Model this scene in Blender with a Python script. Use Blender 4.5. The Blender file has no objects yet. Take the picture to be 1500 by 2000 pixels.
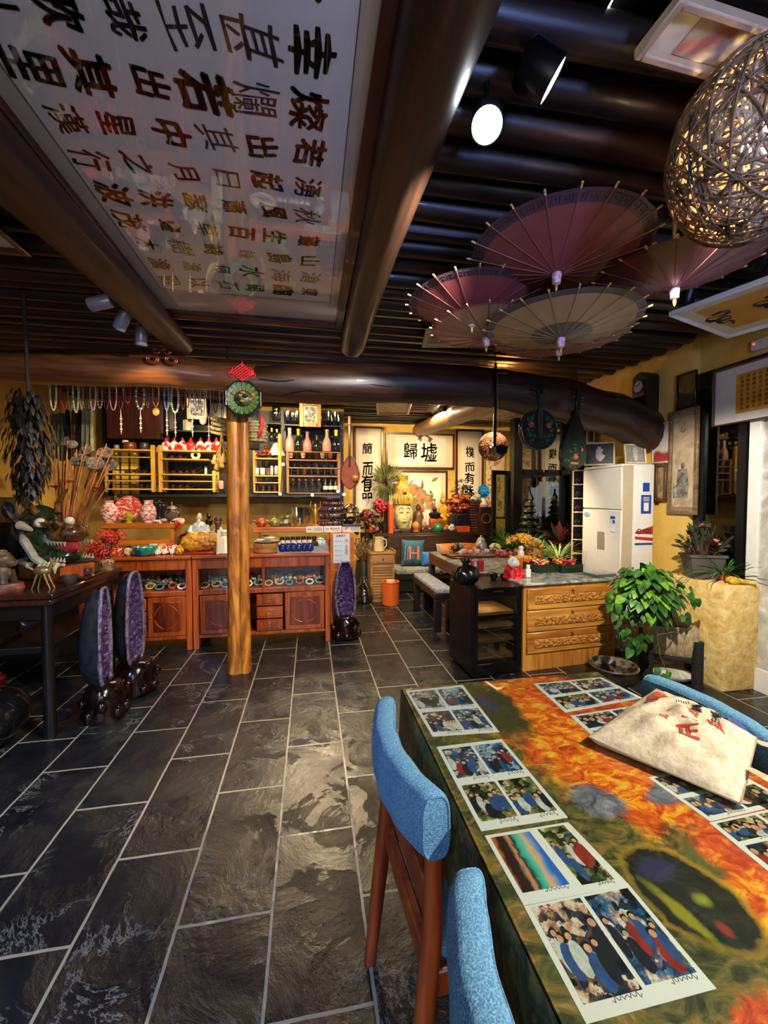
import bpy, bmesh, math, random
from mathutils import Vector as V, Matrix, Euler
SC = bpy.context.scene
COL = SC.collection
PI = math.pi
rnd = random.Random(11)

# ------------------------------------------------------------------ camera
H = 1.40
FPX = 800.0
YAW = math.atan(144 / 800.4)
PIT = math.atan(29 / 800.0)
cam = bpy.data.objects.new('camera', bpy.data.cameras.new('camera'))
COL.objects.link(cam)
cam.location = (0, 0, H)
cam.rotation_euler = (PI / 2 - PIT, 0, -YAW)
cam.data.sensor_fit = 'VERTICAL'
cam.data.sensor_height = 36
cam.data.sensor_width = 27
cam.data.lens = FPX / 2000 * 36
cam.data.clip_start = 0.05
SC.camera = cam
SC.view_settings.view_transform = 'Standard'
SC.view_settings.look = 'None'
SC.view_settings.gamma = 1
SC.view_settings.exposure = 0.35
w = bpy.data.worlds.new('night'); SC.world = w; w.use_nodes = True
w.node_tree.nodes['Background'].inputs[0].default_value = (0.02, 0.03, 0.06, 1)
w.node_tree.nodes['Background'].inputs[1].default_value = 0.3

WARM = (1, .74, .42); WARM2 = (1, .66, .32); NEUT = (1, .9, .74); COOL = (.42, .62, 1)
def lamp(kind, loc, power, col, to=None, ang=70, blend=.5, r=.05, size=(1, 1)):
    d = bpy.data.lights.new(kind.lower() + '_light', kind); d.energy = power; d.color = col
    o = bpy.data.objects.new(d.name, d); COL.objects.link(o); o.location = loc
    if kind == 'SPOT':
        d.spot_size = math.radians(ang); d.spot_blend = blend; d.shadow_soft_size = r
    elif kind == 'POINT':
        d.shadow_soft_size = r
    elif kind == 'AREA':
        d.shape = 'RECTANGLE'; d.size, d.size_y = size
    if to is not None:
        o.rotation_euler = (V(to) - V(loc)).to_track_quat('-Z', 'Y').to_euler()
    return o
# ceiling spot seen in the picture: lights the counters, post and floor
lamp('SPOT', (.62, 1.20, 2.46), 260, NEUT, (-.75, 3.9, .6), 88, .4, .035)
# track spot for the right corner (plant, conditioner, stone block)
lamp('SPOT', (1.42, 1.22, 2.42), 330, NEUT, (2.8, 2.72, .75), 66, .45, .025)
# spot over the dining table, behind and right of the photographer
lamp('SPOT', (1.75, -.1, 2.5), 300, NEUT, (.76, 1.0, .75), 70, .45, .025)
# cool light behind the photographer: lamp for left floor, added fills for the rest
lamp('SPOT', (-1.6, -.6, 2.5), 420, (.26, .45, 1), (-1.35, 1.2, 0), 78, .9, .2)
lamp('SPOT', (.95, -.9, 1.7), 120, (.24, .38, 1), (.95, 1.5, 2.7), 95, .8, .15)  # added blue light to tint ceiling and umbrellas, no lamp seen there
lamp('AREA', (-.6, -2.4, 1.3), 46, (.86, .9, 1), (-.6, 2, 1.9), size=(3.2, 1.4))  # added cool fill for the whole room, no such source known
# floor washed warm down the aisle, and the sheen from the bar lamps
lamp('SPOT', (.35, .1, 2.5), 50, NEUT, (.15, 1.5, 0), 70, .7, .04)
lamp('SPOT', (.14, 5.2, 2.5), 180, WARM, (.05, 2.2, 0), 34, .7, .10)
# track heads over the bar
lamp('SPOT', (-1.0, 2.75, 2.40), 90, WARM, (-1.5, 4.5, .85), 70, .5, .03)
lamp('SPOT', (-.1, 3.75, 2.55), 80, WARM, (-.15, 4.8, 1.0), 90, .5, .03)
lamp('SPOT', (-1.35, 4.3, 2.62), 110, WARM, (-1.5, 5.7, 1.6), 110, .5, .03)
lamp('SPOT', (-.2, 4.3, 2.62), 100, WARM, (-.2, 5.7, 1.6), 100, .5, .03)
lamp('SPOT', (-1.0, 1.5, 2.5), 40, WARM, (-1.9, 3.0, .9), 60, .6, .05)
# back room heads
lamp('SPOT', (1.5, 4.9, 2.62), 155, WARM, (1.1, 6.9, 1.7), 100, .6, .03)
lamp('SPOT', (2.3, 4.8, 2.62), 165, WARM, (2.5, 6.9, 1.6), 100, .6, .03)
lamp('SPOT', (1.95, 3.75, 2.6), 240, WARM, (1.95, 4.5, .7), 95, .5, .03)
lamp('SPOT', (.95, 4.0, 2.6), 120, WARM, (.9, 5.2, 0), 80, .6, .03)
lamp('AREA', (1.9, 5.6, 2.6), 45, WARM, (1.9, 5.6, 0), size=(.6, .6))
lamp('AREA', (-.7, 4.9, 2.6), 20, WARM, (-.7, 4.9, 0), size=(1.4, .3))  # added warm fill for the bar wall, not one of the heads

# ------------------------------------------------------------------ pixel rays (1500 x 2000 frame)
Fw = V((math.sin(YAW) * math.cos(PIT), math.cos(YAW) * math.cos(PIT), -math.sin(PIT)))
Rt = V((math.cos(YAW), -math.sin(YAW), 0)); Up = Rt.cross(Fw); CP = V((0, 0, H))
def ray(px, py): return Fw + Rt * ((px - 750) / FPX) - Up * ((py - 1000) / FPX)
def A(px, py, y): d = ray(px, py); return CP + d * (y / d.y)
def Zp(px, py, z): d = ray(px, py); return CP + d * ((z - H) / d.z)
def Xp(px, py, x): d = ray(px, py); return CP + d * (x / d.x)
def mpp(p): return (V(p) - CP).dot(Fw) / FPX      # metres per picture unit at a point

# ------------------------------------------------------------------ materials
def lin(c):
    if isinstance(c, str):
        c = [int(c[i:i + 2], 16) / 255 for i in (0, 2, 4)]
        c = [x / 12.92 if x <= .04045 else ((x + .055) / 1.055) ** 2.4 for x in c]
    return (c[0], c[1], c[2], 1)
MC = {}
def base(name):
    m = bpy.data.materials.new(name); m.use_nodes = True
    return m, m.node_tree.nodes, m.node_tree.links, m.node_tree.nodes['Principled BSDF']
def ramp(n, stops, interp='LINEAR'):
    r = n.new('ShaderNodeValToRGB'); r.color_ramp.interpolation = interp
    e = r.color_ramp.elements
    while len(e) < len(stops): e.new(.5)
    for i, (p, c) in enumerate(stops): e[i].position = p; e[i].color = lin(c)
    return r
def coords(n, l, scale=(1, 1, 1), rot=(0, 0, 0), kind='Object', rand=0):
    t = n.new('ShaderNodeTexCoord'); mp = n.new('ShaderNodeMapping')
    mp.inputs['Scale'].default_value = scale; mp.inputs['Rotation'].default_value = rot
    l.new(t.outputs[kind], mp.inputs['Vector'])
    if rand:
        oi = n.new('ShaderNodeObjectInfo'); mul = n.new('ShaderNodeMath'); mul.operation = 'MULTIPLY'
        mul.inputs[1].default_value = rand; l.new(oi.outputs['Random'], mul.inputs[0])
        l.new(mul.outputs[0], mp.inputs['Location'])
    return mp.outputs['Vector']
def noise(n, l, vec, scale, detail=4, rough=.55, dist=0):
    t = n.new('ShaderNodeTexNoise'); t.inputs['Scale'].default_value = scale
    t.inputs['Detail'].default_value = detail; t.inputs['Roughness'].default_value = rough
    t.inputs['Distortion'].default_value = dist; l.new(vec, t.inputs['Vector']); return t
def bump(n, l, b, fac, strength=.3, dist=.01):
    k = n.new('ShaderNodeBump'); k.inputs['Strength'].default_value = strength
    k.inputs['Distance'].default_value = dist; l.new(fac, k.inputs['Height']); l.new(k.outputs[0], b.inputs['Normal'])
def M(c, rough=.5, metal=0, var=.25, vs=14, bp=0, bs=40, name=None, spec=.5, coat=0):
    """plain colour with a slow mottle and optional bump"""
    key = (c, rough, metal, var, vs, bp, bs)
    if key in MC: return MC[key]
    m, n, l, b = base(name or 'mat_' + str(len(MC)))
    b.inputs['Roughness'].default_value = rough; b.inputs['Metallic'].default_value = metal
    b.inputs['Specular IOR Level'].default_value = spec; b.inputs['Coat Weight'].default_value = coat
    col = lin(c); vec = coords(n, l)
    if var:
        t = noise(n, l, vec, vs, 3)
        lo = [x * (1 - var) for x in col[:3]]; hi = [min(1, x * (1 + var)) for x in col[:3]]
        r = ramp(n, [(.3, lo), (.7, hi)]); l.new(t.outputs[0], r.inputs[0]); l.new(r.outputs[0], b.inputs['Base Color'])
    else: b.inputs['Base Color'].default_value = col
    if bp:
        t2 = noise(n, l, vec, bs, 5); bump(n, l, b, t2.outputs[0], bp)
    MC[key] = m; return m
def wood(c1, c2, axis=2, scale=6, rough=.4, ring=10, bp=.15, coat=.1, stretch=.08):
    key = ('w', c1, c2, axis, scale, rough, ring, stretch)
    if key in MC: return MC[key]
    m, n, l, b = base('wood_' + str(len(MC)))
    s = [1, 1, 1]; s[axis] = stretch
    vec = coords(n, l, s, rand=7)
    t = noise(n, l, vec, scale, 5, .6, 1.2); t2 = noise(n, l, vec, scale * ring, 3, .5)
    mx = n.new('ShaderNodeMath'); mx.operation = 'MULTIPLY_ADD'; mx.inputs[1].default_value = .4
    l.new(t2.outputs[0], mx.inputs[0]);
    ml = n.new('ShaderNodeMath'); ml.operation = 'MULTIPLY'; ml.inputs[1].default_value = .6
    l.new(t.outputs[0], ml.inputs[0]); l.new(ml.outputs[0], mx.inputs[2])
    r = ramp(n, [(.36, c1), (.62, c2)]); l.new(mx.outputs[0], r.inputs[0]); l.new(r.outputs[0], b.inputs['Base Color'])
    b.inputs['Roughness'].default_value = rough; b.inputs['Coat Weight'].default_value = coat
    bump(n, l, b, mx.outputs[0], bp, .006)
    MC[key] = m; return m
def splat(name, stops, scale=4, dist=1.5, detail=4, rough=.5, rand=0, bp=0, kind='Object', interp='LINEAR', sc=(1, 1, 1)):
    """many-coloured mottle (paintings, prints, stones)"""
    if name in MC: return MC[name]
    m, n, l, b = base(name)
    vec = coords(n, l, sc, kind=kind, rand=rand)
    t = noise(n, l, vec, scale, detail, .6, dist)
    r = ramp(n, stops, interp); l.new(t.outputs[0], r.inputs[0]); l.new(r.outputs[0], b.inputs['Base Color'])
    b.inputs['Roughness'].default_value = rough
    if bp: bump(n, l, b, t.outputs[0], bp)
    MC[name] = m; return m
def emit(c, s):
    key = ('e', c, s)
    if key in MC: return MC[key]
    m, n, l, b = base('glow_' + str(len(MC)))
    b.inputs['Base Color'].default_value = lin(c); b.inputs['Emission Color'].default_value = lin(c); b.inputs['Emission Strength'].default_value = s
    MC[key] = m; return m
def glass(tint='FFFFFF', gl=.12, rough=.02, name='pane'):
    key = ('g', tint, gl, rough)
    if key in MC: return MC[key]
    m, n, l, b = base(name + str(len(MC)))
    tr = n.new('ShaderNodeBsdfTransparent'); tr.inputs[0].default_value = lin(tint)
    g = n.new('ShaderNodeBsdfGlossy'); g.inputs['Roughness'].default_value = rough
    fr = n.new('ShaderNodeLayerWeight'); fr.inputs[0].default_value = .5
    pw_ = n.new('ShaderNodeMath'); pw_.operation = 'POWER'; pw_.inputs[1].default_value = 4; l.new(fr.outputs['Facing'], pw_.inputs[0])
    ad = n.new('ShaderNodeMath'); ad.operation = 'MULTIPLY_ADD'; ad.inputs[1].default_value = .8; ad.inputs[2].default_value = gl; ad.use_clamp = True
    l.new(pw_.outputs[0], ad.inputs[0])
    mx = n.new('ShaderNodeMixShader'); l.new(ad.outputs[0], mx.inputs[0]); l.new(tr.outputs[0], mx.inputs[1]); l.new(g.outputs[0], mx.inputs[2])
    l.new(mx.outputs[0], n['Material Output'].inputs['Surface'])
    MC[key] = m; return m

# ------------------------------------------------------------------ mesh builder
FONT = {}
def glyph(ch, bold=0):
    if (ch, bold) not in FONT:
        c = bpy.data.curves.new('t', 'FONT'); c.body = ch; c.resolution_u = 3; c.offset = bold
        o = bpy.data.objects.new('t', c); COL.objects.link(o)
        me = bpy.data.meshes.new_from_object(o.evaluated_get(bpy.context.evaluated_depsgraph_get()))
        vs = [v.co.copy() for v in me.vertices]; fs = [tuple(p.vertices) for p in me.polygons]
        if vs and ch.strip():
            cx = (min(v.x for v in vs) + max(v.x for v in vs)) / 2; cy = (min(v.y for v in vs) + max(v.y for v in vs)) / 2
            if ord(ch[0]) > 0x2000 and len(ch) == 1: vs = [V((v.x - cx, v.y - cy, 0)) for v in vs]
            else: vs = [V((v.x - cx, v.y - .35, 0)) for v in vs]
        bpy.data.objects.remove(o); bpy.data.curves.remove(c); bpy.data.meshes.remove(me)
        FONT[(ch, bold)] = (vs, fs)
    return FONT[(ch, bold)]
def frame_of(d):
    d = V(d).normalized(); a = V((0, 0, 1)) if abs(d.z) < .9 else V((1, 0, 0))
    x = d.cross(a).normalized(); return x, d.cross(x).normalized(), d
class MB:
    def __init__(s): s.v = []; s.f = []; s.m = []; s.i = 0
    def mat(s, i): s.i = i; return s
    def add(s, vs, fs):
        o = len(s.v); s.v += [V(a) for a in vs]; s.f += [tuple(i + o for i in f) for f in fs]; s.m += [s.i] * len(fs); return s
    def box(s, x0, y0, z0, x1, y1, z1, b=0):
        x0, x1 = min(x0, x1), max(x0, x1); y0, y1 = min(y0, y1), max(y0, y1); z0, z1 = min(z0, z1), max(z0, z1)
        if b <= 0:
            return s.add([(x0, y0, z0), (x1, y0, z0), (x1, y1, z0), (x0, y1, z0), (x0, y0, z1), (x1, y0, z1), (x1, y1, z1), (x0, y1, z1)],
                         [(0, 3, 2, 1), (4, 5, 6, 7), (0, 1, 5, 4), (1, 2, 6, 5), (2, 3, 7, 6), (3, 0, 4, 7)])
        b = min(b, (x1 - x0) * .49, (y1 - y0) * .49, (z1 - z0) * .49)
        bm = bmesh.new(); bmesh.ops.create_cube(bm, size=1)
        for v in bm.verts: v.co = V(((x0 + x1) / 2 + v.co.x * (x1 - x0), (y0 + y1) / 2 + v.co.y * (y1 - y0), (z0 + z1) / 2 + v.co.z * (z1 - z0)))
        bmesh.ops.bevel(bm, geom=bm.edges[:], offset=b, segments=2 if b > .008 else 1, affect='EDGES', profile=.5)
        bm.verts.index_update()
        s.add([v.co.copy() for v in bm.verts], [tuple(v.index for v in f.verts) for f in bm.faces]); bm.free(); return s
    def tube(s, pts, r, n=8, closed=False, cap=True):
        pts = [V(p) for p in pts]; k = len(pts); rs = r if isinstance(r, (list, tuple)) else [r] * k
        o = []; prev = None
        for i, p in enumerate(pts):
            if closed: d = pts[(i + 1) % k] - pts[i - 1]
            else: d = pts[min(i + 1, k - 1)] - pts[max(i - 1, 0)]
            if d.length < 1e-9: d = V((0, 0, 1))
            d.normalize()
            if prev is None: x, y, _ = frame_of(d)
            else:
                x = prev - d * prev.dot(d)
                if x.length < 1e-6: x = frame_of(d)[0]
                x.normalize(); y = d.cross(x)
            prev = x
            o += [p + (x * math.cos(2 * PI * j / n) + y * math.sin(2 * PI * j / n)) * rs[i] for j in range(n)]
        fs = []
        for i in range(k if closed else k - 1):
            a = i * n; c = ((i + 1) % k) * n
            fs += [(a + j, a + (j + 1) % n, c + (j + 1) % n, c + j) for j in range(n)]
        if cap and not closed: fs += [tuple(range(n - 1, -1, -1)), tuple(range((k - 1) * n, k * n))]
        return s.add(o, fs)
    def cyl(s, p, q, r0, r1=None, n=14): return s.tube([p, q], [r0, r0 if r1 is None else r1], n)
    def lathe(s, prof, c=(0, 0, 0), n=20, sx=1, sy=1):
        c = V(c); o = []
        for r, z in prof: o += [c + V((r * sx * math.cos(2 * PI * j / n), r * sy * math.sin(2 * PI * j / n), z)) for j in range(n)]
        fs = []
        for i in range(len(prof) - 1):
            a = i * n; b = a + n; fs += [(a + j, a + (j + 1) % n, b + (j + 1) % n, b + j) for j in range(n)]
        if prof[0][0] > 1e-5: fs.append(tuple(range(n - 1, -1, -1)))
        if prof[-1][0] > 1e-5: fs.append(tuple(range((len(prof) - 1) * n, len(prof) * n)))
        return s.add(o, fs)
    def ball(s, c, r, n=12, m=8, wob=0):
        r = r if isinstance(r, (tuple, list)) else (r, r, r); o = []; c = V(c)
        for i in range(m + 1):
            t = PI * i / m
            for j in range(n):
                a = 2 * PI * j / n; k = 1 + (rnd.uniform(-wob, wob) if wob else 0)
                o.append(c + V((r[0] * math.sin(t) * math.cos(a) * k, r[1] * math.sin(t) * math.sin(a) * k, r[2] * math.cos(t) * k)))
        fs = [(i * n + j, (i + 1) * n + j, (i + 1) * n + (j + 1) % n, i * n + (j + 1) % n) for i in range(m) for j in range(n)]
        return s.add(o, fs)
    def prism(s, poly, t0, t1, ax='z'):
        """polygon (a,b) extruded from t0 to t1; ax z: (x,y)+z  y: (x,z)+y  x: (y,z)+x"""
        mk = {'z': lambda a, b, t: (a, b, t), 'y': lambda a, b, t: (a, t, b), 'x': lambda a, b, t: (t, a, b)}[ax]
        k = len(poly); o = [mk(a, b, t0) for a, b in poly] + [mk(a, b, t1) for a, b in poly]
        return s.add(o, [tuple(range(k - 1, -1, -1)), tuple(range(k, 2 * k))] + [(j, (j + 1) % k, k + (j + 1) % k, k + j) for j in range(k)])
    def torus(s, c, R_, r, ax='z', n=20, k=8):
        c = V(c); P = []
        for i in range(n):
            a = 2 * PI * i / n; p = (R_ * math.cos(a), R_ * math.sin(a))
            P.append(c + V({'z': (p[0], p[1], 0), 'y': (p[0], 0, p[1]), 'x': (0, p[0], p[1])}[ax]))
        return s.tube(P, r, k, True)
    def grid(s, fn, nu, nv):
        o = [V(fn(i / nu, j / nv)) for j in range(nv + 1) for i in range(nu + 1)]
        return s.add(o, [(j * (nu + 1) + i, j * (nu + 1) + i + 1, (j + 1) * (nu + 1) + i + 1, (j + 1) * (nu + 1) + i) for j in range(nv) for i in range(nu)])
    def leaf(s, p, d, nrm, L, W, heart=False, droop=.2):
        p = V(p); d = V(d).normalized(); nrm = V(nrm); x = d.cross(nrm)
        if x.length < 1e-4: x = frame_of(d)[0]
        x.normalize(); nn = x.cross(d).normalized()
        if heart: pr = [(0, -.0), (.3, -.08), (.5, .1), (.46, .42), (.25, .75), (0, 1)]
        else: pr = [(0, 0), (.3, .2), (.5, .45), (.35, .75), (0, 1)]
        mid = []; lf = []; rg = []
        for wx, t in pr:
            base_ = p + d * (t * L) - nn * (droop * t * t * L)
            mid.append(p + d * (max(t, 0) * L) - nn * (droop * t * t * L + .0))
            lf.append(base_ + x * (wx * W) + nn * (.12 * wx * W)); rg.append(base_ - x * (wx * W) + nn * (.12 * wx * W))
        k = len(pr); o = mid + lf + rg; fs = []
        for i in range(k - 1):
            fs.append((i, k + i, k + i + 1, i + 1)); fs.append((i, i + 1, 2 * k + i + 1, 2 * k + i))
        return s.add(o, fs)
    def text(s, ch, mtx, bold=0, warp=0, thick=0):
        vs, fs = glyph(ch)
        if not vs: return s
        a, b = rnd.uniform(0, 6), rnd.uniform(0, 6)
        for dx, dy in (((0, 0),) if bold < .008 else ((-bold, -bold * .5), (bold, bold * .4), (-bold * .4, bold), (bold * .5, -bold))):
            o = []
            for v in vs:
                x = v.x + warp * math.sin(3 * v.y + a) + dx; y = v.y + warp * math.sin(3 * v.x + b) + warp * .3 * math.sin(9 * v.x + a) + dy; o.append(mtx @ V((x, y, 0)))
            s.add(o, fs)
        return s
    def xf(s, mtx, start=0):
        for i in range(start, len(s.v)): s.v[i] = mtx @ s.v[i]
        return s
    def build(s, name, mats, parent=None, loc=None, rot=None, smooth=True, ang=.7, kind=None, fix=True):
        me = bpy.data.meshes.new(name); me.from_pydata(s.v, [], s.f)
        for m in (mats if isinstance(mats, (list, tuple)) else [mats]): me.materials.append(m)
        me.polygons.foreach_set('material_index', s.m)
        if fix:
            bm = bmesh.new(); bm.from_mesh(me); bmesh.ops.recalc_face_normals(bm, faces=bm.faces[:]); bm.to_mesh(me); bm.free()
        if smooth:
            me.polygons.foreach_set('use_smooth', [True] * len(me.polygons))
            try: me.set_sharp_from_angle(angle=ang)
            except Exception: pass
        me.update()
        o = bpy.data.objects.new(name, me); COL.objects.link(o)
        if parent is not None: o.parent = parent
        if loc is not None: o.location = loc
        if rot is not None: o.rotation_euler = rot
        if kind: o['kind'] = kind
        return o
def tag(o, label, cat, group=None, kind=None):
    o['label'] = label; o['category'] = cat
    if group: o['group'] = group
    if kind: o['kind'] = kind
    return o
def T(name, label, cat, loc=(0, 0, 0), rot=0, group=None):
    o = bpy.data.objects.new(name, None); COL.objects.link(o); o.location = loc
    o.rotation_euler = rot if isinstance(rot, (tuple, list, Euler)) else (0, 0, rot)
    o.empty_display_size = .05
    return tag(o, label, cat, group)
def one(mb, name, mats, label, cat, loc=(0, 0, 0), rot=0, group=None, **k):
    o = mb.build(name, mats, loc=loc, rot=rot if isinstance(rot, (tuple, list)) else (0, 0, rot), **k)
    return tag(o, label, cat, group)
def dup(root, loc, rot=None, label=None, sc=1):
    r = root.copy(); COL.objects.link(r); r.location = loc
    if rot is not None: r.rotation_euler = rot if isinstance(rot, (tuple, list)) else (0, 0, rot)
    if sc != 1: r.scale = [root.scale[0] * sc] * 3
    if label: r['label'] = label
    for ch in list(root.children):
        c = ch.copy(); COL.objects.link(c); c.parent = r
        for g in list(ch.children):
            d = g.copy(); COL.objects.link(d); d.parent = c
    return r
def struct(mb, name, m, **k):
    o = mb.build(name, m, **k); o['kind'] = 'structure'; return o
ORD = ['leftmost', 'second from the left', 'third from the left', 'fourth from the left', 'fifth from the left', 'sixth from the left', 'seventh from the left', 'eighth from the left', 'ninth from the left', 'tenth from the left', 'eleventh from the left', 'twelfth from the left', 'thirteenth from the left', 'fourteenth from the left', 'fifteenth from the left', 'sixteenth from the left']
WALL_B = (PI / 2, 0, 0); WALL_R = (PI / 2, 0, -PI / 2); WALL_L = (PI / 2, 0, PI / 2)
def framed(name, label, cat, c, w, h, rot, bar=.03, dep=.03, fm=None, mm=None, iw=None, ih=None, art=None, group=None, pane=False):
    """framed picture: local x right, y up, z out of the wall; c is the centre of the back"""
    t = T(name, label, cat, c, rot, group); a, b = w / 2, h / 2
    f = MB()
    f.box(-a, -b, 0, -a + bar, b, dep, .004); f.box(a - bar, -b, 0, a, b, dep, .004)
    f.box(-a + bar, -b, 0, a - bar, -b + bar, dep, .004); f.box(-a + bar, b - bar, 0, a - bar, b, dep, .004)
    f.build('frame', fm, t)
    MB().box(-a + bar, -b + bar, .002, a - bar, b - bar, .008).build('mount', mm, t)
    if art is not None: MB().box(-iw / 2, -ih / 2, .0085, iw / 2, ih / 2, .011).build('artwork', art, t)
    if pane: MB().box(-a + bar, -b + bar, dep - .008, a - bar, b - bar, dep - .005).build('glass_pane', glass('FFFFFF', pane), t)
    return t
# ================================================================== ROOM SHELL
def slate_mat():
    m, n, l, b = base('slate_tiles')
    t = n.new('ShaderNodeTexCoord'); sp = n.new('ShaderNodeSeparateXYZ'); l.new(t.outputs['Object'], sp.inputs[0])
    cb = n.new('ShaderNodeCombineXYZ')
    def addc(sock, k):
        a = n.new('ShaderNodeMath'); a.operation = 'ADD'; a.inputs[1].default_value = k; l.new(sock, a.inputs[0]); return a.outputs[0]
    l.new(addc(sp.outputs['Y'], .1585 + 6.17), cb.inputs[0]); l.new(addc(sp.outputs['X'], .435 + .3033 * 20), cb.inputs[1])
    br = n.new('ShaderNodeTexBrick'); br.offset = .5; br.inputs['Scale'].default_value = 1
    br.inputs['Brick Width'].default_value = .617; br.inputs['Row Height'].default_value = .3033
    br.inputs['Mortar Size'].default_value = .0055; br.inputs['Mortar Smooth'].default_value = .15
    br.inputs['Color1'].default_value = (0, 0, 0, 1); br.inputs['Color2'].default_value = (1, 1, 1, 1); br.inputs['Bias'].default_value = 0
    wob = noise(n, l, cb.outputs[0], 9, 2); wm = n.new('ShaderNodeVectorMath'); wm.operation = 'SCALE'; wm.inputs['Scale'].default_value = .006
    l.new(wob.outputs[1], wm.inputs[0]); wa = n.new('ShaderNodeVectorMath'); l.new(cb.outputs[0], wa.inputs[0]); l.new(wm.outputs[0], wa.inputs[1])
    l.new(wa.outputs[0], br.inputs['Vector'])
    # per tile offset so that the cleft pattern breaks at the joints
    off = n.new('ShaderNodeVectorMath'); off.operation = 'MULTIPLY_ADD'; off.inputs[1].default_value = (9, 5, 3)
    l.new(br.outputs['Color'], off.inputs[0]); l.new(t.outputs['Object'], off.inputs[2])
    n1 = noise(n, l, off.outputs[0], 4, 9, .66, .5)
    rg = n.new('ShaderNodeMath'); rg.operation = 'PINGPONG'; rg.inputs[1].default_value = .16; l.new(n1.outputs[0], rg.inputs[0])
    n2 = noise(n, l, off.outputs[0], 3.2, 6, .62, .8)
    col = ramp(n, [(.3, '0d0e11'), (.5, '16171a'), (.62, '211f1c'), (.75, '2a2b2d')]); l.new(n2.outputs[0], col.inputs[0])
    n3 = noise(n, l, off.outputs[0], 4, 7, .7, .6)
    sc = ramp(n, [(.485, (0, 0, 0)), (.5, (1, 1, 1)), (.515, (0, 0, 0))]); l.new(n3.outputs[0], sc.inputs[0])
    n4 = noise(n, l, off.outputs[0], 2.5, 2); g4 = ramp(n, [(.5, (0, 0, 0)), (.62, (1, 1, 1))]); l.new(n4.outputs[0], g4.inputs[0])
    mm = n.new('ShaderNodeMath'); mm.operation = 'MULTIPLY'; l.new(sc.outputs[0], mm.inputs[0]); l.new(g4.outputs[0], mm.inputs[1])
    mm2 = n.new('ShaderNodeMath'); mm2.operation = 'MULTIPLY'; mm2.inputs[1].default_value = .45; l.new(mm.outputs[0], mm2.inputs[0])
    mx0 = n.new('ShaderNodeMixRGB'); l.new(mm2.outputs[0], mx0.inputs[0]); l.new(col.outputs[0], mx0.inputs[1]); mx0.inputs[2].default_value = lin('8f8d85')
    mx = n.new('ShaderNodeMixRGB'); l.new(br.outputs['Fac'], mx.inputs[0]); l.new(mx0.outputs[0], mx.inputs[1]); mx.inputs[2].default_value = lin('8f8670')
    l.new(mx.outputs[0], b.inputs['Base Color'])
    rr = ramp(n, [(.3, (.2,) * 3), (.7, (.4,) * 3)]); l.new(n2.outputs[0], rr.inputs[0])
    l.new(rr.outputs[0], b.inputs['Roughness'])
    hb = n.new('ShaderNodeMath'); hb.operation = 'MULTIPLY_ADD'; hb.inputs[1].default_value = 1.8; l.new(rg.outputs[0], hb.inputs[0]); l.new(n1.outputs[0], hb.inputs[2])
    h2 = n.new('ShaderNodeMath'); h2.operation = 'SUBTRACT'; l.new(hb.outputs[0], h2.inputs[0]); l.new(br.outputs['Fac'], h2.inputs[1])
    bump(n, l, b, h2.outputs[0], .55, .016)
    return m
XL, XR, YB = -2.95, 3.12, 7.0
struct(MB().box(XL - .1, -2.6, -.1, 4.2, 7.2, 0), 'floor', slate_mat())
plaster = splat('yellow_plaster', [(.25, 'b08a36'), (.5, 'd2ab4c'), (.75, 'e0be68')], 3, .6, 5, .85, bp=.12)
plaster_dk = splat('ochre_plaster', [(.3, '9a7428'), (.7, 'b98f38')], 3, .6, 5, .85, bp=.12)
dkwood = wood('130a06', '2b1710', 0, 5, .45, 8, .25)
struct(MB().box(XL - .1, -2.6, 2.78, 4.2, 7.2, 2.9), 'ceiling', M('1b1416', .5, 0, .3, 8, .15, 30))
struct(MB().box(XL - .1, 7.0, 0, 4.2, 7.1, 2.78), 'wall_back', plaster)
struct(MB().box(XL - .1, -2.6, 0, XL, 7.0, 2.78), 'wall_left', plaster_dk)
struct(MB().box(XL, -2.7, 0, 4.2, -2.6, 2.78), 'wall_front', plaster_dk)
# right wall: plain stretch, jog, glazed back stretch
mb = MB(); mb.box(3.12, 2.93, 0, 3.3, 4.25, 2.78); mb.box(3.12, 4.25, 0, 3.72, 4.33, 2.78)
struct(mb, 'wall_right', plaster)
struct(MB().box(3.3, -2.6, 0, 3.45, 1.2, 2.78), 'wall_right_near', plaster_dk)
struct(MB().box(3.2, 1.2, 2.42, 3.45, 2.93, 2.78).box(3.2, 2.62, 0, 3.45, 2.93, .7), 'wall_right_over_door', plaster)
struct(MB().box(3.17, 1.2, 2.28, 3.25, 2.93, 2.42, .01), 'trim_1', M('17120f', .5))
struct(MB().box(4.0, -2.6, 0, 4.1, 7, 2.78), 'wall_outside', M('0d1114', .9))
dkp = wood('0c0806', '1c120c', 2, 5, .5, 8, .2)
struct(MB().box(XL, 1.2, 0, XL + .03, 4.02, 1.25, .004).box(XL + .03, 4.0, 0, -2.03, 4.03, .95, .004), 'trim_shade_panel', dkp)  # added dark panels stand in for the shade around the side table
# low rubble block under the window
stone_y = splat('rough_yellow_stone', [(.3, 'b9924c'), (.5, 'd9b970'), (.7, 'e6d094')], 16, .3, 9, .9, bp=1)
struct(MB().box(2.9, 2.41, 0, 3.22, 2.80, .765, .012).box(2.90, 2.80, 0, 3.12, 2.93, .765, .004), 'wall_low_block', stone_y)
blk = M('101012', .35, 0, 0)
# window over the block
mb = MB(); mb.box(3.17, 2.52, .765, 3.25, 2.58, 2.28); mb.box(3.17, 2.87, .765, 3.25, 2.93, 2.28); mb.box(3.17, 2.58, .765, 3.25, 2.87, .81); mb.box(3.17, 2.58, 2.1, 3.25, 2.87, 2.28)
wn = struct(mb, 'window_1', blk)
MB().box(3.2, 2.58, .81, 3.206, 2.87, 2.1).build('window_pane', glass('90a0a0', .1), wn)
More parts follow.
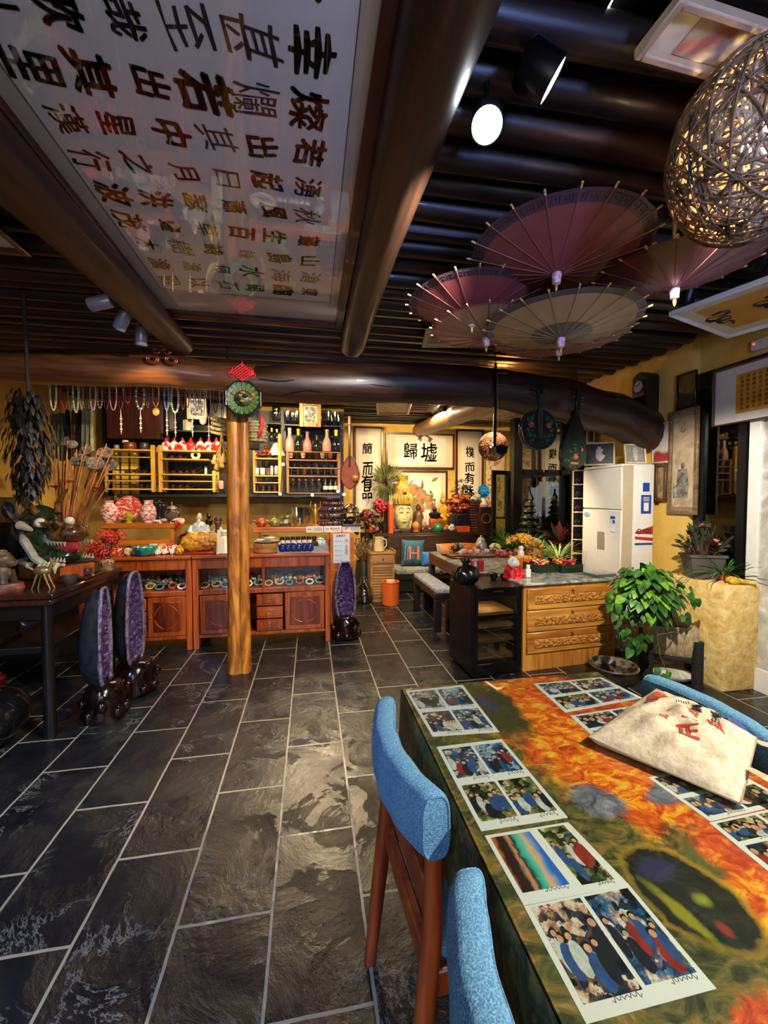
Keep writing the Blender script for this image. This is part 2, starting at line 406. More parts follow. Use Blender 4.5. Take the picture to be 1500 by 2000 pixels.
# glazed wall of the back room
gw = MB()
for y0, y1 in ((4.33, 4.39), (5.42, 5.48), (6.2, 6.26), (6.94, 7.0)): gw.box(3.6, y0, 0, 3.68, y1, 2.78)
for z0, z1 in ((0, .12), (1.72, 1.79), (2.7, 2.78)): gw.box(3.6, 4.39, z0, 3.68, 6.94, z1)
gw = struct(gw, 'window_2', blk)
MB().box(3.63, 4.39, .12, 3.64, 6.94, 2.7).build('window_pane', glass('3a3f3c', .38, .01), gw)
# white metal door at the right edge
dr = struct(MB().box(3.17, 1.25, 0, 3.23, 1.33, 2.28).box(3.17, 2.42, 0, 3.23, 2.50, 2.28, .004).box(3.17, 1.33, 0, 3.23, 2.42, .16).box(3.17, 1.33, 2.2, 3.23, 2.42, 2.28), 'door_1', M('d9d8d2', .35, 0, .05))
pl = splat('crinkled_film', [(.3, '8d8a84'), (.55, 'b3b0aa'), (.75, 'd8d6d0')], 4, 2, 5, .25, bp=.5)
MB().grid(lambda u, v: (3.195 + .006 * math.sin(u * 23 + v * 3), 1.33 + 1.09 * u, .16 + 2.04 * v), 30, 4).build('door_panel', pl, dr)

# ------------------------------------------------------------------ purlins
def log_mb(p, q, r0, r1, n=12, seg=14, wob=.01, flat=.08):
    p, q = V(p), V(q); x, y, d = frame_of(q - p); pts = []; rs = []
    a, b = rnd.uniform(0, 6), rnd.uniform(0, 6)
    for i in range(seg + 1):
        t = i / seg
        pts.append(p.lerp(q, t) + x * (wob * math.sin(5 * t + a)) + y * (wob * math.sin(4 * t + b)))
        rs.append((r0 + (r1 - r0) * t) * (1 + .05 * math.sin(11 * t + b)))
    m = MB(); m.tube(pts, rs, n)
    for i in range(len(m.v)):
        m.v[i] += V((rnd.uniform(-1, 1), rnd.uniform(-1, 1), rnd.uniform(-1, 1))) * flat * min(r0, r1) * .35
    return m
logm = [wood('120b08', '2a1a14', 0, 6, .42, 8, .35), wood('160d09', '3a2218', 0, 6, .42, 8, .35)]
protos = [log_mb((-3.02, 0, 0), (3.0, 0, 0), .060, .052, 10, 16, .016, .12), log_mb((-3.02, 0, 0), (3.0, 0, 0), .052, .062, 10, 16, .018, .12), log_mb((-3.02, 0, 0), (3.0, 0, 0), .056, .056, 10, 16, .012, .12)]
pm = []
y = .15; k = 0
while y < 6.95:
    if k < 3:
        o = protos[k].build('ceiling_purlin', logm[k % 2]); pm.append(o)
    else:
        o = pm[k % 3].copy(); COL.objects.link(o)
    o.location = (.08, y, 2.722); o.rotation_euler = (rnd.choice((0, PI)) + rnd.uniform(-.3, .3), 0, rnd.uniform(-.006, .006))
    tag(o, 'dark round log lying across the ceiling boards from wall to wall', 'beam', 'round purlins across the ceiling')
    y += .15 if y > 1 else .19; k += 1

# ------------------------------------------------------------------ beams and post
beamw = wood('2a160c', '6b4023', 0, 4, .33, 9, .4, .25)
def beam_path(pts, y, n=16, sub=6):
    P = [(A(px, py, y), r * mpp(A(px, py, y))) for px, py, r in pts]
    out = []; rs = []
    for i in range(len(P) - 1):
        for k in range(sub):
            t = k / sub; t2 = t * t * (3 - 2 * t)
            q = P[i][0].lerp(P[i + 1][0], t); q.z = P[i][0].z + (P[i + 1][0].z - P[i][0].z) * t2
            out.append(q); rs.append((P[i][1] + (P[i + 1][1] - P[i][1]) * t2))
    out.append(P[-1][0]); rs.append(P[-1][1])
    m = MB(); m.tube(out, rs, n)
    for i in range(len(m.v)): m.v[i] += V([rnd.uniform(-.004, .004) for _ in range(3)])
    return m
one(beam_path([(-190, 690, 30), (0, 716, 30), (150, 718, 35), (310, 722, 33), (420, 735, 27), (500, 742, 30)], 3.36), 'cross_beam', beamw,
    'thick bent brown log beam over the necklaces, left of the post', 'beam', ang=1.2)
beamd = wood('140b07', '402417', 0, 4, .42, 9, .6, .12)
bo = one(beam_path([(482, 748, 31), (600, 750, 38), (800, 750, 38), (950, 757, 38), (1080, 778, 40), (1180, 806, 40), (1290, 850, 40)], 3.36), 'cross_beam', beamd,
    'thick dark log beam right of the post, bending down to the right wall', 'beam', ang=1.2)
m = MB()
for k0, k1, dy in ((505, 735, -8), (700, 960, 2), (560, 650, 14)): m.tube([A(px, 750 + dy + 3 * math.sin(px * .06), 3.215 + .00002 * (px - 700) ** 2 * 0) for px in range(k0, k1, 18)], [.002] + [.006] * (len(range(k0, k1, 18)) - 2) + [.002], 6)
m.build('crack', M('0a0605', .9, 0, 0), bo)
def beam_y(p, q, r0, r1, label, m):
    one(log_mb(p, q, r0, r1, 16, 20, .012, .07), 'ceiling_beam', m, label, 'beam', ang=1.2)
bw2 = wood('180d08', '432818', 1, 4, .45, 9, .5, .08)
beam_y(A(690, 672, 3.3), Zp(858, 40, 2.50) + V((0, -1.6, 0)), .092, .115, 'round dark log beam along the ceiling right of the calligraphy panel', bw2)
q1 = A(356, 672, 3.3); beam_y(q1, V((q1.x - .16, -.6, 2.44)), .075, .15, 'round brown log beam along the ceiling left of the calligraphy panel', bw2)
beam_y(A(820, 838, 6.95) + V((0, 0, -.02)), A(1000, 770, 3.7), .12, .12, 'pale round log beam in the back room, over the big scroll', wood('7a5630', 'b98d58', 1, 5, .5, 8, .3))
pw = splat('peeled_post_wood', [(.25, '4a2308'), (.42, '8a4a12'), (.55, 'b87220'), (.7, 'd69632')], 5, 1.5, 6, .42, bp=.35, sc=(2.6, 2.6, .45))
pb = Zp(470, 1305, 0) + V((0, .06, 0))
pt = T('timber_post', 'two peeled yellow-brown logs standing together as a post in front of the cabinets', 'post', (pb.x, 3.40, 0))
log_mb((-.02, 0, 0), (-.02, 0, 2.26), .066, .058, 16, 20, .006, .06).build('main_log', pw, pt, ang=1.2)
log_mb((.056, -.02, 0), (.056, -.02, 2.24), .042, .038, 14, 20, .005, .06).build('side_log', pw, pt, ang=1.2)

# ------------------------------------------------------------------ calligraphy panel under the ceiling
zc = 2.60
a, b2 = Zp(330, 605, zc), Zp(655, 626, zc)
x0, x1 = a.x - .02, b2.x; yf = (a.y + b2.y) / 2; yn = .55
pn = T('ceiling_calligraphy', 'long framed white calligraphy panel hung flat under the ceiling between two log beams', 'artwork', ((x0 + x1) / 2, yf, zc))
cx = (x0 + x1) / 2; hw = (x1 - x0) / 2; L = yf - yn
f = MB(); fr = .055
f.box(-hw - fr, -L - fr, -.03, -hw, fr, .05, .006); f.box(hw, -L - fr, -.03, hw + fr, fr, .05, .006); f.box(-hw, 0, -.03, hw, fr, .05, .006); f.box(-hw, -L - fr, -.03, hw, -L, .05, .006)
f.build('frame', wood('2a0f0a', '4a1c12', 1, 6, .3, 8, .1, .3), pn)
MB().box(-hw, -L, 0, hw, 0, .02).build('mount', M('c9bfae', .7, 0, .06, 3), pn)
p1, p2, p3 = Zp(645, 590, zc), Zp(318, 568, zc), Zp(690, 0, zc)
MB().box(p2.x - cx, -L + .04, -.004, p1.x - cx, p1.y - yf, 0).build('paper', M('d8d4cc', .7, 0, .05, 3), pn)
rows = ['東臨碣石以觀', '滄海水何澹澹', '山島竦峙樹木', '叢生百草豐茂', '秋風蕭瑟洪波', '湧起日月之行', '若出其中星漢', '燦爛若出其里', '幸甚至哉歌以', '詠志']
r0 = Zp(605, 571, zc - .005); r9 = Zp(612, 105, zc - .005); dy = (r9.y - r0.y) / 8
g = MB(); ink = M('15151a', .5, 0, 0)
for i, row in enumerate(rows):
    for j, ch in enumerate(row):
        s_ = rnd.uniform(.085, .125) * (1.12 if i > 5 else 1)
        X = r0.x - .1515 * j + rnd.uniform(-.006, .006); Y = r0.y + dy * i + rnd.uniform(-.006, .006)
        tw = rnd.uniform(-.08, .08)
        mt = Matrix(((0, 1, 0, X - cx), (1, 0, 0, Y - yf), (0, 0, -1, -.0055), (0, 0, 0, 1))) @ Matrix.Rotation(tw, 4, 'Z') @ Matrix.Diagonal((s_ * rnd.uniform(.85, 1.15), s_ * rnd.uniform(.9, 1.25), 1, 1))
        g.text(ch, mt, rnd.choice((.0, .014, .022, .032)), .05)
g.build('calligraphy', ink, pn, smooth=False, fix=False)
ln = MB(); q = .0012
xa, xb, ya, yb = p2.x - cx, p1.x - cx, -L + .04, p1.y - yf
for u in ((xa, ya, xa + .003, yb), (xb - .003, ya, xb, yb), (xa, yb - .003, xb, yb)): ln.box(u[0], u[1], -.0052, u[2], u[3], -.0042)
ln.build('border_line', M('4a4640', .6, 0, 0), pn)
MB().box(-hw, -L, -.022, hw, 0, -.018).build('glass_pane', glass('FFFFFF', .04, .015), pn)

# ------------------------------------------------------------------ framed pieces on the right ceiling
def ceil_panel(name, label, pts, z, art, bar, fm, fill=None, dep=.03):
    """pts: three corners in the picture (far-left, far-right, near-left) brought to the ceiling height"""
    A0, B0, C0 = [Zp(px, py, z) for px, py in pts]
    ex = (B0 - A0); ey = (A0 - C0); wx, wy = ex.length, ey.length; ex.normalize()
    c = A0 + ex * wx / 2 - ey / 2
    ang = math.atan2(ex.y, ex.x)
    return framed(name, label, 'artwork', c + V((0, 0, .0)), wx, wy, (PI, 0, ang), bar, dep, fm, fill or M('c9bda6', .7, 0, .06), wx * .66, wy * .66, art)
beige = M('b89b78', .5, 0, .1)
ceil_panel('ceiling_picture', 'framed landscape picture with a white mount under the ceiling above the wicker lamp', [(1237, 97), (1560, 190), (1330, -25)], 2.62,
           splat('faded_landscape', [(.3, 'b9b2a2'), (.5, 'a89880'), (.62, 'c46a58'), (.75, '8a9486')], 5, 2, 4), .02, beige)
yp = splat('yellow_silk', [(.3, 'b07a20'), (.7, 'd2982e')], 4, .5, 3, .6)
t = ceil_panel('ceiling_scroll', 'yellow cursive scroll in a white mount under the ceiling right of the paper umbrellas', [(1432, 650), (1640, 590), (1294, 613)], 2.5, yp, .012, M('d8d0c0', .5, 0, .05))
g = MB()
for (ox, oy, s_) in ((-.13, .0, .16), (.10, .02, .15)):
    pts = [V((ox + s_ * .5 * math.sin(2.6 * k * .25 + oy * 9) * (1 - k / 28), .11 - .0095 * k + .02 * math.sin(k * 1.3), .0125)) for k in range(24)]
    g.tube(pts, [.006 + .004 * math.sin(k * .9) for k in range(24)], 6)
g.build('brushwork', ink, t)
for (pts, lb) in (([(724, 806), (786, 806), (748, 783)], 'small square framed picture under the back room ceiling, left of the pale beam'), ([(905, 812), (1010, 822), (960, 782)], 'framed drawing under the back room ceiling, right of the pale beam'), ([(818, 672), (905, 672), (838, 640)], 'small framed picture under the ceiling behind the left paper umbrella')):
    ceil_panel('ceiling_picture', lb, pts, 2.62, splat('sepia_drawing', [(.35, 'cbbf9d'), (.55, 'a39468'), (.7, '70664a')], 6, 2, 4), .03, M('cfc3a4', .5, 0, .08))

q = Zp(62, 491, 2.6); t = framed('ceiling_picture', 'corner of a framed white picture under the ceiling at the left edge of the photo', 'artwork', (q.x - .4, q.y - .5, 2.6), .8, 1.0, (PI, 0, 0), .03, .03, wood('2a0f0a', '4a1c12', 1, 6, .3, 8, .1, .3), M('b8ad98', .7, 0, .06, 3), .6, .8, M('c4bcae', .6))
# ------------------------------------------------------------------ paper umbrellas
cap_m = splat('cap_weave', [(.4, 'e8d8dc'), (.6, 'c987a0')], 60, 0, 2, .6)
bam = M('b08a4a', .5, 0, .2)
def umbrella(px, py, rx, z, col, band, label, tilt=(0, 0), centre=None, nr=20, cone=.26, bw=.14):
    c = Zp(px, py, z); Rr = rx * mpp(c); h = Rr * cone
    t = T('paper_umbrella', label, 'umbrella', c + V((0, 0, -h)), (tilt[0], tilt[1], rnd.uniform(0, 1)), 'paper umbrellas hung upside down')
    def P(a, r, k=1):   # surface point: ribs stand proud, paper sags between
        fl = .5 - .5 * math.cos(nr * a); rr = r * (1 - .014 * fl * (r / Rr) ** 2)
        return V((rr * math.cos(a), rr * math.sin(a), h * (r / Rr) ** 1.15 + .007 * Rr * fl * (r / Rr)))
    N = nr * 4
    def ring(rs, up=.0):
        m = MB(); m.grid(lambda u, v: P(2 * PI * u, rs[0] + (rs[1] - rs[0]) * v) + V((0, 0, up)), N, 6); return m
    pc = splat('oiled_paper_' + col, [(.3, [x * .8 for x in lin(col)[:3]]), (.7, lin(col)[:3])], 5, .5, 3, .38)
    bc = splat('oiled_paper_' + band, [(.3, [x * .8 for x in lin(band)[:3]]), (.7, lin(band)[:3])], 5, .5, 3, .38)
    i0 = Rr * centre if centre else .02
    ring((i0, Rr * (1 - bw))).build('canopy', pc, t, ang=3, fix=False)
    ring((Rr * (1 - bw), Rr)).build('rim_band', bc, t, ang=3, fix=False)
    if centre: ring((.02, i0)).build('centre_disc', bc, t, ang=3, fix=False)
    rb = MB(); rb.tube([P(0, .03) + V((0, 0, -.001)), P(0, Rr * .5) + V((0, 0, -.001)), P(0, Rr * 1.045) + V((0, 0, -.001))], [.002, .0026, .0032], 6)
    rb.mat(1).tube([P(0, Rr), P(0, Rr * 1.05)], .0042, 6); r0 = rb.build('rib', [M('7e4441' if col != 'b08a60' else '8a6f45', .5), M('d8b874', .5)], t)
    for k in range(1, nr):
        r = r0.copy(); COL.objects.link(r); r.parent = t; r.rotation_euler = (0, 0, 2 * PI * k / nr)
    if bw > .1 and not centre:
        kb = MB(); ra, rc = Rr * (1 - bw * .8), Rr * (1 - bw * .25); nk = 48; pts = []
        for k in range(nk):
            a = 2 * PI * k / nk; st = 2 * PI / nk
            for da, r in ((0, ra), (0, rc), (.75, rc), (.75, ra + (rc - ra) * .35), (.4, ra + (rc - ra) * .35), (.4, ra + (rc - ra) * .65)):
                pts.append(P(a + da * st, r) + V((0, 0, -.0015)))
            kb.tube(pts, .0011, 4); pts = []
        kb.build('key_border', M('2e2426', .6), t)
    cp = MB(); cp.lathe([(.012, -.042), (.017, -.04), (.021, -.005), (.02, .004)], n=16); cp.build('cap', cap_m, t)
    MB().lathe([(0, -.075), (.005, -.07), (.008, -.055), (.006, -.042)], n=10).build('ferrule', M('c9a04a', .35, .6), t)
    top = 2.70 - (z - h)
    full = rx > 150 or px > 1250
    MB().cyl((0, 0, .0), (0, 0, top if full else .13), .008, .008, 8).build('shaft', bam, t)
    if not full:
        e = V((0, Rr * .99, h)); e.rotate(Euler((0, 0, -t.rotation_euler.z))); MB().cyl(e, (e.x, e.y, top), .0015, .0015, 5).build('hanging_cord', M('2a2420', .6), t)
umbrella(1088, 492, 166, 2.46, '8d4a47', '4d3a40', 'largest of the paper umbrellas, dusky red with a dark key-pattern rim, nearest the spotlight', (.02, .03))
umbrella(922, 590, 124, 2.42, '8d4549', '4d3a40', 'leftmost paper umbrella, dusky red with dark key-pattern rim')
umbrella(1318, 528, 140, 2.42, '7d3f42', '5d3336', 'red paper umbrella hanging behind the wicker lamp, right of the others', (0, -.08), None, 20, .26, .06)
umbrella(1096, 633, 143, 2.26, 'b08a60', '4a4a4c', 'tan paper umbrella with a slate blue rim and blue centre disc', (.0, 0), .39, 20, .2, .1)
umbrella(1092, 655, 128, 2.36, '9c6a66', '8d5553', 'pale pink paper umbrella half hidden behind the tan one', (0, 0), None, 20, .2, .05)
umbrella(950, 640, 106, 2.33, 'a8835e', '8d5553', 'small cream paper umbrella below the leftmost red one', (0, 0), None, 18, .2, .05)

# ------------------------------------------------------------------ wicker ball lamps
def wicker(name, c, rx, rz, n, r, label, seed, col, power, cord=True):
    rr = random.Random(seed)
    t = T(name, label, 'lamp', c)
    m = MB()
    for i in range(n):
        d = V((rr.gauss(0, 1), rr.gauss(0, 1), rr.gauss(0, 1))).normalized(); x, y, _ = frame_of(d)
        off = rr.uniform(-.55, .55); k = math.sqrt(1 - off * off); sh = rr.uniform(.975, 1.02); pts = []
        for j in range(30):
            a = 2 * PI * j / 30; p = (x * math.cos(a) + y * math.sin(a)) * k + d * (off + .04 * math.sin(3 * a + i))
            pts.append(V((p.x * rx, p.y * rx, p.z * rz)) * sh)
        m.tube(pts, r * rr.uniform(.7, 1.25), 5, True)
    m2 = MB()
    for i in range(n):
        d = V((rr.gauss(0, 1), rr.gauss(0, 1), rr.gauss(0, 1))).normalized(); x, y, _ = frame_of(d); off = rr.uniform(-.5, .5); k = math.sqrt(1 - off * off)
        m2.tube([V((q.x * rx, q.y * rx, q.z * rz)) * .965 for q in [(x * math.cos(2 * PI * j / 22) + y * math.sin(2 * PI * j / 22)) * k + d * off for j in range(22)]], r * 1.15, 4, True)
    m2.build('inner_weave', wood(col[1], 'e8c8a0' if rx > .2 else '8a5a40', 2, 9, .7, 6, .2, 0), t, ang=3, fix=False)
    m.build('wicker_shell', wood(col[0], col[1], 2, 9, .6, 6, .2, 0), t, ang=3, fix=False)
    MB().ball((0, 0, .0), (.035, .035, .045), 14, 8).build('bulb', emit('ffd9a0', 30), t)
    MB().cyl((0, 0, .04), (0, 0, rz + .02), .012, .012, 10).build('lamp_holder', M('1a1a1a', .5), t)
    if cord: MB().cyl((0, 0, rz), (0, 0, 2.68 - c[2]), .004, .004, 6).build('cord', M('121212', .6), t)
    d = bpy.data.lights.new('bulb_light', 'POINT'); d.energy = power; d.color = WARM; d.shadow_soft_size = .04
    o = bpy.data.objects.new('bulb_light', d); COL.objects.link(o); o.location = V(c) + V((0, 0, -.002))
lc = CP + ray(1478, 285) * 1.12
wicker('wicker_pendant_lamp', lc, .205, .235, 85, .003, 'big egg-shaped wicker ball lamp lit inside, hanging at the right above the table', 5, ('1c120e', '9a7a5a'), 34)
wicker('wicker_pendant_lamp', A(963, 872, 5.2), .19, .19, 50, .0034, 'round wicker ball lamp hanging in the back room behind the bowed fiddle', 6, ('2c1810', '7a5038'), 5)

# ------------------------------------------------------------------ spotlights
def spot(p, d, label, L=.13, r=.036, lit=0, body='2a2a2e', top=2.67, name='track_spotlight', hang=True):
    p = V(p); d = V(d).normalized()
    t = T(name, label, 'spotlight', p)
    q = d.to_track_quat('Z', 'Y').to_matrix().to_4x4()
    m = MB(); m.lathe([(r * .9, -L), (r, -L + .008), (r, -.004), (r * .92, 0), (r * .86, -.006)], n=24); m.xf(q); m.build('body', M(body, .35, .3, .08), t)
    m = MB(); m.lathe([(0, -.004), (r * .86, -.004), (r * .86, -.010), (0, -.010)], n=24); m.xf(q); m.build('lens', emit('f4f8ff', lit) if lit else M('c8c8c8', .2), t)
    if hang:
        b = -d * (L * .55); zt = top - p.z
        MB().tube([b, (b.x, b.y, max(zt * .6, b.z + .02)), (b.x, b.y, zt)], .008, 8).build('bracket', M('1a1a1c', .4, .3), t)
sp0 = CP + ray(951, 245) * 1.22
spot(sp0, (CP - sp0).normalized() + V((.05, .1, -.12)), 'blazing white ceiling spotlight above the paper umbrellas', .12, .049, 22)
for px, py, ux, uy, lb in ((1188, 22, .8, -.62, 'spotlight seen edge-on at the top of the photo, left of the framed ceiling picture'), (1081, 160, .82, -.58, 'spotlight seen edge-on between the blazing one and the wicker lamp')):
    c = CP + ray(px, py) * 1.15; r_ = ray(px, py).normalized(); n0 = Rt * ux + Up * uy; n0 = (n0 - r_ * n0.dot(r_)).normalized() - r_ * .13
    spot(c, n0, lb, .10, .06, 3, '08080a', hang=False)
for px, py, dv, lb in ((193, 592, (-.95, .1, -.25), 'grey can spotlight on the left beam, furthest left of the three'), (238, 628, (-.5, .35, -.75), 'grey can spotlight on the left beam, middle of the three'), (276, 660, (-.1, .2, -1), 'grey can spotlight on the left beam, nearest the iron scroll')):
    spot(Zp(px, py, 2.46) + V(dv).normalized() * .05, dv, lb, .12, .036, 0, '8a8a90')
for px, py, y, dv, lb in ((845, 806, 5.2, (-.5, .6, -.5), 'black spotlight on the pale beam, left one'), (868, 800, 5.0, (.2, .7, -.5), 'black spotlight on the pale beam, middle one'), (930, 800, 5.0, (.6, .5, -.4), 'black spotlight right of the pale beam, by the ceiling drawing'), (1478, 520, 1.75, (.1, .6, -.6), 'black spotlight below the wicker lamp, right end of the yellow scroll'), (1338, 600, 2.15, (.0, .3, -.9), 'black spotlight at the left end of the yellow ceiling scroll')):
    p = A(px, py, y); p.z = min(p.z, 2.55); spot(p, dv, lb, .14, .04, 0, '121214')
# ================================================================== LEFT: COUNTERS
rose = wood('5e1f08', 'a8501c', 2, 7, .32, 9, .2, .25)
rose_x = wood('5e1f08', 'a8501c', 0, 7, .32, 9, .2, .25)
rose_d = wood('3c1206', '7a3210', 2, 7, .3, 9, .2, .25)
brass = M('c9a45a', .3, .9, .1)
dark_in = M('2a140a', .6)
CY = 3.96
cA, cB, cC = -2.0, -1.067, .185       # cabinet edges along the counter front
ZT = A(480, 1083, CY).z
def display_cabinet(x0, x1, label, dx0, dx1, drawers, doors, depth=.5):
    """glass showcase above doors and drawers; all local to the front-left foot"""
    W_ = x1 - x0; t = T('display_cabinet', label, 'cabinet', (x0, CY, 0))
    zl, zg0, zg1 = .10, .545, .74
    b = MB()
    for a0, a1 in ((0, .05), (W_ - .05, W_)):
        for d0, d1 in ((0, .045), (depth - .045, depth)): b.box(a0, d0, 0, a1, d1, ZT - .03, .004)
    b.box(.05, .012, zl, W_ - .05, .04, zl + .03, .003)
    b.box(.05, .006, zg0 - .045, W_ - .05, .04, zg0, .004); b.box(.05, .006, zg1, W_ - .05, .04, ZT - .03, .004)
    b.box(.012, .045, zl, .028, depth - .045, ZT - .03); b.box(W_ - .028, .045, zl, W_ - .012, depth - .045, ZT - .03)
    b.box(.02, depth - .03, zl, W_ - .02, depth - .012, ZT - .03); b.box(.02, .03, zl + .005, W_ - .02, depth - .02, zl + .02)
    b.box(.03, .04, zg0 - .03, W_ - .03, depth - .03, zg0 - .008)
    if W_ > 1: b.box(W_ / 2 - .012, .006, zg0, W_ / 2 + .012, .03, zg1)
    b.build('body', rose, t)
    MB().box(0, -.018, ZT - .03, W_, depth, ZT, .006).build('top', rose_x, t)
    MB().box(.05, .02, zg0, W_ - .05, .024, zg1).build('glass_front', glass('FFFFFF', .05), t)
    for a0, a1 in doors:
        d = MB(); z0, z1 = zl + .035, zg0 - .05
        d.box(a0, .004, z0, a1, .03, z1, .004)
        dd = d.build('door', rose, t)
        p = MB(); p.box(a0 + .045, -.003, z0 + .045, a1 - .045, .006, z1 - .045, .006); p.build('panel', rose_d, dd)
        # raised ogee corner scrolls
        o = MB(); xa, xb, za, zb = a0 + .06, a1 - .06, z0 + .06, z1 - .06; mx_ = (xa + xb) / 2; rz = (zb - za) * .42
        for sx in (1, -1):
            for sz in (1, -1):
                pts = [V((mx_ + sx * (xb - xa) * .5 * math.cos(q_), -.003, (za + zb) / 2 + sz * rz * math.sin(q_) * 1.08)) for q_ in [PI / 2 * k / 8 for k in range(1, 8)]]
                o.tube(pts, .0035, 6)
        o.build('carving', rose, dd)
        MB().ball((a0 + .024 if a0 > W_ * .3 else a1 - .024, -.002, (z0 + z1) / 2), .007, 10, 6).build('knob', brass, dd)
    for a0, a1 in drawers:
        hh = (zg0 - .05 - zl - .035) / 3
        for k in range(3):
            z0 = zl + .037 + hh * k
            d = MB(); d.box(a0, .004, z0, a1, .03, z0 + hh - .012, .004); d.box(a0 + .02, -.002, z0 + .02, a1 - .02, .006, z0 + hh - .032, .005)
            dd = d.build('drawer', rose, t)
            h = MB(); h.ball(((a0 + a1) / 2, -.004, z0 + hh * .62), .007, 10, 6); h.tube([((a0 + a1) / 2 + .011 * math.cos(q_), -.006, z0 + hh * .45 + .012 * math.sin(q_)) for q_ in [PI * k / 6 - PI for k in range(7)]], .0022, 6); h.build('pull', brass, dd)
    return t
display_cabinet(cA, cB - .004, 'reddish wood display cabinet, left one, partly behind the dark side table', 0, 0, [(.395, .54)], [(.055, .38), (.555, .875)])
display_cabinet(cB + .004, cC, 'reddish wood display cabinet standing behind the timber post', 0, 0, [(.56, .80)], [(.06, .50), (.82, 1.19)])
# jewellery laid in the showcases
jew = [('c9a24a', 'amber beads'), ('8ea6a0', 'jade beads'), ('e0d8c0', 'pale shells'), ('b0522a', 'red agate'), ('5a7a86', 'blue stones'), ('d8c070', 'yellow cord')]
def string_of(name, c, pts, r, col, label, cat, group=None, n=7, loc=(0, 0, 0), rot=0, cols=None):
    m = MB()
    for i, p in enumerate(pts):
        if cols: m.mat(i % len(cols))
        m.ball(p, r, n, 5)
    return one(m, name, [M(q, .3) for q in (cols or [col])], label, cat, loc, rot, group)
k = 0
for i in range(18):
    x = -1.58 + i * .098
    if abs(x - cB) < .06: continue
    if x > .1: break
    col, nm = jew[(i * 5) % 6]; rr_ = rnd.uniform(.03, .045); zz = ZT * 0 + .545
    pts = [V((rr_ * math.cos(q_), rr_ * .8 * math.sin(q_), .012 + .018 * (1 + math.sin(q_)))) for q_ in [2 * PI * j / 13 for j in range(13)]]
    side = 'left' if x < cB else 'post-side'
    string_of('bead_bracelet', 0, pts, .0105, col, f'coil of {nm} in the {side} showcase, {ORD[k if x < cB else k - 6] if 0 <= (k if x < cB else k - 6) < 16 else "last"} there', 'bracelet', 'bracelets in the showcases', loc=(x, CY + .13 + .05 * (i % 2), zz - .008))
    k += 1
for i, (x, sx, col) in enumerate(((-1.36, .15, '9aa39a'), (-.62, .13, '8a7a4a'), (-.1, .12, 'b49a3a'))):
    m = MB(); m.grid(lambda u, v: (sx * (u - .5) * 2, .1 * (v - .5) * 2, .06 * math.sin(PI * u) * math.sin(PI * v) + .012 * math.sin(17 * u + 5 * v) + .012 * math.cos(13 * v - 4 * u) + .02), 24, 16)
    one(m, 'plastic_pouch', glass(col, .3, .15), ['clear crinkled plastic pouch in the left showcase', 'crinkled plastic pouch in the showcase just left of the post', 'yellowish plastic pouch in the showcase right of the post'][i], 'pouch', (x, CY + .34, .545))

for i, (xa, xb, nm) in enumerate(((-1.62, -1.14, 'left showcase'), (-1.0, -.5, 'showcase behind the post'), (-.4, .12, 'showcase right of the post'))):
    m = MB()
    for k in range(130): m.mat(k % 6); m.ball((rnd.uniform(xa, xb), CY + rnd.uniform(.19, .42), .545 + rnd.uniform(.0, .05) + .012), rnd.uniform(.010, .02), 7, 5)
    o = one(m, 'bead_heap', [M(q[0], .3) for q in jew], f'mixed heap of loose beads and stones inside the {nm}', 'beads', kind='stuff')
# ---------------- raised steps at the back of the counters
stepw = wood('8a3c0e', 'c8701e', 0, 6, .32, 9, .15, .25)
zt = ZT
SY = CY + .30
zs = A(300, 1022, SY).z
xs0, xs1 = A(196, 1040, SY).x, A(345, 1040, SY).x
def shelf_stand(x0, x1, y0, y1, z, label):
    t = T('counter_shelf', label, 'shelf', (x0, y0, zt)); w_ = x1 - x0; h = z - zt
    MB().box(0, 0, h - .05, w_, y1 - y0, h, .006).build('top_board', stepw, t)
    MB().box(.03, .02, 0, .06, y1 - y0 - .02, h - .05).build('side_board', stepw, t); MB().box(w_ - .06, .02, 0, w_ - .03, y1 - y0 - .02, h - .05).build('side_board', stepw, t)
    MB().box(.06, .04, .02, w_ - .06, .055, h * .42, .004).build('rail', stepw, t)
    return t
shelf_stand(xs0, xs1, SY, CY + .56, zs, 'orange wood riser shelf on the left display cabinet, carrying the porcelain')
xr0, xr1 = A(497, 1034, SY).x, A(640, 1034, SY).x
zr = A(550, 1030, SY).z
shelf_stand(xr0 - .02, xr1 + .17, SY, CY + .56, zr, 'orange wood riser shelf right of the post, carrying teapots and the glass vase')

# ---------------- porcelain and figures on the left riser
def ware(name, prof, px, pyb, y, hpx, mat_, label, cat, zbase=None, n=20, extra=None, wpx=None):
    """turned vessel: profile in units of its height; stands at the picture foot point"""
    p = A(px, pyb, y)
    if zbase is not None: p.z = zbase
    h = hpx * mpp(p); m = MB();
    sc_ = 1
    if wpx: sc_ = (wpx * mpp(p) / 2) / (max(r for r, z in prof) * h)
    m.lathe([(r * h * sc_, z * h) for r, z in prof], n=n)
    if extra:
        t = T(name, label, cat, p); m.build('body', mat_, t); extra(t, h); return t
    return one(m, name, mat_, label, cat, p)
redwhite = splat('red_landscape_glaze', [(.44, 'dcd2cc'), (.5, 'd0a8a0'), (.56, 'b0382e'), (.7, 'c86a5c')], 26, 1, 5, .12, rand=3, sc=(1, 1, 1.6))
redwhite2 = splat('red_landscape_glaze_dense', [(.38, 'dccfc8'), (.46, 'c0503f'), (.6, 'a02a22'), (.72, 'd8b0a6')], 18, 1, 5, .12, rand=3, sc=(1, 1, 2.2))
vprof = [(.20, 0), (.22, .03), (.30, .25), (.345, .5), (.33, .68), (.22, .8), (.17, .86), (.17, .95), (.21, 1), (.18, 1), (.15, .9)]
yP = SY + .1
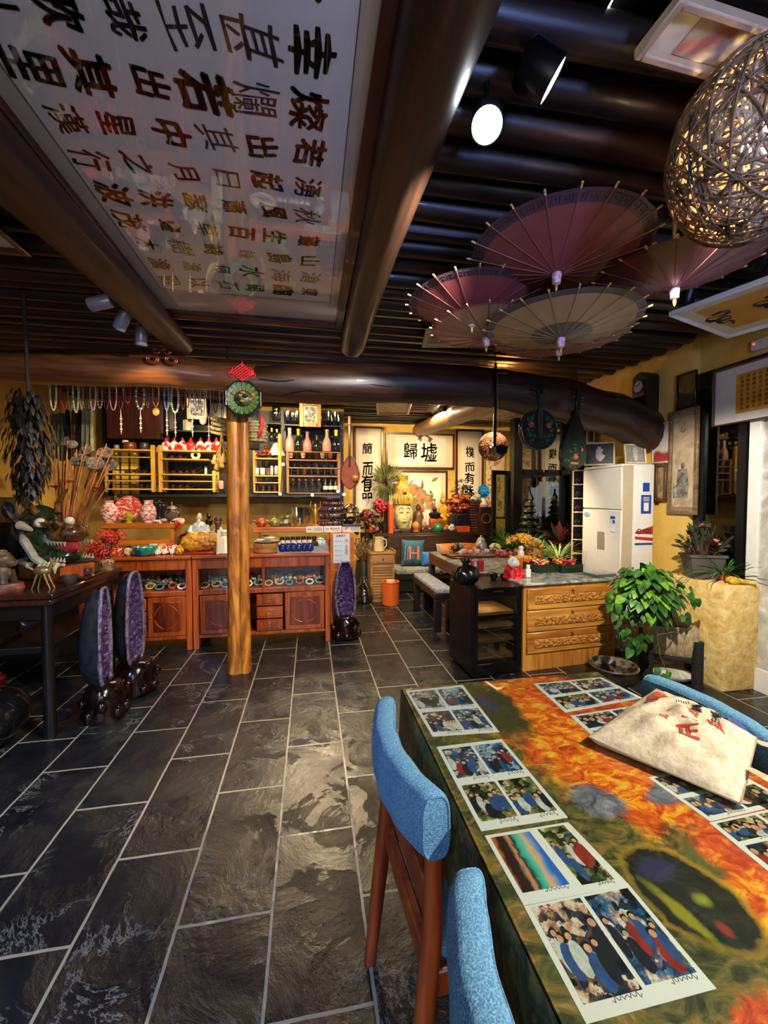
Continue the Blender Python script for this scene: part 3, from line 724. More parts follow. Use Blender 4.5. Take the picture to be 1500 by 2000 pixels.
for i, px in enumerate((214, 291)):
    ware('porcelain_vase', vprof, px, 1021, yP, 44, redwhite, ('left' if i == 0 else 'right') + ' one of two white porcelain vases with red landscapes flanking the red plate', 'vase', zs, 24)
p = A(252, 1018, yP + .07); p.z = zs
t = T('porcelain_plate', 'red and white landscape plate on a dark stand between the two vases', 'plate', p); R_ = 25 * mpp(p)
m = MB(); m.lathe([(0, 0), (R_ * .6, .004), (R_ * .97, .016), (R_, .02), (R_ * .95, .022), (R_ * .6, .012), (0, .008)], n=36); m.xf(Matrix.Translation((0, 0, R_ + .01)) @ Matrix.Rotation(PI / 2 - .2, 4, 'X')); m.build('plate', redwhite2, t)
m = MB(); m.tube([(-.06, -.03, 0), (-.05, -.01, .03), (-.05, .02, .09)], .006); m.tube([(.06, -.03, 0), (.05, -.01, .03), (.05, .02, .09)], .006); m.cyl((-.06, 0, .01), (.06, 0, .01), .006); m.build('stand', M('1a0d08', .4), t)
gold = M('b8892c', .35, .6, .3)
ware('brass_urn', [(.3, 0), (.34, .05), (.22, .15), (.42, .4), (.45, .6), (.3, .8), (.34, .9), (.2, 1)], 252, 1023, SY + .04, 22, splat('aged_brass', [(.4, '8a7a20'), (.6, 'c4a83c')], 40, 1, 4, .35), 'small patterned brass urn in front of the red plate', 'urn', zs)
ware('dark_jar', [(.22, 0), (.25, .05), (.2, .2), (.3, .55), (.36, .8), (.3, .86), (.34, .9), (.08, .96), (.05, 1.05)], 312, 1008, yP + .05, 42, M('1c1a1e', .2), 'black lidded jar beside the right porcelain vase', 'jar', zs)
for k, (px, hp, c_, lb) in enumerate(((353, 30, '1a2a1c', 'dark green jar'), (364, 36, '2a1a14', 'tall dark brown jar'), (374, 26, '1e3a26', 'small green glazed pot'), (440, 34, '4a3a20', 'dull yellow-brown jar'), (449, 28, '5a2c1a', 'red-brown jar'))):
    ware('lidded_jar', [(.26, 0), (.34, .2), (.38, .55), (.24, .8), (.28, .84), (.06, .93), (.05, 1), (0, 1)], px, 1012, CY + .46, hp, M(c_, .25, 0, .3, 30), lb + (' at the back between tea caddy and sage figurine' if k < 3 else ' at the back beside the timber post'), 'jar', zs if k < 3 and px < 346 else ZT + .0)
ware('tea_caddy', [(.3, 0), (.36, .15), (.36, .5), (.28, .6), (.32, .63), (.2, .75), (.05, .82), (.05, .95), (0, 1)], 336, 1010, yP + .08, 40, splat('dark_red_metal', [(.45, '3a1512'), (.55, '6a6460')], 24, 1, 3, .3), 'dark red and silver lidded tea caddy right of the black jar', 'jar', zs)
m = MB(); m.ball((0, 0, .055), (.06, .05, .05), 18, 12, .06)
one(m, 'fur_hat', M('4a3a30', .95, 0, .4, 60, .8, 150), 'brown furry ball behind the shells on the left riser', 'ornament', (A(337, 1012, SY + .05).x, SY + .03, zs))
for i, (px, s_, cl) in enumerate(((325, .05, 'd8a49a'), (343, .055, 'dcb4a4'), (306, .035, 'e2cabb'))):
    m = MB(); m.tube([(s_ * 1.1 * math.cos(a_) * (1 - a_ / 9), s_ * .5 * math.sin(a_) * (1 - a_ / 9), s_ * .35 + s_ * .05 * a_) for a_ in [j * .5 for j in range(17)]], [s_ * .5 * (1 - j / 19) for j in range(17)], 8)
    one(m, 'sea_shell', M(cl, .5, 0, .3, 30), ['pink sea shell on the left riser, middle one', 'pink sea shell on the left riser, nearest the red tulip', 'small pale sea shell next to the right vase'][i], 'shell', (A(px, 1020, SY + .02).x, SY + .015, zs + .002))
# robed porcelain sage seated on a rock
p = A(390, 1040, CY + .30); p.z = zt; h = 74 * mpp(p)
t = T('sage_figurine', 'white-haired porcelain sage in a pale blue robe on a rock, left of the post', 'figurine', p)
rock = splat('rock_glaze', [(.4, '3c3a30'), (.6, '7a7458')], 20, 1, 4, .4)
m = MB(); m.lathe([(h * .30, 0), (h * .33, h * .08), (h * .28, h * .2), (h * .2, h * .3)], n=18);
for i in range(len(m.v)): m.v[i] += V((rnd.uniform(-.008, .008), rnd.uniform(-.008, .008), rnd.uniform(-.004, .004)))
m.build('rock', rock, t)
robe = splat('pale_blue_robe', [(.4, '9fb4c0'), (.6, 'cdd9dc')], 18, 1, 3, .25)
m = MB(); m.lathe([(h * .27, h * .24), (h * .29, h * .32), (h * .22, h * .4), (h * .18, h * .52), (h * .19, h * .66), (h * .13, h * .76), (h * .05, h * .8)], n=20, sy=.8)
m.tube([(-h * .17, 0, h * .68), (-h * .22, -h * .06, h * .52), (-h * .1, -h * .2, h * .46)], [h * .07, h * .075, h * .05], 10); m.tube([(h * .17, 0, h * .68), (h * .22, -h * .06, h * .52), (h * .08, -h * .2, h * .45)], [h * .07, h * .075, h * .05], 10)
m.tube([(-h * .1, -h * .1, h * .3), (-h * .26, -h * .16, h * .3), (-h * .12, -h * .26, h * .26)], [h * .09, h * .1, h * .06], 10); m.tube([(h * .1, -h * .1, h * .3), (h * .26, -h * .16, h * .3), (h * .12, -h * .26, h * .26)], [h * .09, h * .1, h * .06], 10)
m.build('robe', robe, t)
m = MB(); m.ball((0, -h * .02, h * .88), (h * .075, h * .08, h * .1), 14, 10); m.ball((0, -h * .1, h * .87), (h * .014, h * .02, h * .02), 8, 6); m.ball((-h * .05, -h * .2, h * .46), h * .035, 8, 6); m.ball((h * .04, -h * .2, h * .45), h * .035, 8, 6); m.build('head_and_hands', M('c9a488', .4), t)
m = MB(); m.ball((0, h * .01, h * .955), (h * .05, h * .06, h * .06), 10, 8); m.ball((0, -h * .085, h * .8), (h * .04, h * .03, h * .07), 10, 8); m.build('white_hair_and_beard', M('e2e0da', .5), t)
MB().ball((0, -h * .2, h * .5), (h * .09, h * .04, h * .035), 10, 6).build('orange_fruit', M('c8761c', .35), t)
# dark bearded figure
p = A(426, 1040, CY + .38); p.z = zt; h = 66 * mpp(p)
t = T('bearded_figurine', 'dark-faced bearded figurine in a pale green robe touching the post', 'figurine', p)
m = MB(); m.lathe([(h * .28, 0), (h * .3, h * .1), (h * .2, h * .3), (h * .19, h * .5), (h * .1, h * .68)], n=16, sy=.8); m.tube([(-h * .15, 0, h * .55), (-h * .22, -h * .1, h * .35), (-h * .05, -h * .2, h * .28)], h * .06, 8); m.tube([(h * .15, 0, h * .55), (h * .22, -h * .1, h * .35), (h * .1, -h * .2, h * .2)], h * .06, 8); m.build('robe', splat('pale_green_robe', [(.4, '8f9c80'), (.6, 'b8c2a4')], 18), t)
m = MB(); m.ball((0, 0, h * .82), (h * .1, h * .1, h * .14), 14, 10); m.ball((0, -h * .1, h * .8), h * .03, 8, 6); m.build('head', M('5a3424', .4), t)
m = MB(); m.ball((0, h * .01, h * .9), (h * .11, h * .11, h * .09), 12, 8); m.tube([(0, -h * .09, h * .74), (0, -h * .13, h * .55), (0, -h * .14, h * .4)], [h * .06, h * .05, h * .01], 8); m.build('hair_and_beard', M('1a1412', .6), t)
# tall dark lamp stand
ware('candle_stand', [(.10, 0), (.10, .04), (.02, .1), (.018, .6), (.09, .7), (.1, .78), (.03, .84), (.07, .9), (.02, 1)], 408, 1012, CY + .47, 72, M('14110f', .4), 'tall dark candle stand behind the sage figurine', 'candle stand', zt)
# red tulip
p = A(350, 1040, CY + .27); p.z = zt
t = T('tulip', 'single red tulip standing left of the sage figurine', 'flower', p); MB().tube([(.0, 0, 0), (-.005, 0, .05), (-.01, 0, A(350, 1030, CY + .27).z - zt)], .003, 6).build('stem', M('4a5a20', .6), t)
m = MB(); zb = A(350, 1032, CY + .27).z - zt
for q_ in range(5): m.leaf((-.01, 0, zb), (.35 * math.cos(q_ * 1.257), .35 * math.sin(q_ * 1.257), 1), (math.cos(q_ * 1.257), math.sin(q_ * 1.257), .2), .07, .035, droop=-.2)
m.build('petals', M('c01414', .4), t)

# ---------------- things on the left cabinet top
teal = splat('teal_glaze', [(.4, '0c5a58'), (.6, '2a9a90')], 20, 1, 4, .15)
p = A(283, 1084, CY + .07); p.z = zt; s_ = mpp(p)
one(MB().lathe([(9 * s_, 0), (15 * s_, 4 * s_), (22 * s_, 16 * s_), (22.5 * s_, 18 * s_), (20 * s_, 16 * s_), (13 * s_, 6 * s_), (0, 4 * s_)], n=28), 'teal_bowl', teal, 'glossy teal bowl at the front of the left cabinet', 'bowl', p)
# bracelet rolls: each roll a thing with its rings
rolls = [(283, 1056, 'e6dccb', 'cream'), (297, 1052, 'c8ccd0', 'pale grey'), (311, 1050, 'd2b04a', 'yellow'), (325, 1050, 'a8281c', 'red and white'), (340, 1048, 'e8e2d6', 'white'), (352, 1056, 'b5651e', 'amber')]
for i, (px, py, col, nm) in enumerate(rolls):
    p = A(px, 1072, CY + .16 + .012 * i); p.z = zt
    t = T('bracelet_roll', f'roll of {nm} bead bracelets behind the teal bowl', 'bracelet roll', p, .15, 'bracelet rolls on the left cabinet')
    MB().cyl((0, -.09, .034), (0, .1, .034), .024, .024, 12).build('roll', M('d8d0c4', .8), t)
    mp_ = [M(col, .35), M('8e1c14' if i in (3, 4) else 'c8a03c', .35), M('e4ded2', .4)]
    for j in range(6):
        r_ = MB()
        for q_ in range(12):
            r_.mat((q_ + j) % 3 if i > 1 else 0); r_.ball((.03 * math.cos(q_ * PI / 6), -.08 + .032 * j, .038 + .03 * math.sin(q_ * PI / 6)), .0088, 6, 4)
        r_.build('bracelet', mp_, t)
for i, (px, py, col, lb) in enumerate(((300, 1042, 'cfd6dc', 'stacked pale boxed bracelets at the back of the left cabinet'), (318, 1040, 'c9a36a', 'tan boxed bracelets right of the pale ones'), (333, 1038, 'b03a24', 'red boxed bracelets left of the red tulip'))):
    p = A(px, 1048, CY + .275); p.z = zt
    m = MB(); m.box(-.034, -.02, .0, .034, .02, .05, .004)
    for j in range(5): m.torus((-.026 + .013 * j, 0, .066), .018, .0055, 'x', 12, 6)
    one(m, 'boxed_bracelets', M(col, .4, 0, .3, 40), lb, 'bracelet', p)
# amber coloured rock on red base
p = A(392, 1083, CY + .14); p.z = zt; s_ = mpp(p)
t = T('amber_rock', 'rough yellow amber rock on a red wooden base, left of the price cards', 'ornament', p)
MB().box(-34 * s_, -.06, 0, 30 * s_, .06, .022, .006).build('base', M('8a1a12', .35), t)
m = MB(); m.ball((0, 0, .022 + 18 * s_), (36 * s_, .06, 19 * s_), 26, 16, .09); m.ball((22 * s_, 0, .03 + 20 * s_), (18 * s_, .05, 13 * s_), 18, 12, .1); m.build('rock', splat('amber', [(.35, '7a4210'), (.5, 'b87a1e'), (.65, 'd9a840')], 22, 1.5, 5, .3, bp=.4), t)
m = MB(); m.ball((0, 0, .04), (.04, .035, .042), 16, 10, .14)
one(m, 'amber_nugget', splat('amber', []), 'small yellow amber nugget left of the big amber rock', 'ornament', (A(352, 1080, CY + .1).x, CY + .08, zt))
# price cards in a clear stand
cardm = M('cfccc0', .5, 0, .03); inkm = M('55565a', .6, 0, 0)
p = A(440, 1084, CY + .05); p.z = zt
t = T('price_card_stand', 'clear stand with white price cards in front of the post', 'sign', p, .0)
s_ = mpp(p); lean = Matrix.Rotation(-.22, 4, 'X')
m = MB(); m.box(-17 * s_, 0, 0, 12 * s_, .004, 48 * s_); m.xf(lean @ Matrix.Translation((0, .01, .004))); m.build('back_card', cardm, t)
m = MB(); m.box(-13 * s_, -.02, 0, 17 * s_, -.016, 30 * s_); m.xf(lean @ Matrix.Translation((0, .005, .006))); m.build('front_card', cardm, t)
m = MB()
for c_ in range(9): m.box((-11 + 3 * c_) * s_, -.0175, 4 * s_, (-10 + 3 * c_) * s_, -.0162, (27 - (c_ % 3)) * s_)
for c_ in range(3): m.box(-10 * s_, -.0012, (36 + 3 * c_) * s_, 6 * s_, -.0002, (37 + 3 * c_) * s_)
m.xf(lean @ Matrix.Translation((0, .006, .006))); m.build('lettering', inkm, t)
MB().box(-22 * s_, -.05, 0, 20 * s_, .05, .005).build('foot', glass('dfe6e6', .2), t)
# little cups and snacks on the far left of the cabinet
cups = [(203, 1062, 'c9561c', 'orange paper flower ball'), (222, 1064, 'd86a1e', 'bright orange flower ball'), (236, 1058, 'd8c8b8', 'white beaded ball'), (250, 1066, 'c8ae84', 'straw coloured ball'), (262, 1055, 'c0b49c', 'grey white ball'), (243, 1046, '7a3c22', 'brown ball')]
for i, (px, py, col, nm) in enumerate(cups):
    p = A(px, py + 12, CY + .1 + .03 * (i % 3)); p.z = zt
    m = MB(); m.ball((0, 0, .036), .036, 14, 10, .12)
    one(m, 'trinket_ball', M(col, .6, 0, .45, 50, .5, 90), f'{nm} among the trinkets left of the teal bowl', 'ornament', p)
for i, px in enumerate((196, 212, 229, 246, 262, 276)):
    ware('tasting_cup', [(.3, 0), (.32, .08), (.5, .8), (.52, 1), (.46, 1), (.3, .2), (0, .18)], px, 1050, CY + .24, 15, M(['5a2c1a', '3a2018', '6a4a3a', '402016', '5e3a26', '74523a'][i], .3), f'small brown tasting cup in the row under the left riser, {ORD[i]}', 'cup', zt)

# ---------------- right of the post
tray = wood('7a4a1c', 'b98442', 0, 6, .5, 8, .2)
p = A(521, 1081, CY + .14); p.z = zt; s_ = mpp(p)
t = T('round_wooden_tray', 'round pale wooden tub with white saucers on top, right of the post', 'tray', p)
MB().lathe([(22 * s_, 0), (24 * s_, .01), (25 * s_, 19 * s_), (23.5 * s_, 19 * s_), (23 * s_, 12 * s_), (0, 12 * s_)], n=30).build('tub', tray, t)
MB().lathe([(0, 0), (18 * s_, .002), (24 * s_, .016), (22 * s_, .016), (0, .006)], (0, 0, 19 * s_), n=30).build('lid_plate', M('c8ccd0', .2), t)
for i, (dx, dy, r_, cl, lb) in enumerate(((-10, -.02, 9, 'e6e4dc', 'white saucer lying on the wooden tub, left one'), (6, .0, 11, 'dfe3e6', 'white saucer lying on the wooden tub, middle one'), (-3, .05, 8, '22201e', 'black shell dish on the wooden tub'))):
    one(MB().lathe([(0, 0), (r_ * s_ * .5, .002), (r_ * s_, .014), (r_ * s_ * .95, .016), (0, .006)], n=20), 'saucer', M(cl, .2), lb, 'saucer', (p.x + dx * s_, p.y + dy, zt + 19 * s_ + .0175 + .0165 * i))
for i, px in enumerate((503, 515, 527, 538)):
    ware('glass_teacup', [(.3, 0), (.42, .3), (.5, 1), (.47, 1), (.36, .3), (0, .12)], px, 1052, CY + .265, 16, glass('c9b48a', .25), f'glass teacup at the back behind the wooden tub, {ORD[i]}', 'cup', zt)
p = A(592, 1080, CY + .14); p.z = zt; s_ = mpp(p)
t = T('steel_tray', 'flat grey metal tray of little vials right of the wooden tub', 'tray', (p.x, p.y, zt)); W_ = 48 * s_
m = MB(); m.box(-W_, -.075, 0, W_, .08, .008); m.box(-W_, -.075, .008, W_, -.070, 11 * s_); m.box(-W_, .075, .008, W_, .08, 11 * s_); m.box(-W_, -.07, .008, -W_ + .005, .075, 11 * s_); m.box(W_ - .005, -.07, .008, W_, .075, 11 * s_); m.build('tray', M('8a8478', .3, .5), t)
zv = zt + .0082
for i in range(6):
    ware('blue_vial', [(.30, 0), (.42, .1), (.45, .4), (.38, .62), (.14, .72), (.14, .8), (.2, .82), (.2, 1), (0, 1)], 552 + i * 10.6, 1066, CY + .09, 21, M('16245e', .15), f'small round blue vial with a white cap on the metal tray, {ORD[i]}', 'vial', zv, 14, lambda t_, h: MB().lathe([(.21 * h, .78 * h), (.21 * h, 1.02 * h), (0, 1.02 * h)], n=12).build('cap', M('e6e6ea', .3), t_))
vc = ['e4ded0', 'c8a02c', '8a3c1e', 'e0dcd4', 'c08818', 'b8921c', '3a2a1a']
for i in range(7):
    ware('oil_vial', [(.25, 0), (.3, .05), (.3, .55), (.12, .7), (.12, .8), (.16, .8), (.16, 1), (0, 1)], 551 + i * 10.5, 1060, CY + .135, 27, M(vc[i], .2), f'small oil vial in the back row of the metal tray, {ORD[i]}', 'vial', zv, 12, lambda t_, h: MB().lathe([(.17 * h, .78 * h), (.17 * h, 1.02 * h), (0, 1.02 * h)], n=12).build('cap', M('1a1614', .3), t_))
for i in range(3):
    p = A(617 + 8 * i, 1064, CY + .1); p.z = zv
    one(MB().box(-.016, -.02, 0, .016, .02, .03 + .004 * i, .003), 'soap_block', M('cfc688', .6, 0, .15), f'pale yellow soap block at the right end of the metal tray, {ORD[i]}', 'soap', p)
ware('blue_jar', [(.3, 0), (.42, .2), (.46, .5), (.4, .72), (.25, .8), (.3, .84), (.12, .95), (0, 1)], 626, 1052, CY + .2, 24, splat('blue_white', [(.45, 'b8c4cc'), (.6, '5a7a98')], 30), 'pale blue white lidded jar behind the soap blocks', 'jar', zv)
# riser right: teapots, plant, vase, gold figure, carving, dome
def teapot(px, pyb, y, hpx, m_, label, z=None, sp=1):
    p = A(px, pyb, y)
    if z is not None: p.z = z
    h = hpx * mpp(p); t = T('teapot', label, 'teapot', p)
    MB().lathe([(.3 * h, 0), (.34 * h, .04 * h), (.58 * h, .3 * h), (.6 * h, .45 * h), (.45 * h, .68 * h), (.28 * h, .74 * h)], n=20).build('body', m_, t)
    MB().lathe([(.3 * h, .74 * h), (.2 * h, .84 * h), (.05 * h, .86 * h), (.08 * h, .95 * h), (0, h)], n=16).build('lid', m_, t)
    MB().tube([(sp * .5 * h, 0, .3 * h), (sp * .8 * h, 0, .45 * h), (sp * .95 * h, 0, .72 * h)], [.11 * h, .08 * h, .05 * h], 8).build('spout', m_, t)
    MB().tube([(-sp * .5 * h, 0, .6 * h), (-sp * .85 * h, 0, .62 * h), (-sp * .9 * h, 0, .35 * h), (-sp * .55 * h, 0, .22 * h)], .045 * h, 8).build('handle', m_, t)
    return t
yR = SY + .12
teapot(511, 1026, yR, 20, splat('red_pot', [(.4, '7a2c18'), (.6, 'b0563a')], 20, 1, 4, .2), 'reddish clay teapot on the right riser beside the post', zr)
teapot(536, 1026, yR, 20, splat('olive_pot', [(.4, '5a5a20'), (.6, '9a9a4a')], 20, 1, 4, .2), 'olive clay teapot on the right riser, right of the reddish one', zr)
p = A(557, 1010, yR + .05); p.z = zr + .03
def tuft(name, p, potm, r, h, col, n, L, label, cat='potted plant', W=.012, up=.9, ph=None, droop=.5, soil=True):
    t = T(name, label, cat, p); ph = ph or r
    MB().lathe([(r * .7, 0), (r, ph), (r * .92, ph), (r * .85, ph * .8), (0, ph * .8)], n=20).build('pot', potm, t)
    m = MB()
    for i in range(n):
        a_ = rnd.uniform(0, 2 * PI); e = rnd.uniform(.15, 1.2); d = V((math.cos(a_) * math.sin(e), math.sin(a_) * math.sin(e), math.cos(e) * up + .1))
        m.leaf((r * .4 * math.cos(a_), r * .4 * math.sin(a_), ph * .8), d, V((-d.x, -d.y, 1)), L * rnd.uniform(.6, 1.1), W * rnd.uniform(.7, 1.2), droop=droop)
    m.build('foliage', M(col, .5, 0, .35, 30), t, ang=3, fix=False); return t
tuft('potted_succulent', p, M('d8d4c6', .4), .045, .06, '6f8a3c', 60, .075, 'green succulent in a white pot on the right riser', W=.016)
one(MB().box(-.06, -.05, 0, .06, .05, .03, .004), 'wooden_block', M('2a1a10', .5), 'dark block under the white pot of the succulent', 'stand', (p.x, p.y, zr))
p = A(588, 1026, yR); p.z = zr; s_ = mpp(p)
m = MB(); n_ = 24
m.lathe([(13 * s_, 0), (14 * s_, .01), (18 * s_, 20 * s_), (21 * s_, 37 * s_), (20 * s_, 37 * s_), (17 * s_, 20 * s_), (12 * s_, 3 * s_), (0, 3 * s_)], n=n_)
for i, v in enumerate(m.v):
    if (i % n_) % 2: v.x *= .93; v.y *= .93
one(m, 'glass_vase', glass('e8eee6', .32, .05), 'big fluted clear glass vase on the right riser', 'vase', p)
p = A(616, 1026, yR + .02); p.z = zr; h = 50 * mpp(p)
t = T('brass_dancer', 'slim brass dancer figurine between the glass vase and the dark carving', 'figurine', p)
m = MB(); m.lathe([(.16 * h, 0), (.16 * h, .05 * h), (.06 * h, .08 * h), (.1 * h, .2 * h), (.06 * h, .4 * h), (.09 * h, .6 * h), (.04 * h, .7 * h), (.06 * h, .78 * h), (0, .88 * h)], n=14); m.tube([(-.08 * h, 0, .62 * h), (-.2 * h, 0, .75 * h), (-.16 * h, 0, .98 * h)], .025 * h, 6); m.tube([(.08 * h, 0, .62 * h), (.2 * h, 0, .72 * h), (.2 * h, 0, .95 * h)], .025 * h, 6); m.build('figure', gold, t)
# dark carved pagoda shelf
p = A(650, 1028, yR + .08); p.z = zr; s_ = mpp(p); dkred = wood('1a0806', '3c140e', 0, 8, .3, 8, .4)
t = T('carved_wood_stand', 'dark carved wooden stand in tiers on the right end of the riser', 'carving', p)
for i, (w_, z0, z1) in enumerate(((30, 0, 9), (26, 12, 24), (28, 26, 36), (20, 38, 46), (14, 48, 56))):
    m = MB(); m.box(-w_ * s_, -.07 + .008 * i, z0 * s_, w_ * s_, .07 - .008 * i, z1 * s_, .01)
    for q_ in range(7): m.ball(((q_ - 3) * w_ * s_ / 3.3, -.07 + .008 * i, (z0 + z1) / 2 * s_), (.016, .012, (z1 - z0) * .45 * s_), 8, 6, .15)
    if i: m.cyl((0, 0, (z0 - 4) * s_), (0, 0, z0 * s_), .03)
    m.build('tier', dkred, t)
p = A(685, 1026, CY + .36); p.z = zr; s_ = mpp(p)
t = T('glass_cloche', 'round glass cloche on a small four-legged dark stand, right end of the riser', 'terrarium', p)
MB().box(-17 * s_, -.08, 0, 18 * s_, .08, 5 * s_, .004).build('base', dkred, t)
m = MB()
for sx in (-15, 15):
    for y_ in (-.06, .06): m.cyl((sx * s_, y_, 5 * s_), (sx * s_, y_, 26 * s_), .005)
m.box(-17 * s_, -.07, 25 * s_, 17 * s_, .07, 26.5 * s_); m.build('legs', M('2a1a12', .4), t)
MB().lathe([(16 * s_, 26.5 * s_), (17 * s_, 32 * s_), (13 * s_, 39 * s_), (6 * s_, 43 * s_), (0, 44 * s_)], n=24).build('dome', glass('d8d8b8', .3, .05), t)
MB().ball((0, 0, 12 * s_), (11 * s_, .04, 7 * s_), 14, 8, .05).build('dark_stone', M('12160f', .4), t)
# three white signs along the riser edge
sg = M('c9c2b0', .5, 0, .03); redi = M('b0402a', .5, 0, 0)
for i, (x0_, x1_, txt) in enumerate(((598, 632, 0), (633, 668, 1), (669, 705, 2))):
    a_ = A(x0_, 1037, SY - .02); b_ = A(x1_, 1037, SY - .02); w_ = b_.x - a_.x; h = 11.5 * mpp(a_)
    t = T('counter_sign', ['white counter sign, left of three in a row on the riser edge', 'white counter sign in the middle of three on the riser edge', 'white counter sign with a red mark, right of three on the riser edge'][i], 'sign', (a_.x, SY - .004, zr - .052))
    MB().box(0, -.006, -.004, w_ - .004, 0, h).build('plate', sg, t)
    m = MB(); im = Matrix.Translation((0, -.0065, 0)) @ Matrix.Rotation(PI / 2, 4, 'X')
    if i == 1:
        for c_, ch in enumerate('禁止吸烟'): m.text(ch, im @ Matrix.Translation((w_ * (.42 + .13 * c_), h * .55, 0)) @ Matrix.Scale(h * .36, 4), .02)
    for r_ in range(3 if i != 1 else 1):
        for q_ in range(6): m.box(w_ * (.45 + .08 * q_), -.0072, h * (.22 + .2 * r_ if i != 1 else .16), w_ * (.51 + .08 * q_), -.0062, h * (.30 + .2 * r_ if i != 1 else .22))
    m.build('lettering', inkm, t, smooth=False)
    m = MB(); m.box(w_ * .1, -.0072, h * .45, w_ * .28, -.0062, h * .58) if i < 2 else m.tube([(w_ * .12, -.007, h * .3), (w_ * .2, -.007, h * .6), (w_ * .3, -.007, h * .7)], .004, 6); m.build('mark', inkm if i < 2 else redi, t)
# end panel of the riser with the notice
ex0, ex1 = cC + .012, A(691, 1100, CY + .26).x
t = T('counter_end_cabinet', 'narrow orange wood end cabinet behind the tall amethyst, carrying a notice', 'cabinet', (ex0, CY + .24, 0)); w_ = ex1 - ex0
m = MB(); m.box(0, 0, .06, .05, .32, zr - .055, .004); m.box(w_ - .06, 0, .06, w_, .32, zr - .055, .004); m.box(.05, .01, .06, w_ - .06, .3, zr - .06); m.box(.0, .0, 0, w_, .3, .06); m.build('body', stepw, t)
hp = zr - .07
MB().box(.03, -.004, hp - .30, .20, 0, hp).build('notice', M('b9c2c8', .5, 0, .03), t)
m = MB()
for c_, ch in enumerate('温馨提示'): m.text(ch, Matrix.Translation((.07 + .026 * c_, -.005, hp - .02)) @ Matrix.Rotation(PI / 2, 4, 'X') @ Matrix.Scale(.022, 4), .02)
for k_, zz in enumerate((.06, .12, .155, .19)):
    m.torus((.165, -.005, hp - zz - .01), .014, .0022, 'y', 16, 5); m.tube([(.156, -.005, hp - zz), (.174, -.005, hp - zz - .02)], .002, 5)
m.build('red_symbols', redi, t, smooth=False)
m = MB()
for k_ in range(5): m.box(.045, -.0052, hp - .07 - .05 * k_, .13, -.0042, hp - .074 - .05 * k_)
m.build('lines', M('5a7a94', .5), t)

# ================================================================== AMETHYST GEODES
crys = splat('amethyst', [(.35, '140c1c'), (.5, '35204a'), (.63, '553a6c'), (.77, '9a84a8')], 34, 1, 5, .15, bp=.9)
rind = splat('geode_rind', [(.4, '121418'), (.6, '24272c')], 9, 1, 5, .3, bp=.25)
crust = splat('geode_crust', [(.4, '3a3042'), (.6, '766a7c')], 30, 1, 4, .4, bp=.5)
pedm = splat('lacquer_root', [(.4, '080404'), (.6, '1a0a07')], 9, 1.5, 4, .14, bp=.3)
def geode(p, h, w_, d, rot, label, hb, prof=None, open_=.68):
    """half egg of dark rind standing on a carved base, opening lined with crystal; opening looks to local +x"""
    t = T('amethyst_geode', label, 'geode', p, rot)
    def half(z): # half width at height fraction
        return w_ * (math.sin(PI * min(max(z, .0), 1) ** .85) ** .26 if 0 < z < 1 else .3) * (.84 + .16 * (1 - z))
    zs_ = [.0, .015, .05, .12, .22, .35, .5, .65, .78, .88, .95, .985, 1.0]
    sh = MB(); n_ = 18
    def ringp(z, k, cut): # outline of one slice
        a_ = PI / 2 + PI * k / n_; hw_ = half(z); return V((d * (hw_ / w_) * math.cos(a_) * 1.0, hw_ * math.sin(a_), hb + h * z))
    sh.grid(lambda u, v: ringp(zs_[round(v * 12)], u * n_, 0), n_, 12)
    sh.build('rind', rind, t, ang=1.4)
    cr = MB(); cr.grid(lambda u, v: V((.004, (half(zs_[round(v * 12)])) * (u * 2 - 1), hb + h * zs_[round(v * 12)])), 1, 12);
    rim = MB(); P_ = [V((.004, half(z), hb + h * z)) for z in zs_] + [V((.004, -half(z), hb + h * z)) for z in reversed(zs_)]
    rim.tube(P_, .011, 8, True)
    for i in range(len(rim.v)): rim.v[i] += V([rnd.uniform(-.004, .004) for _ in range(3)])
    rim.build('pale_crust', crust, t, ang=1.2)
    cv = MB()
    def cav(u, v):
        z = .02 + .96 * v; hw_ = half(z) * .93; q_ = u * 2 - 1; dep = math.sqrt(max(0, 1 - q_ * q_)) * d * .45 * math.sin(PI * v) ** .5
        return V((-dep * open_ + rnd.uniform(-.007, .007), hw_ * q_, hb + h * z + rnd.uniform(-.004, .004)))
    cv.grid(cav, 16, 40); cv.build('crystal_lining', crys, t, smooth=False)
    b = MB(); b.lathe([(w_ * 1.25, 0), (w_ * 1.35, hb * .2), (w_ * 1.15, hb * .45), (w_ * 1.25, hb * .7), (w_ * 1.0, hb * 1.0), (w_ * .8, hb * 1.12)], n=20, sx=.9)
    for i in range(len(b.v)): b.v[i] += V((rnd.uniform(-.012, .012), rnd.uniform(-.012, .012), 0))
    for k in range(9):
        a_ = 2 * PI * k / 9; b.ball((w_ * 1.1 * math.cos(a_), w_ * 1.2 * math.sin(a_), hb * (.25 + .3 * (k % 2))), (.03, .035, .04), 8, 6, .1)
    b.build('carved_base', pedm, t, ang=1.2)
    return t
g1 = Zp(190, 1412, 0); geode(V((-1.30, 2.86, 0)), .62, .105, .15, .1, 'amethyst geode on a black base under the side table, nearer one', .20)
geode(V((-1.25, 3.19, 0)), .66, .12, .15, -.12, 'amethyst geode on a black base under the side table corner, further one', .20)
gp = Zp(673, 1236, 0)
geode(V((gp.x + .0, 4.05, 0)), .555, .105, .16, -PI / 2, 'tall amethyst geode on a black carved base at the right end of the cabinets', .20)
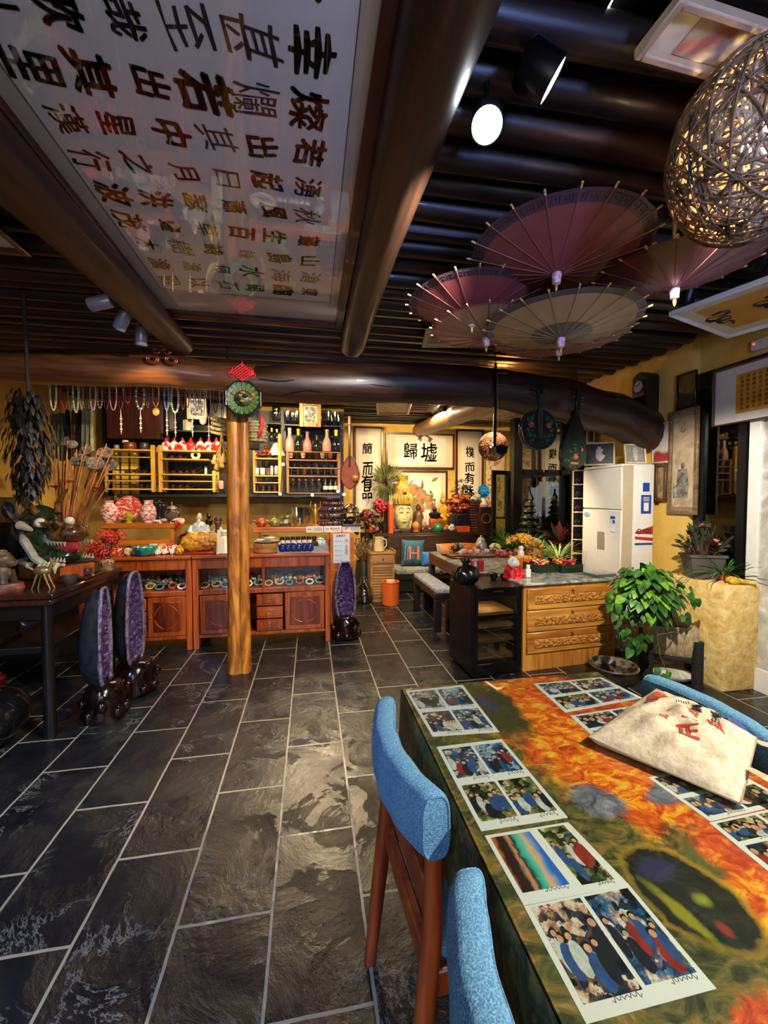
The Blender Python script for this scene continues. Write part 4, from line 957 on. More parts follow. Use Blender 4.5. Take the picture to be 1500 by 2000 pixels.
# ================================================================== BAR WALL AND SHELVES
SB = 5.60                       # shelf front plane
def bx(px, y=SB): return A(px, 900, y).x
def bz(py, y=SB, px=450): return A(px, py, y).z
xe = bx(676)
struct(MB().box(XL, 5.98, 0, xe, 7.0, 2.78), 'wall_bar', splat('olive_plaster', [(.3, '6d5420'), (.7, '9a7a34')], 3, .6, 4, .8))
blkw = M('16171b', .4, 0, .15)
t = T('bar_shelf', 'tall black shelving against the bar wall behind the cabinets', 'shelf', (0, SB, 0))
zb_ = bz(968); ztop = 2.6
for px, w_ in ((189, .06), (318, .045), (552, .075), (669, .06)):
    x = bx(px); MB().box(x - w_ / 2, .2, zb_ if px < 600 else .9, x + w_ / 2, .36, ztop, .003).build('upright', blkw, t)
MB().box(bx(186), .34, zb_, bx(672), .362, ztop).build('back_panel', M('120e0c', .5, 0, .3), t)
MB().box(bx(228), -.02, zb_ - .02, bx(672), .34, zb_ + .02, .004).build('bottom_shelf', blkw, t)
MB().box(bx(556), -.01, bz(825) - .02, bx(666), .34, bz(825), .003).build('glass_shelf', blkw, t)
MB().box(bx(500), -.01, bz(823) - .02, bx(548), .34, bz(823), .003).build('glass_shelf', blkw, t)
MB().box(bx(322), .02, bz(842) - .02, bx(440), .34, bz(842), .003).build('glass_shelf', blkw, t)
MB().box(bx(205), .06, bz(860), bx(312), .33, bz(770), .006).build('maroon_doors', wood('1c0a08', '40160f', 2, 8, .35, 8, .2), t)
MB().box(bx(322), .3, bz(870), bx(500), .335, bz(772)).build('dark_mirror', M('0e0d0e', .2), t)
SF = SB + .05
rkw = wood('8a6420', 'd2a648', 2, 6, .5, 8, .25); rkx = wood('9a7428', 'dab25a', 0, 6, .5, 8, .25)
rk2 = wood('6a4420', 'a87a42', 2, 6, .5, 8, .25); rk2x = wood('6a4420', 'b08048', 0, 6, .5, 8, .25)
def rack(label, x0, x1, ups, shelves, m1, m2, ytop, ybot, rails=()):
    X0, X1 = bx(x0), bx(x1); t = T('bottle_rack', label, 'rack', (X0, SB - .06, bz(ybot)))
    for u, w_, yt in ups:
        x = bx(u) - X0; MB().box(x - w_ / 2, 0, 0, x + w_ / 2, .05, bz(yt) - bz(ybot), .008).build('upright', m1, t)
        MB().box(x - w_ / 2, .2, 0, x + w_ / 2, .24, bz(yt) - bz(ybot), .008).build('upright', m1, t)
    for a_, b_, sy in shelves:
        z = bz(sy) - bz(ybot); MB().box(bx(a_) - X0, -.005, z - .018, bx(b_) - X0, .25, z, .004).build('shelf_board', m2, t)
    for a_, b_, sy in rails:
        z = bz(sy) - bz(ybot); MB().cyl((bx(a_) - X0, -.004, z), (bx(b_) - X0, -.004, z), .008, .008, 8).build('rail', m2, t)
    return t
rack('left yellow bamboo rack of smoking pipes behind the lotus stems', 208, 304, [(301, .05, 873), (210, .03, 880)], [(208, 301, 882), (208, 301, 927), (208, 301, 955)], rkw, rkx, 870, 962, [(208, 300, 897), (208, 300, 941)])
rack('yellow bamboo rack below the red and white bottles', 312, 424, [(315.5, .05, 873), (419, .04, 920)], [(316, 424, 882), (316, 410, 898), (316, 420, 927), (316, 420, 955)], rkw, rkx, 870, 962, [(318, 416, 941)])
rack('wood rack of cups and boxes between the post and the black upright', 496, 549, [(547, .045, 846), (497, .03, 880)], [(497, 547, 894), (497, 547, 928), (497, 547, 960)], rkw, rkx, 846, 962, [(497, 547, 943)])
rack('wood rack of glasses under the champagne bottles, right end of the bar', 559, 665, [(562, .04, 880), (661.5, .04, 880)], [(562, 662, 896), (562, 662, 928), (562, 662, 962)], rk2, rk2x, 880, 964, [(562, 662, 881), (562, 662, 913)])
# yellow window box
t = T('yellow_window_box', 'bright yellow paper panel with a dark lattice behind the left bamboo rack', 'screen', (bx(200), SB + .27, bz(978)))
w_ = bx(256) - bx(200); h = bz(880) - bz(978)
MB().box(0, 0, 0, w_, .02, h).build('paper', splat('yellow_paper', [(.3, 'c99a1c'), (.7, 'f0d040')], 3, .5, 3, .5), t)
m = MB()
for u in (.0, .28, .62, 1): m.box(w_ * u - .008, -.012, 0, w_ * u + .008, 0, h)
for v in (0, .33, .62, 1): m.box(0, -.012, h * v - .007, w_, 0, h * v + .007)
m.build('lattice', M('2a1c10', .5), t)
# ------------- bottles and ware on the bar
def shelf_item(name, prof, px, pyb, hpx, mt, label, cat, group=None, y=SF, n=16, extra=None, wpx=None):
    p = A(px, pyb, y); h = hpx * mpp(p); m = MB(); k = 1
    if wpx: k = (wpx * mpp(p) / 2) / (max(r for r, z in prof) * h)
    m.lathe([(r * h * k, z * h) for r, z in prof], n=n)
    if extra:
        t = T(name, label, cat, p, 0, group); m.build('body', mt, t)
        for nm, pr, mm in extra: MB().lathe([(r * h * k, z * h) for r, z in pr], n=n).build(nm, mm, t)
        return t
    return one(m, name, mt, label, cat, p, 0, group)
jar_b = [(.22, 0), (.30, .03), (.34, .3), (.33, .52), (.24, .68), (.13, .74), (.13, .8)]
jar_m = splat('red_white_jar', [(.45, 'e6dcd6'), (.5, 'b41e1a'), (.62, 'c8302a')], 14, .6, 2, .12, rand=4)
for i, px in enumerate((325, 341, 357, 373, 392, 408, 423)):
    shelf_item('porcelain_flask', jar_b, px, 881, 25, jar_m, f'red and white porcelain flask above the bamboo rack, {ORD[i]}', 'bottle', 'red and white flasks', extra=[('stopper', [(.14, .78), (.15, .9), (.06, .95), (.05, 1.04), (0, 1.05)], M('b01a18', .3))], wpx=17)
cham = [(.20, 0), (.21, .02), (.215, .3), (.17, .48), (.085, .66), (.075, .8), (.08, .82), (.08, .84)]
foil = [('foil', [(.085, .72), (.082, .9), (.095, .91), (.095, .99), (0, 1.0)], None)]
pk = M('d8958a', .25, 0, .12); gr = M('12201a', .1); goldf = M('d8b01c', .3, .6, .1); whf = M('c8c0a0', .35, .3)
for i, (px, top, mt, fm, nm) in enumerate(((566, 836, pk, whf, 'pink champagne bottle, left end of the row'), (583, 838, gr, goldf, 'dark green champagne bottle with gold foil between two pink ones on the left'), (600.5, 843, M('cc7f7c', .25, 0, .12), M('a8606a', .3, .3), 'rose pink champagne bottle with pink foil under the gold frame'), (619, 850, gr, M('3a1c14', .4), 'dark bottle without gold foil right of the rose pink one'), (638.5, 839, pk, M('b09a5a', .35, .3), 'pink champagne bottle with a brownish neck, right of the dark bottle'), (656, 840, M('141a24', .1), goldf, 'dark champagne bottle with yellow gold foil, right end of the row'))):
    h = 882 - top
    shelf_item('champagne_bottle', cham, px, 882, h, mt, nm + ' of champagne' if 0 else nm, 'bottle', 'champagne bottles', extra=[('foil', foil[0][1], fm)], wpx=18)
shelf_item('tall_bottle', cham, 531, 862, 26, gr, 'small dark bottle behind the white cloth left of the black upright', 'bottle', extra=[('foil', foil[0][1], goldf)])
shelf_item('tall_bottle', cham, 541, 862, 24, gr, 'small dark bottle with pale yellow foil beside the black upright', 'bottle', extra=[('foil', foil[0][1], M('c8b86a', .4))], y=SF + .05)
tumb = [(.30, 0), (.36, .05), (.42, 1), (.39, 1), (.33, .12), (0, .12)]
tg = glass('f0f6f6', .34, .04)
for i, (px, hp) in enumerate(((563, 20), (573, 17), (581, 20), (632, 20), (643, 21), (656, 20))):
    shelf_item('tumbler', tumb, px, 824.5, hp, tg, f'clear tumbler on the {"left" if i < 3 else "right"} side of the gold frame, {ORD[i % 3]} there', 'glass', 'tumblers on the top shelf', y=SF + .04)
shelf_item('glass_jar', [(.3, 0), (.34, .05), (.34, .85), (.28, 1), (.25, .98), (.3, .8), (0, .06)], 540, 821, 27, glass('d0d8c8', .3, .06), 'clear glass jar on the top black shelf left of the black upright', 'jar', wpx=17)
for i, (px, yb, c_) in enumerate(((270, 842, 'cfc9b8'), (341, 841, 'cfc9b8'))):
    shelf_item('drink_box', [(.4, 0), (.4, 1)], px + 25 * i, yb, 20, M(c_, .5), ['pale box on the top shelf behind the tan cord necklace', 'pale box on the top shelf behind the cream bead necklace'][i], 'box', y=SB + .2, n=4)
# gold framed picture leaning on the top shelf
c = A(606, 810, SB - .10)
fr_m = M('7a5c18', .4, .3, .2)
t = framed('framed_picture', 'gold framed small flower picture standing in front of the top black shelf', 'picture', c, 42 * mpp(c), 49 * mpp(c), WALL_B, .055, .03, fr_m, M('e4e0d4', .6, 0, .03), 22 * mpp(c), 30 * mpp(c), splat('dark_flower_print', [(.4, '23262a'), (.52, '7a8478'), (.6, 'd8a890'), (.72, 'f0d0b8')], 22, 1, 3))
c = A(385, 797, SB + .1)
framed('framed_picture', 'pale framed black and white print behind the silver chains', 'picture', c, 36 * mpp(c), 45 * mpp(c), WALL_B, .03, .03, M('b8a684', .5), M('dcd8ce', .6), 24 * mpp(c), 30 * mpp(c), splat('bw_print', [(.42, '15171a'), (.55, '8a8c8a'), (.65, 'dedcd6')], 20, 1, 3))
# dates on a tray
p = A(522, 893, SF + .02); s_ = mpp(p); m = MB()
for i in range(60):
    r_ = rnd.uniform(0, 1) ** .5; a_ = rnd.uniform(0, 6.28); hz = (1 - r_) * 22 * s_
    m.ball((r_ * 20 * s_ * math.cos(a_), r_ * .1 * math.sin(a_), .02 + hz * rnd.uniform(.3, 1)), (.024, .02, .018), 7, 5, .1)
one(m, 'dried_fruit', splat('date_skin', [(.4, '3a140c'), (.6, '7a3018')], 20, 1, 3, .3), 'heap of dark red dried dates on the rack right of the post', 'dried fruit', p, kind='stuff')
m = MB(); m.grid(lambda u, v: (.11 * (u - .5) * 2 * (.3 + .7 * v), .03 * math.sin(9 * u), -.16 * v), 14, 6)
one(m, 'white_cloth', M('cfcac0', .8, 0, .1), 'white cloth hanging beside the dates', 'cloth', A(540, 865, SB - .03))
# smoking pipes
pipew = wood('1c0d08', '4a2414', 0, 9, .25, 6, .1, .3)
def pipe_proto(label):
    t = T('smoking_pipe', label, 'pipe', (0, 0, 0), 0, 'smoking pipes on the bamboo racks')
    MB().lathe([(.014, 0), (.022, .006), (.027, .02), (.026, .045), (.02, .045), (.018, .02), (0, .018)], n=14).build('bowl', pipew, t)
    MB().tube([(.02, 0, .012), (.07, 0, .03), (.13, 0, .075), (.17, 0, .10)], [.010, .008, .006, .005], 8).build('stem', M('141010', .2), t)
    return t
pp = None; spots = [(248, 926, 0), (267, 926, 0), (284, 926, 0), (262, 954, 1), (276, 954, 1), (289, 954, 1), (338, 954, 2), (352, 954, 2), (366, 954, 2), (326, 926, 3), (339, 926, 3), (352, 926, 3), (365, 926, 3), (378, 926, 3), (322, 897, 4), (336, 897, 4), (352, 897, 4)]
rowl = ['upper row of the left bamboo rack', 'lower row of the left bamboo rack', 'bottom row under the red flasks', 'middle row under the red flasks', 'top row under the red flasks']; cnt = {}
for px, py, r_ in spots:
    k = cnt.get(r_, 0); cnt[r_] = k + 1; lb = f'dark smoking pipe in the {rowl[r_]}, {ORD[k]}'
    p = A(px, py, SB + .02) + V((0, 0, .002))
    if pp is None: pp = pipe_proto(lb); pp.location = p; pp.rotation_euler = (0, 0, .1)
    else: dup(pp, p, rnd.uniform(-.2, .3), lb, 1)
# small things on racks
for i, (px, pyb, hp, wp, c_, nm, lb) in enumerate(((432, 955, 16, 10, 'c98a80', 'candle_cup', 'pink candle cup on the shelf left of the post, left of two'), (447, 955, 17, 9, 'a83a34', 'candle_cup', 'red candle cup on the shelf against the post'), (254, 881, 17, 24, '6a3216', 'wood_pot', 'round glossy brown wood pot on the left bamboo rack'), (245, 866, 6, 12, 'd8c8a0', 'small_bowl', 'small pale bowl above the glossy brown pot'), (282, 881, 16, 17, '3a3632', 'clay_pot', 'small dark clay pot left of the bamboo uprights'), (228, 881, 12, 10, '8a7a68', 'clay_cup', 'small grey cup at the left of the left bamboo rack'), (541, 927, 17, 11, '7a98a4', 'blue_tin', 'pale blue tin on the rack between post and black upright'), (531, 927, 17, 6, 'c8b09a', 'small_bottle', 'small pinkish bottle left of the pale blue tin'), (402, 926, 14, 5, 'd8d0c0', 'white_candle', 'white candle at the right of the bamboo rack'))):
    shelf_item(nm, [(.4, 0), (.46, .1), (.5, .5), (.46, .9), (.4, 1), (.34, .98), (0, .9)], px, pyb, hp, M(c_, .3, 0, .3, 30), lb, nm.split('_')[-1], wpx=wp)
p = A(382, 889, SB - .02); one(MB().torus((0, 0, 0), .042, .018, 'y', 24, 10), 'white_ring', M('d8d0b8', .4), 'white ring leaning in the bamboo rack under the flasks', 'ring', p)
for i, px in enumerate((501, 513, 524)):
    shelf_item('espresso_cup', tumb, px, 927, 13, M(['e2ded6', 'd6d2ca', '5a4a38'][i], .2), f'small cup on the middle rack shelf right of the post, {ORD[i]}', 'cup', wpx=10)
for i, px in enumerate((503, 514, 526, 537)):
    shelf_item('spice_jar', [(.4, 0), (.42, .7), (.3, .8), (.34, 1), (0, 1)], px, 959, 15, M(['2a1a14', '402018', '2a1e18', '3a1c16'][i], .2), f'small dark spice jar low on the rack right of the post, {ORD[i]}', 'jar', wpx=9)
wg = [(.26, 0), (.24, .015), (.03, .04), (.025, .42), (.1, .5), (.28, .66), (.3, .8), (.24, 1), (.22, 1), (.27, .8), (.25, .68), (0, .5)]
gg = glass('eef2ea', .3, .05)
for i, px in enumerate((572, 584, 597, 610, 623)):
    shelf_item('wine_glass', wg, px, 961, 30, gg, f'stemmed wine glass on the bottom shelf of the right rack, {ORD[i]}', 'glass', 'wine glasses in the right rack', wpx=11, y=SF + .02)
for i, px in enumerate((569, 582, 595, 608, 621, 634, 647, 657)):
    shelf_item('tasting_cup', tumb, px, 927, 13, M(['1c1614', '2a1a14', '4a2a1c', '1a1a1c', '2a2220', '161616', '2a1c16', '4a3a30'][i], .15), f'small dark cup on the middle shelf of the right rack, {ORD[i]}', 'cup', 'dark cups in the right rack', wpx=11)
for i, px in enumerate((636, 646, 656)):
    shelf_item('labelled_bottle', [(.3, 0), (.32, .04), (.32, .5), (.12, .68), (.1, .95), (0, 1)], px, 961, 30, M('141414', .15), f'small dark white-labelled bottle low on the right rack, {ORD[i]}', 'bottle', 'labelled bottles in the right rack', y=SB, extra=[('label', [(.33, .16), (.33, .4)], M('d6d0c0', .5))], wpx=9)
for i, px in enumerate((568, 580, 592, 605, 618, 630, 645)):
    shelf_item('coffee_cup', [(.3, 0), (.4, .2), (.5, 1), (.45, 1), (0, .2)], px, 895, 10, M(['b0a08c', '2a1a14', 'c89a6a', '1c1a18', '3a201a', 'b08a5a', '8a4a2a'][i], .25), f'small cup on the top shelf of the right rack, {ORD[i]}', 'cup', 'coffee cups in the right rack', wpx=10)
# string of little globe bulbs
t = T('globe_light_string', 'string of small white globe bulbs along the black uprights', 'string lights', A(550, 900, SB - .1)); o0 = A(550, 900, SB - .1); pts = []
for px, py in ((553, 907), (551, 925), (547, 965), (580, 972), (610, 967), (635, 972), (660, 960), (672, 966)): pts.append(A(px, py, SB - .1) - o0)
MB().tube(pts, .004, 6).build('cable', M('101010', .5), t)
for i in (0, 2, 4, 6, 7): MB().ball(pts[i], .022, 12, 8).build('globe', emit('f0ead8', .5), t)
# guitar at the end of the shelf
p = A(684, 905, SB - .12); s_ = mpp(p)
t = T('hanging_lute', 'long-necked brown lute hanging at the right end of the bar shelf', 'instrument', p, (0, .0, -.35))
def outline(hw, n=28):
    return [(hw(k / n) if k <= n else -hw(2 - k / n), 1 - k / n if k <= n else k / n - 1) for k in range(2 * n)]
bodyf = lambda u: (.145 * math.sin(PI * min(1, u * 1.02)) ** .6 * (.62 + .5 * u)) if 0 < u < 1 else 0
poly = [(x, -.26 + .46 * (z - .2)) for x, z in outline(bodyf)]
MB().prism(poly, -.03, .03, 'y').build('body', wood('2a130c', '5e2c1c', 2, 5, .25, 8, .1, .4), t)
MB().prism([(x * .86, z * .97) for x, z in poly], -.034, -.028, 'y').build('soundboard', M('6d3a30', .3), t)
MB().box(-.014, -.045, -.05, .014, -.02, .5, .004).build('neck', M('2a1610', .3), t)
MB().box(-.02, -.05, .5, .02, -.01, .62, .006).build('peg_head', M('8a5a3a', .4), t)
MB().ball((.08, -.05, -.20), (.05, .03, .05), 12, 8).build('gourd_end', M('7a4a26', .3), t)
# ------------------------------------------------------------------ necklaces hung below the left beam
YN = 3.72
rl0, rl1 = A(88, 742, YN), A(462, 752, YN); rl0.z = rl1.z = A(270, 738, YN).z
t = T('necklace_rail', 'dark rail behind the beam from which the necklaces hang', 'rail', rl0)
MB().cyl((0, 0, 0), rl1 - rl0, .012, .012, 8).build('bar', M('1a0f0a', .5), t)
for u in (.05, .5, .95): MB().cyl((rl1 - rl0) * u, (rl1 - rl0) * u + V((0, 0, 2.70 - rl0.z)), .006, .006, 6).build('hanger', M('1a0f0a', .5), t)
NK = [(97, 109, 801, 'dcd0a6', 3.6, 'cream bead necklace'), (118, 131, 800, '9a3a1e', 3.0, 'rust red bead necklace'), (133, 140, 803, '5c7a4a', 2.8, 'green bead necklace'), (142, 152, 806, 'd8d2bc', 3.0, 'pearl white bead necklace'), (155, 161, 800, 'a89a7a', 2.6, 'grey beige bead necklace'), (164, 173, 800, '1c1c22', 1.8, 'black cord necklace'), (175, 186, 801, 'c8a0ac', 3.0, 'pale lilac bead necklace'), (189, 199, 798, 'a8a07a', 2.8, 'beige and red speckled bead necklace'), (202, 211, 800, '1c2450', 2.0, 'navy blue cord necklace'), (213, 227, 801, 'c48a72', 2.2, 'pinkish tan cord necklace'), (229, 240, 798, '2a2e2e', 1.6, 'thin dark grey cord necklace'), (242, 254, 788, 'b4263a', 2.8, 'coral red bead necklace'), (264, 282, 799, '5a9078', 4.6, 'big green and white banded bead necklace'), (285, 290, 796, '6a5a34', 2.6, 'olive brown bead necklace'), (297, 310, 794, 'c08a6a', 2.0, 'tan cord necklace with a yellow pendant'), (320, 329, 801, '7aa6bc', 3.6, 'pale blue bead necklace'), (333, 349, 806, 'cfc8ae', 4.2, 'large ivory bead necklace'), (353, 360, 800, '7e2226', 3.0, 'dark red bead necklace'), (362, 369, 796, '9a5a2c', 2.8, 'amber brown bead necklace'), (371, 378, 802, 'b0b0aa', 1.8, 'thin silver chain necklace'), (381, 388, 800, '8a8a80', 2.2, 'dull silver bead necklace'), (391, 399, 812, 'a8a49a', 1.8, 'silver chain necklace with a leaf pendant'), (402, 411, 816, 'b49a86', 2.4, 'pinkish grey bead necklace'), (416, 424, 806, '5a4a40', 2.0, 'dark brown chain necklace'), (428, 436, 800, 'a8a8a8', 2.2, 'pale silver bead necklace'), (441, 452, 802, '4a3a34', 2.4, 'dark bead necklace next to the octagonal plaque')]
for i, (x0, x1, yb, col, rp, lb) in enumerate(NK):
    a_, b_ = A(x0, 745, YN), A(x1, 745, YN); bot = A((x0 + x1) / 2, yb, YN); zt_ = rl0.z; w_ = b_.x - a_.x; hh = zt_ - bot.z; s_ = mpp(bot)
    p = V(((a_.x + b_.x) / 2, YN, zt_)); P = []
    N_ = 40
    for k in range(N_):
        q_ = 2 * PI * k / N_; u = math.sin(q_); zz = (math.cos(q_) - 1) / 2
        P.append(V((w_ / 2 * u * (.35 + .65 * (-zz) ** .7), .022 * u * (1 + zz), zz * hh)))
    r_ = rp * s_ * .5
    cord = rp < 2.3
    if cord:
        m = MB(); m.tube(P, r_, 6, True); mats = [M(col, .4)]
    else:
        m = MB(); L_ = sum((P[k] - P[k - 1]).length for k in range(N_)); nb = max(10, min(60, int(L_ / (2 * r_))));
        d_ = 0; seg = L_ / nb; acc = 0; k = 0; out = []
        cum = [0]
        for k in range(1, N_ + 1): cum.append(cum[-1] + (P[k % N_] - P[k - 1]).length)
        j = 0
        for bI in range(nb):
            tt = bI * seg
            while cum[j + 1] < tt: j += 1
            out.append(P[j].lerp(P[(j + 1) % N_], (tt - cum[j]) / max(1e-6, cum[j + 1] - cum[j])))
        mats = [M(col, .3), M('c8ccc0', .3) if i == 12 else M(col, .25, 0, .5, 60)]
        if i == 7: mats[1] = M('9a3a2a', .3)
        for bI, q_ in enumerate(out): m.mat(bI % 2); m.ball(q_, r_, 8, 6)
    tail = {0: 0, 10: 50, 12: 46, 15: 50, 16: 48, 19: 52, 22: 44, 21: 16, 14: 16}.get(i, 0)
    if tail:
        t = T('necklace', lb + ' hanging in the row behind the left beam', 'necklace', p, 0, 'necklaces under the left beam'); m.build('strand', mats, t)
        m = MB(); zz = -hh; m.cyl((0, 0, zz), (0, 0, zz - tail * s_), .002, .002, 5)
        if i in (14, 21): m.ball((0, 0, zz - tail * s_ * .6), (.028, .01, .035), 10, 8)
        else:
            for k in range(7): m.ball((0, 0, zz - tail * s_ * (.3 + .1 * k)), .006 + .004 * (k % 2), 6, 5)
        m.build('pendant', M('b8862c' if i == 14 else 'c8b8a8', .35), t)
    else: one(m, 'necklace', mats, lb + ' hanging in the row behind the left beam', 'necklace', p, 0, 'necklaces under the left beam')
# scarves behind the necklaces on the left
for i, (x0, x1, yt, yb, col, lb) in enumerate(((96, 112, 808, 895, '8a5a2a', 'ochre'), (108, 128, 806, 900, '5c6038', 'olive green'), (126, 138, 800, 898, '1c1e22', 'black'), (138, 152, 800, 905, '7a4a24', 'brown and gold'), (150, 162, 800, 880, '3a1a14', 'dark maroon'), (160, 182, 796, 880, 'b0ac7c', 'pale grey-green'))):
    a_, b_ = A(x0, yt, 4.5), A(x1, yb, 4.5); w_ = b_.x - a_.x; h = a_.z - b_.z
    m = MB(); m.grid(lambda u, v: (w_ * u, .03 * math.sin(u * 14 + i) * (.5 + v) + .012, -h * v), 16, 8)
    z_up = 2.70 - a_.z
    t = T('hanging_scarf', f'{lb} scarf hanging behind the necklaces at the left', 'scarf', a_, 0, 'scarves at the left')
    m.build('cloth', splat('scarf_' + col, [(.35, [x * .6 for x in lin(col)[:3]]), (.6, lin(col)[:3])], 9, 1, 3, .8), t)
    MB().cyl((w_ / 2, .01, -.02), (w_ / 2, .01, z_up), .003, .003, 5).build('string', M('1a140f', .7), t)
# dark foliage hanging at the left
p = A(52, 760, 3.0); t = T('hanging_foliage', 'dense dark leafy bunch hanging at the left edge below the beam', 'plant', p)
m = MB(); hb = 205 * mpp(p); wb = 42 * mpp(p)
for i in range(520):
    v = rnd.random(); a_ = rnd.uniform(0, 2 * PI); r_ = wb * (.45 + .55 * math.sin(PI * min(1, v * 1.05 + .05)) ** .5) * rnd.uniform(.3, 1)
    q_ = V((r_ * math.cos(a_), r_ * math.sin(a_) * .8, -hb * v)); m.leaf(q_, (math.cos(a_) * .5, math.sin(a_) * .5, -1), (math.cos(a_), math.sin(a_), .3), rnd.uniform(.05, .09), .022)
m.build('leaves', M('0a0d09', .5, 0, .5, 20), t, ang=3, fix=False)
MB().tube([(0, 0, 2.68 - p.z), (.01, 0, 0), (0, .01, -hb * .9)], [.01, .012, .004], 6).build('stem', M('1c140e', .8), t)
# ------------------------------------------------------------------ things hung at the post
p = A(475, 779, 3.245); s_ = mpp(p); R_ = 36 * s_
t = T('octagonal_plaque', 'green octagonal carved mask plaque with a black rim on the post', 'plaque', p)
oc = [(R_ * math.cos(PI / 8 + PI / 4 * k), R_ * math.sin(PI / 8 + PI / 4 * k)) for k in range(8)]
m = MB(); m.prism(oc, 0, .035, 'y'); m.build('board', M('14140f', .4), t)
m = MB()
for k in range(8): a_, b_ = oc[k], oc[(k + 1) % 8]; m.cyl((a_[0] * .97, 0, a_[1] * .97), (b_[0] * .97, 0, b_[1] * .97), .012, .012, 8)
m.build('rim', M('0f1210', .35), t)
grn = [M('2f5a22', .45), M('6a7a24', .45), M('1e3a1c', .45)]
m = MB()
for k in range(54):
    a_ = 2 * PI * k / 54; m.mat(k % 3); m.leaf((.42 * R_ * math.cos(a_), -.008, .42 * R_ * math.sin(a_)), (math.cos(a_), -.1, math.sin(a_)), (0, -1, 0), R_ * .48, R_ * .16, droop=-.1)
m.build('feather_rays', grn, t, ang=3, fix=False)
m = MB(); m.ball((0, -.01, 0), (.46 * R_, .03, .40 * R_), 20, 12); m.build('face', M('3c4a24', .4), t)
for q_, r_ in (((-.12, -.035, .12), (.12, .015, .09)), ((.02, -.04, .26), (.16, .02, .08)), ((-.5, -.012, .25), (.11, .02, .1)), ((.5, -.012, .22), (.13, .02, .1)), ((.35, -.02, -.06), (.15, .02, .1))): MB().ball((q_[0] * R_, q_[1], q_[2] * R_), (r_[0] * R_, r_[1], r_[2] * R_), 10, 8).build('ruddy_boss', M('a8603c', .4), t)
m = MB(); m.ball((.14 * R_, -.04, .08 * R_), (.16 * R_, .018, .09 * R_), 10, 8); m.ball((-.2 * R_, -.035, -.08 * R_), (.14 * R_, .018, .09 * R_), 10, 8); m.build('dark_eyes', M('171428', .3), t)
m = MB(); m.ball((-.02 * R_, -.045, -.2 * R_), (.13 * R_, .02, .06 * R_), 10, 8); m.build('mouth', M('b0a03c', .4), t)
m = MB(); m.ball((-.01 * R_, -.05, -.29 * R_), (.09 * R_, .015, .05 * R_), 10, 8); m.build('tongue', M('5a1c18', .4), t)
p = A(473, 727, 3.235); s_ = mpp(p); red = M('c01218', .5)
t = T('chinese_knot', 'bright red knotted cord ornament hanging above the octagonal plaque', 'ornament', p)
m = MB(); k_ = 13 * s_
for i in range(7):
    o_ = (i - 3) / 3 * k_
    for a_, b_ in ((1, 1), (1, -1)):
        m.tube([(a_ * (-k_ + o_) * .71 * 1.15, -.004 * (i % 2), b_ * (k_ + o_) * .71 * .9 * (1) * (1 if b_ > 0 else 1)), (a_ * (o_) * .71 * 1.15 * 1.0, -.006, b_ * o_ * .71 * .9), (a_ * (k_ + o_) * .71 * 1.15, -.004 * (i % 2), b_ * (-k_ + o_) * .71 * .9)], .0042, 6)
for sx in (1, -1):
    for j in range(3): m.torus((sx * (14 + 3 * j) * s_, 0, (6 - 6 * j) * s_ * .8), 5 * s_, .0035, 'y', 14, 6)
m.build('knot', red, t)
m = MB(); m.tube([(0, 0, 12 * s_), (0, 0, 22 * s_)], .003, 6); m.tube([(0, -.004, -10 * s_), (0, -.004, -17 * s_)], .005, 6); m.build('cord', red, t)
straw = splat('plaited_straw', [(.4, '8a7a4a'), (.6, 'c2b078')], 60, .5, 3, .7, bp=.4)
for lb, px, py, y, n_, R2 in (('stack of plaited straw rings hanging right of the post, with a red ribbon', 503, 841, 3.50, 7, 17), ('tilted bundle of plaited straw rings hanging left of the post', 434, 829, 3.56, 4, 20)):
    p = A(px, py, y); s_ = mpp(p); t = T('straw_ring_bundle', lb, 'straw rings', p, (0, 0, 0) if n_ == 7 else (.25, .14, 0)); step = 5.6 * s_
    for k in range(n_): MB().torus((0, 0, (k - n_ / 2) * step * (1 if n_ == 7 else 1.5)), R2 * s_ * (.9 + .1 * (k % 2)), 3.0 * s_, 'z', 22, 8).build('ring', straw, t)
    zt_ = A(px, 775, y).z - p.z; MB().tube([(0, 0, -n_ / 2 * step), (0, 0, zt_ * 1.6)], .003, 6).build('string', M('2a2018', .7), t)
    if n_ == 7:
        m = MB(); m.grid(lambda u, v: (6 * s_ + .03 * u + .012 * math.sin(5 * v), -R2 * s_ - .03 - .008 * math.sin(6 * v + u), 26 * s_ - 42 * s_ * v), 3, 12); m.build('ribbon', M('c01c14', .5), t, fix=False)
p = A(433, 842, 3.50); s_ = mpp(p); t = T('dried_gourd_bunch', 'bunch of dried yellow gourds hanging by their stems left of the post', 'dried gourds', p)
st = splat('dry_gourd', [(.4, '8a6420'), (.6, 'c8a450')], 20, 1, 3, .6)
m = MB()
for k in range(16): a_ = rnd.uniform(0, 6.28); r_ = rnd.uniform(4, 14) * s_; m.tube([(0, 0, 0), (r_ * .3 * math.cos(a_), r_ * .3 * math.sin(a_), -30 * s_), (r_ * math.cos(a_), r_ * math.sin(a_), -(50 + 8 * (k % 3)) * s_)], [.006, .006, .008], 6)
m.build('stems', st, t)
for k in range(14):
    a_ = k * 2.4; r_ = (4 + (k * 5) % 11) * s_; MB().lathe([(0, 0), (.026, .015), (.03, .035), (.016, .065), (.008, .09)], (r_ * math.cos(a_), r_ * math.sin(a_), -(62 + (k * 7) % 22) * s_), 10).build('gourd', st, t)
MB().tube([(0, 0, -.02), (0, 0, A(433, 790, 3.5).z - p.z)], .003, 6).build('string', M('2a2018', .7), t)
iron = M('6a2a18', .4, .4)
p = A(316, 694, 3.20); s_ = mpp(p); t = T('iron_scroll', 'reddish wrought iron scroll ornament on the beam under the calligraphy panel', 'ornament', p)
m = MB()
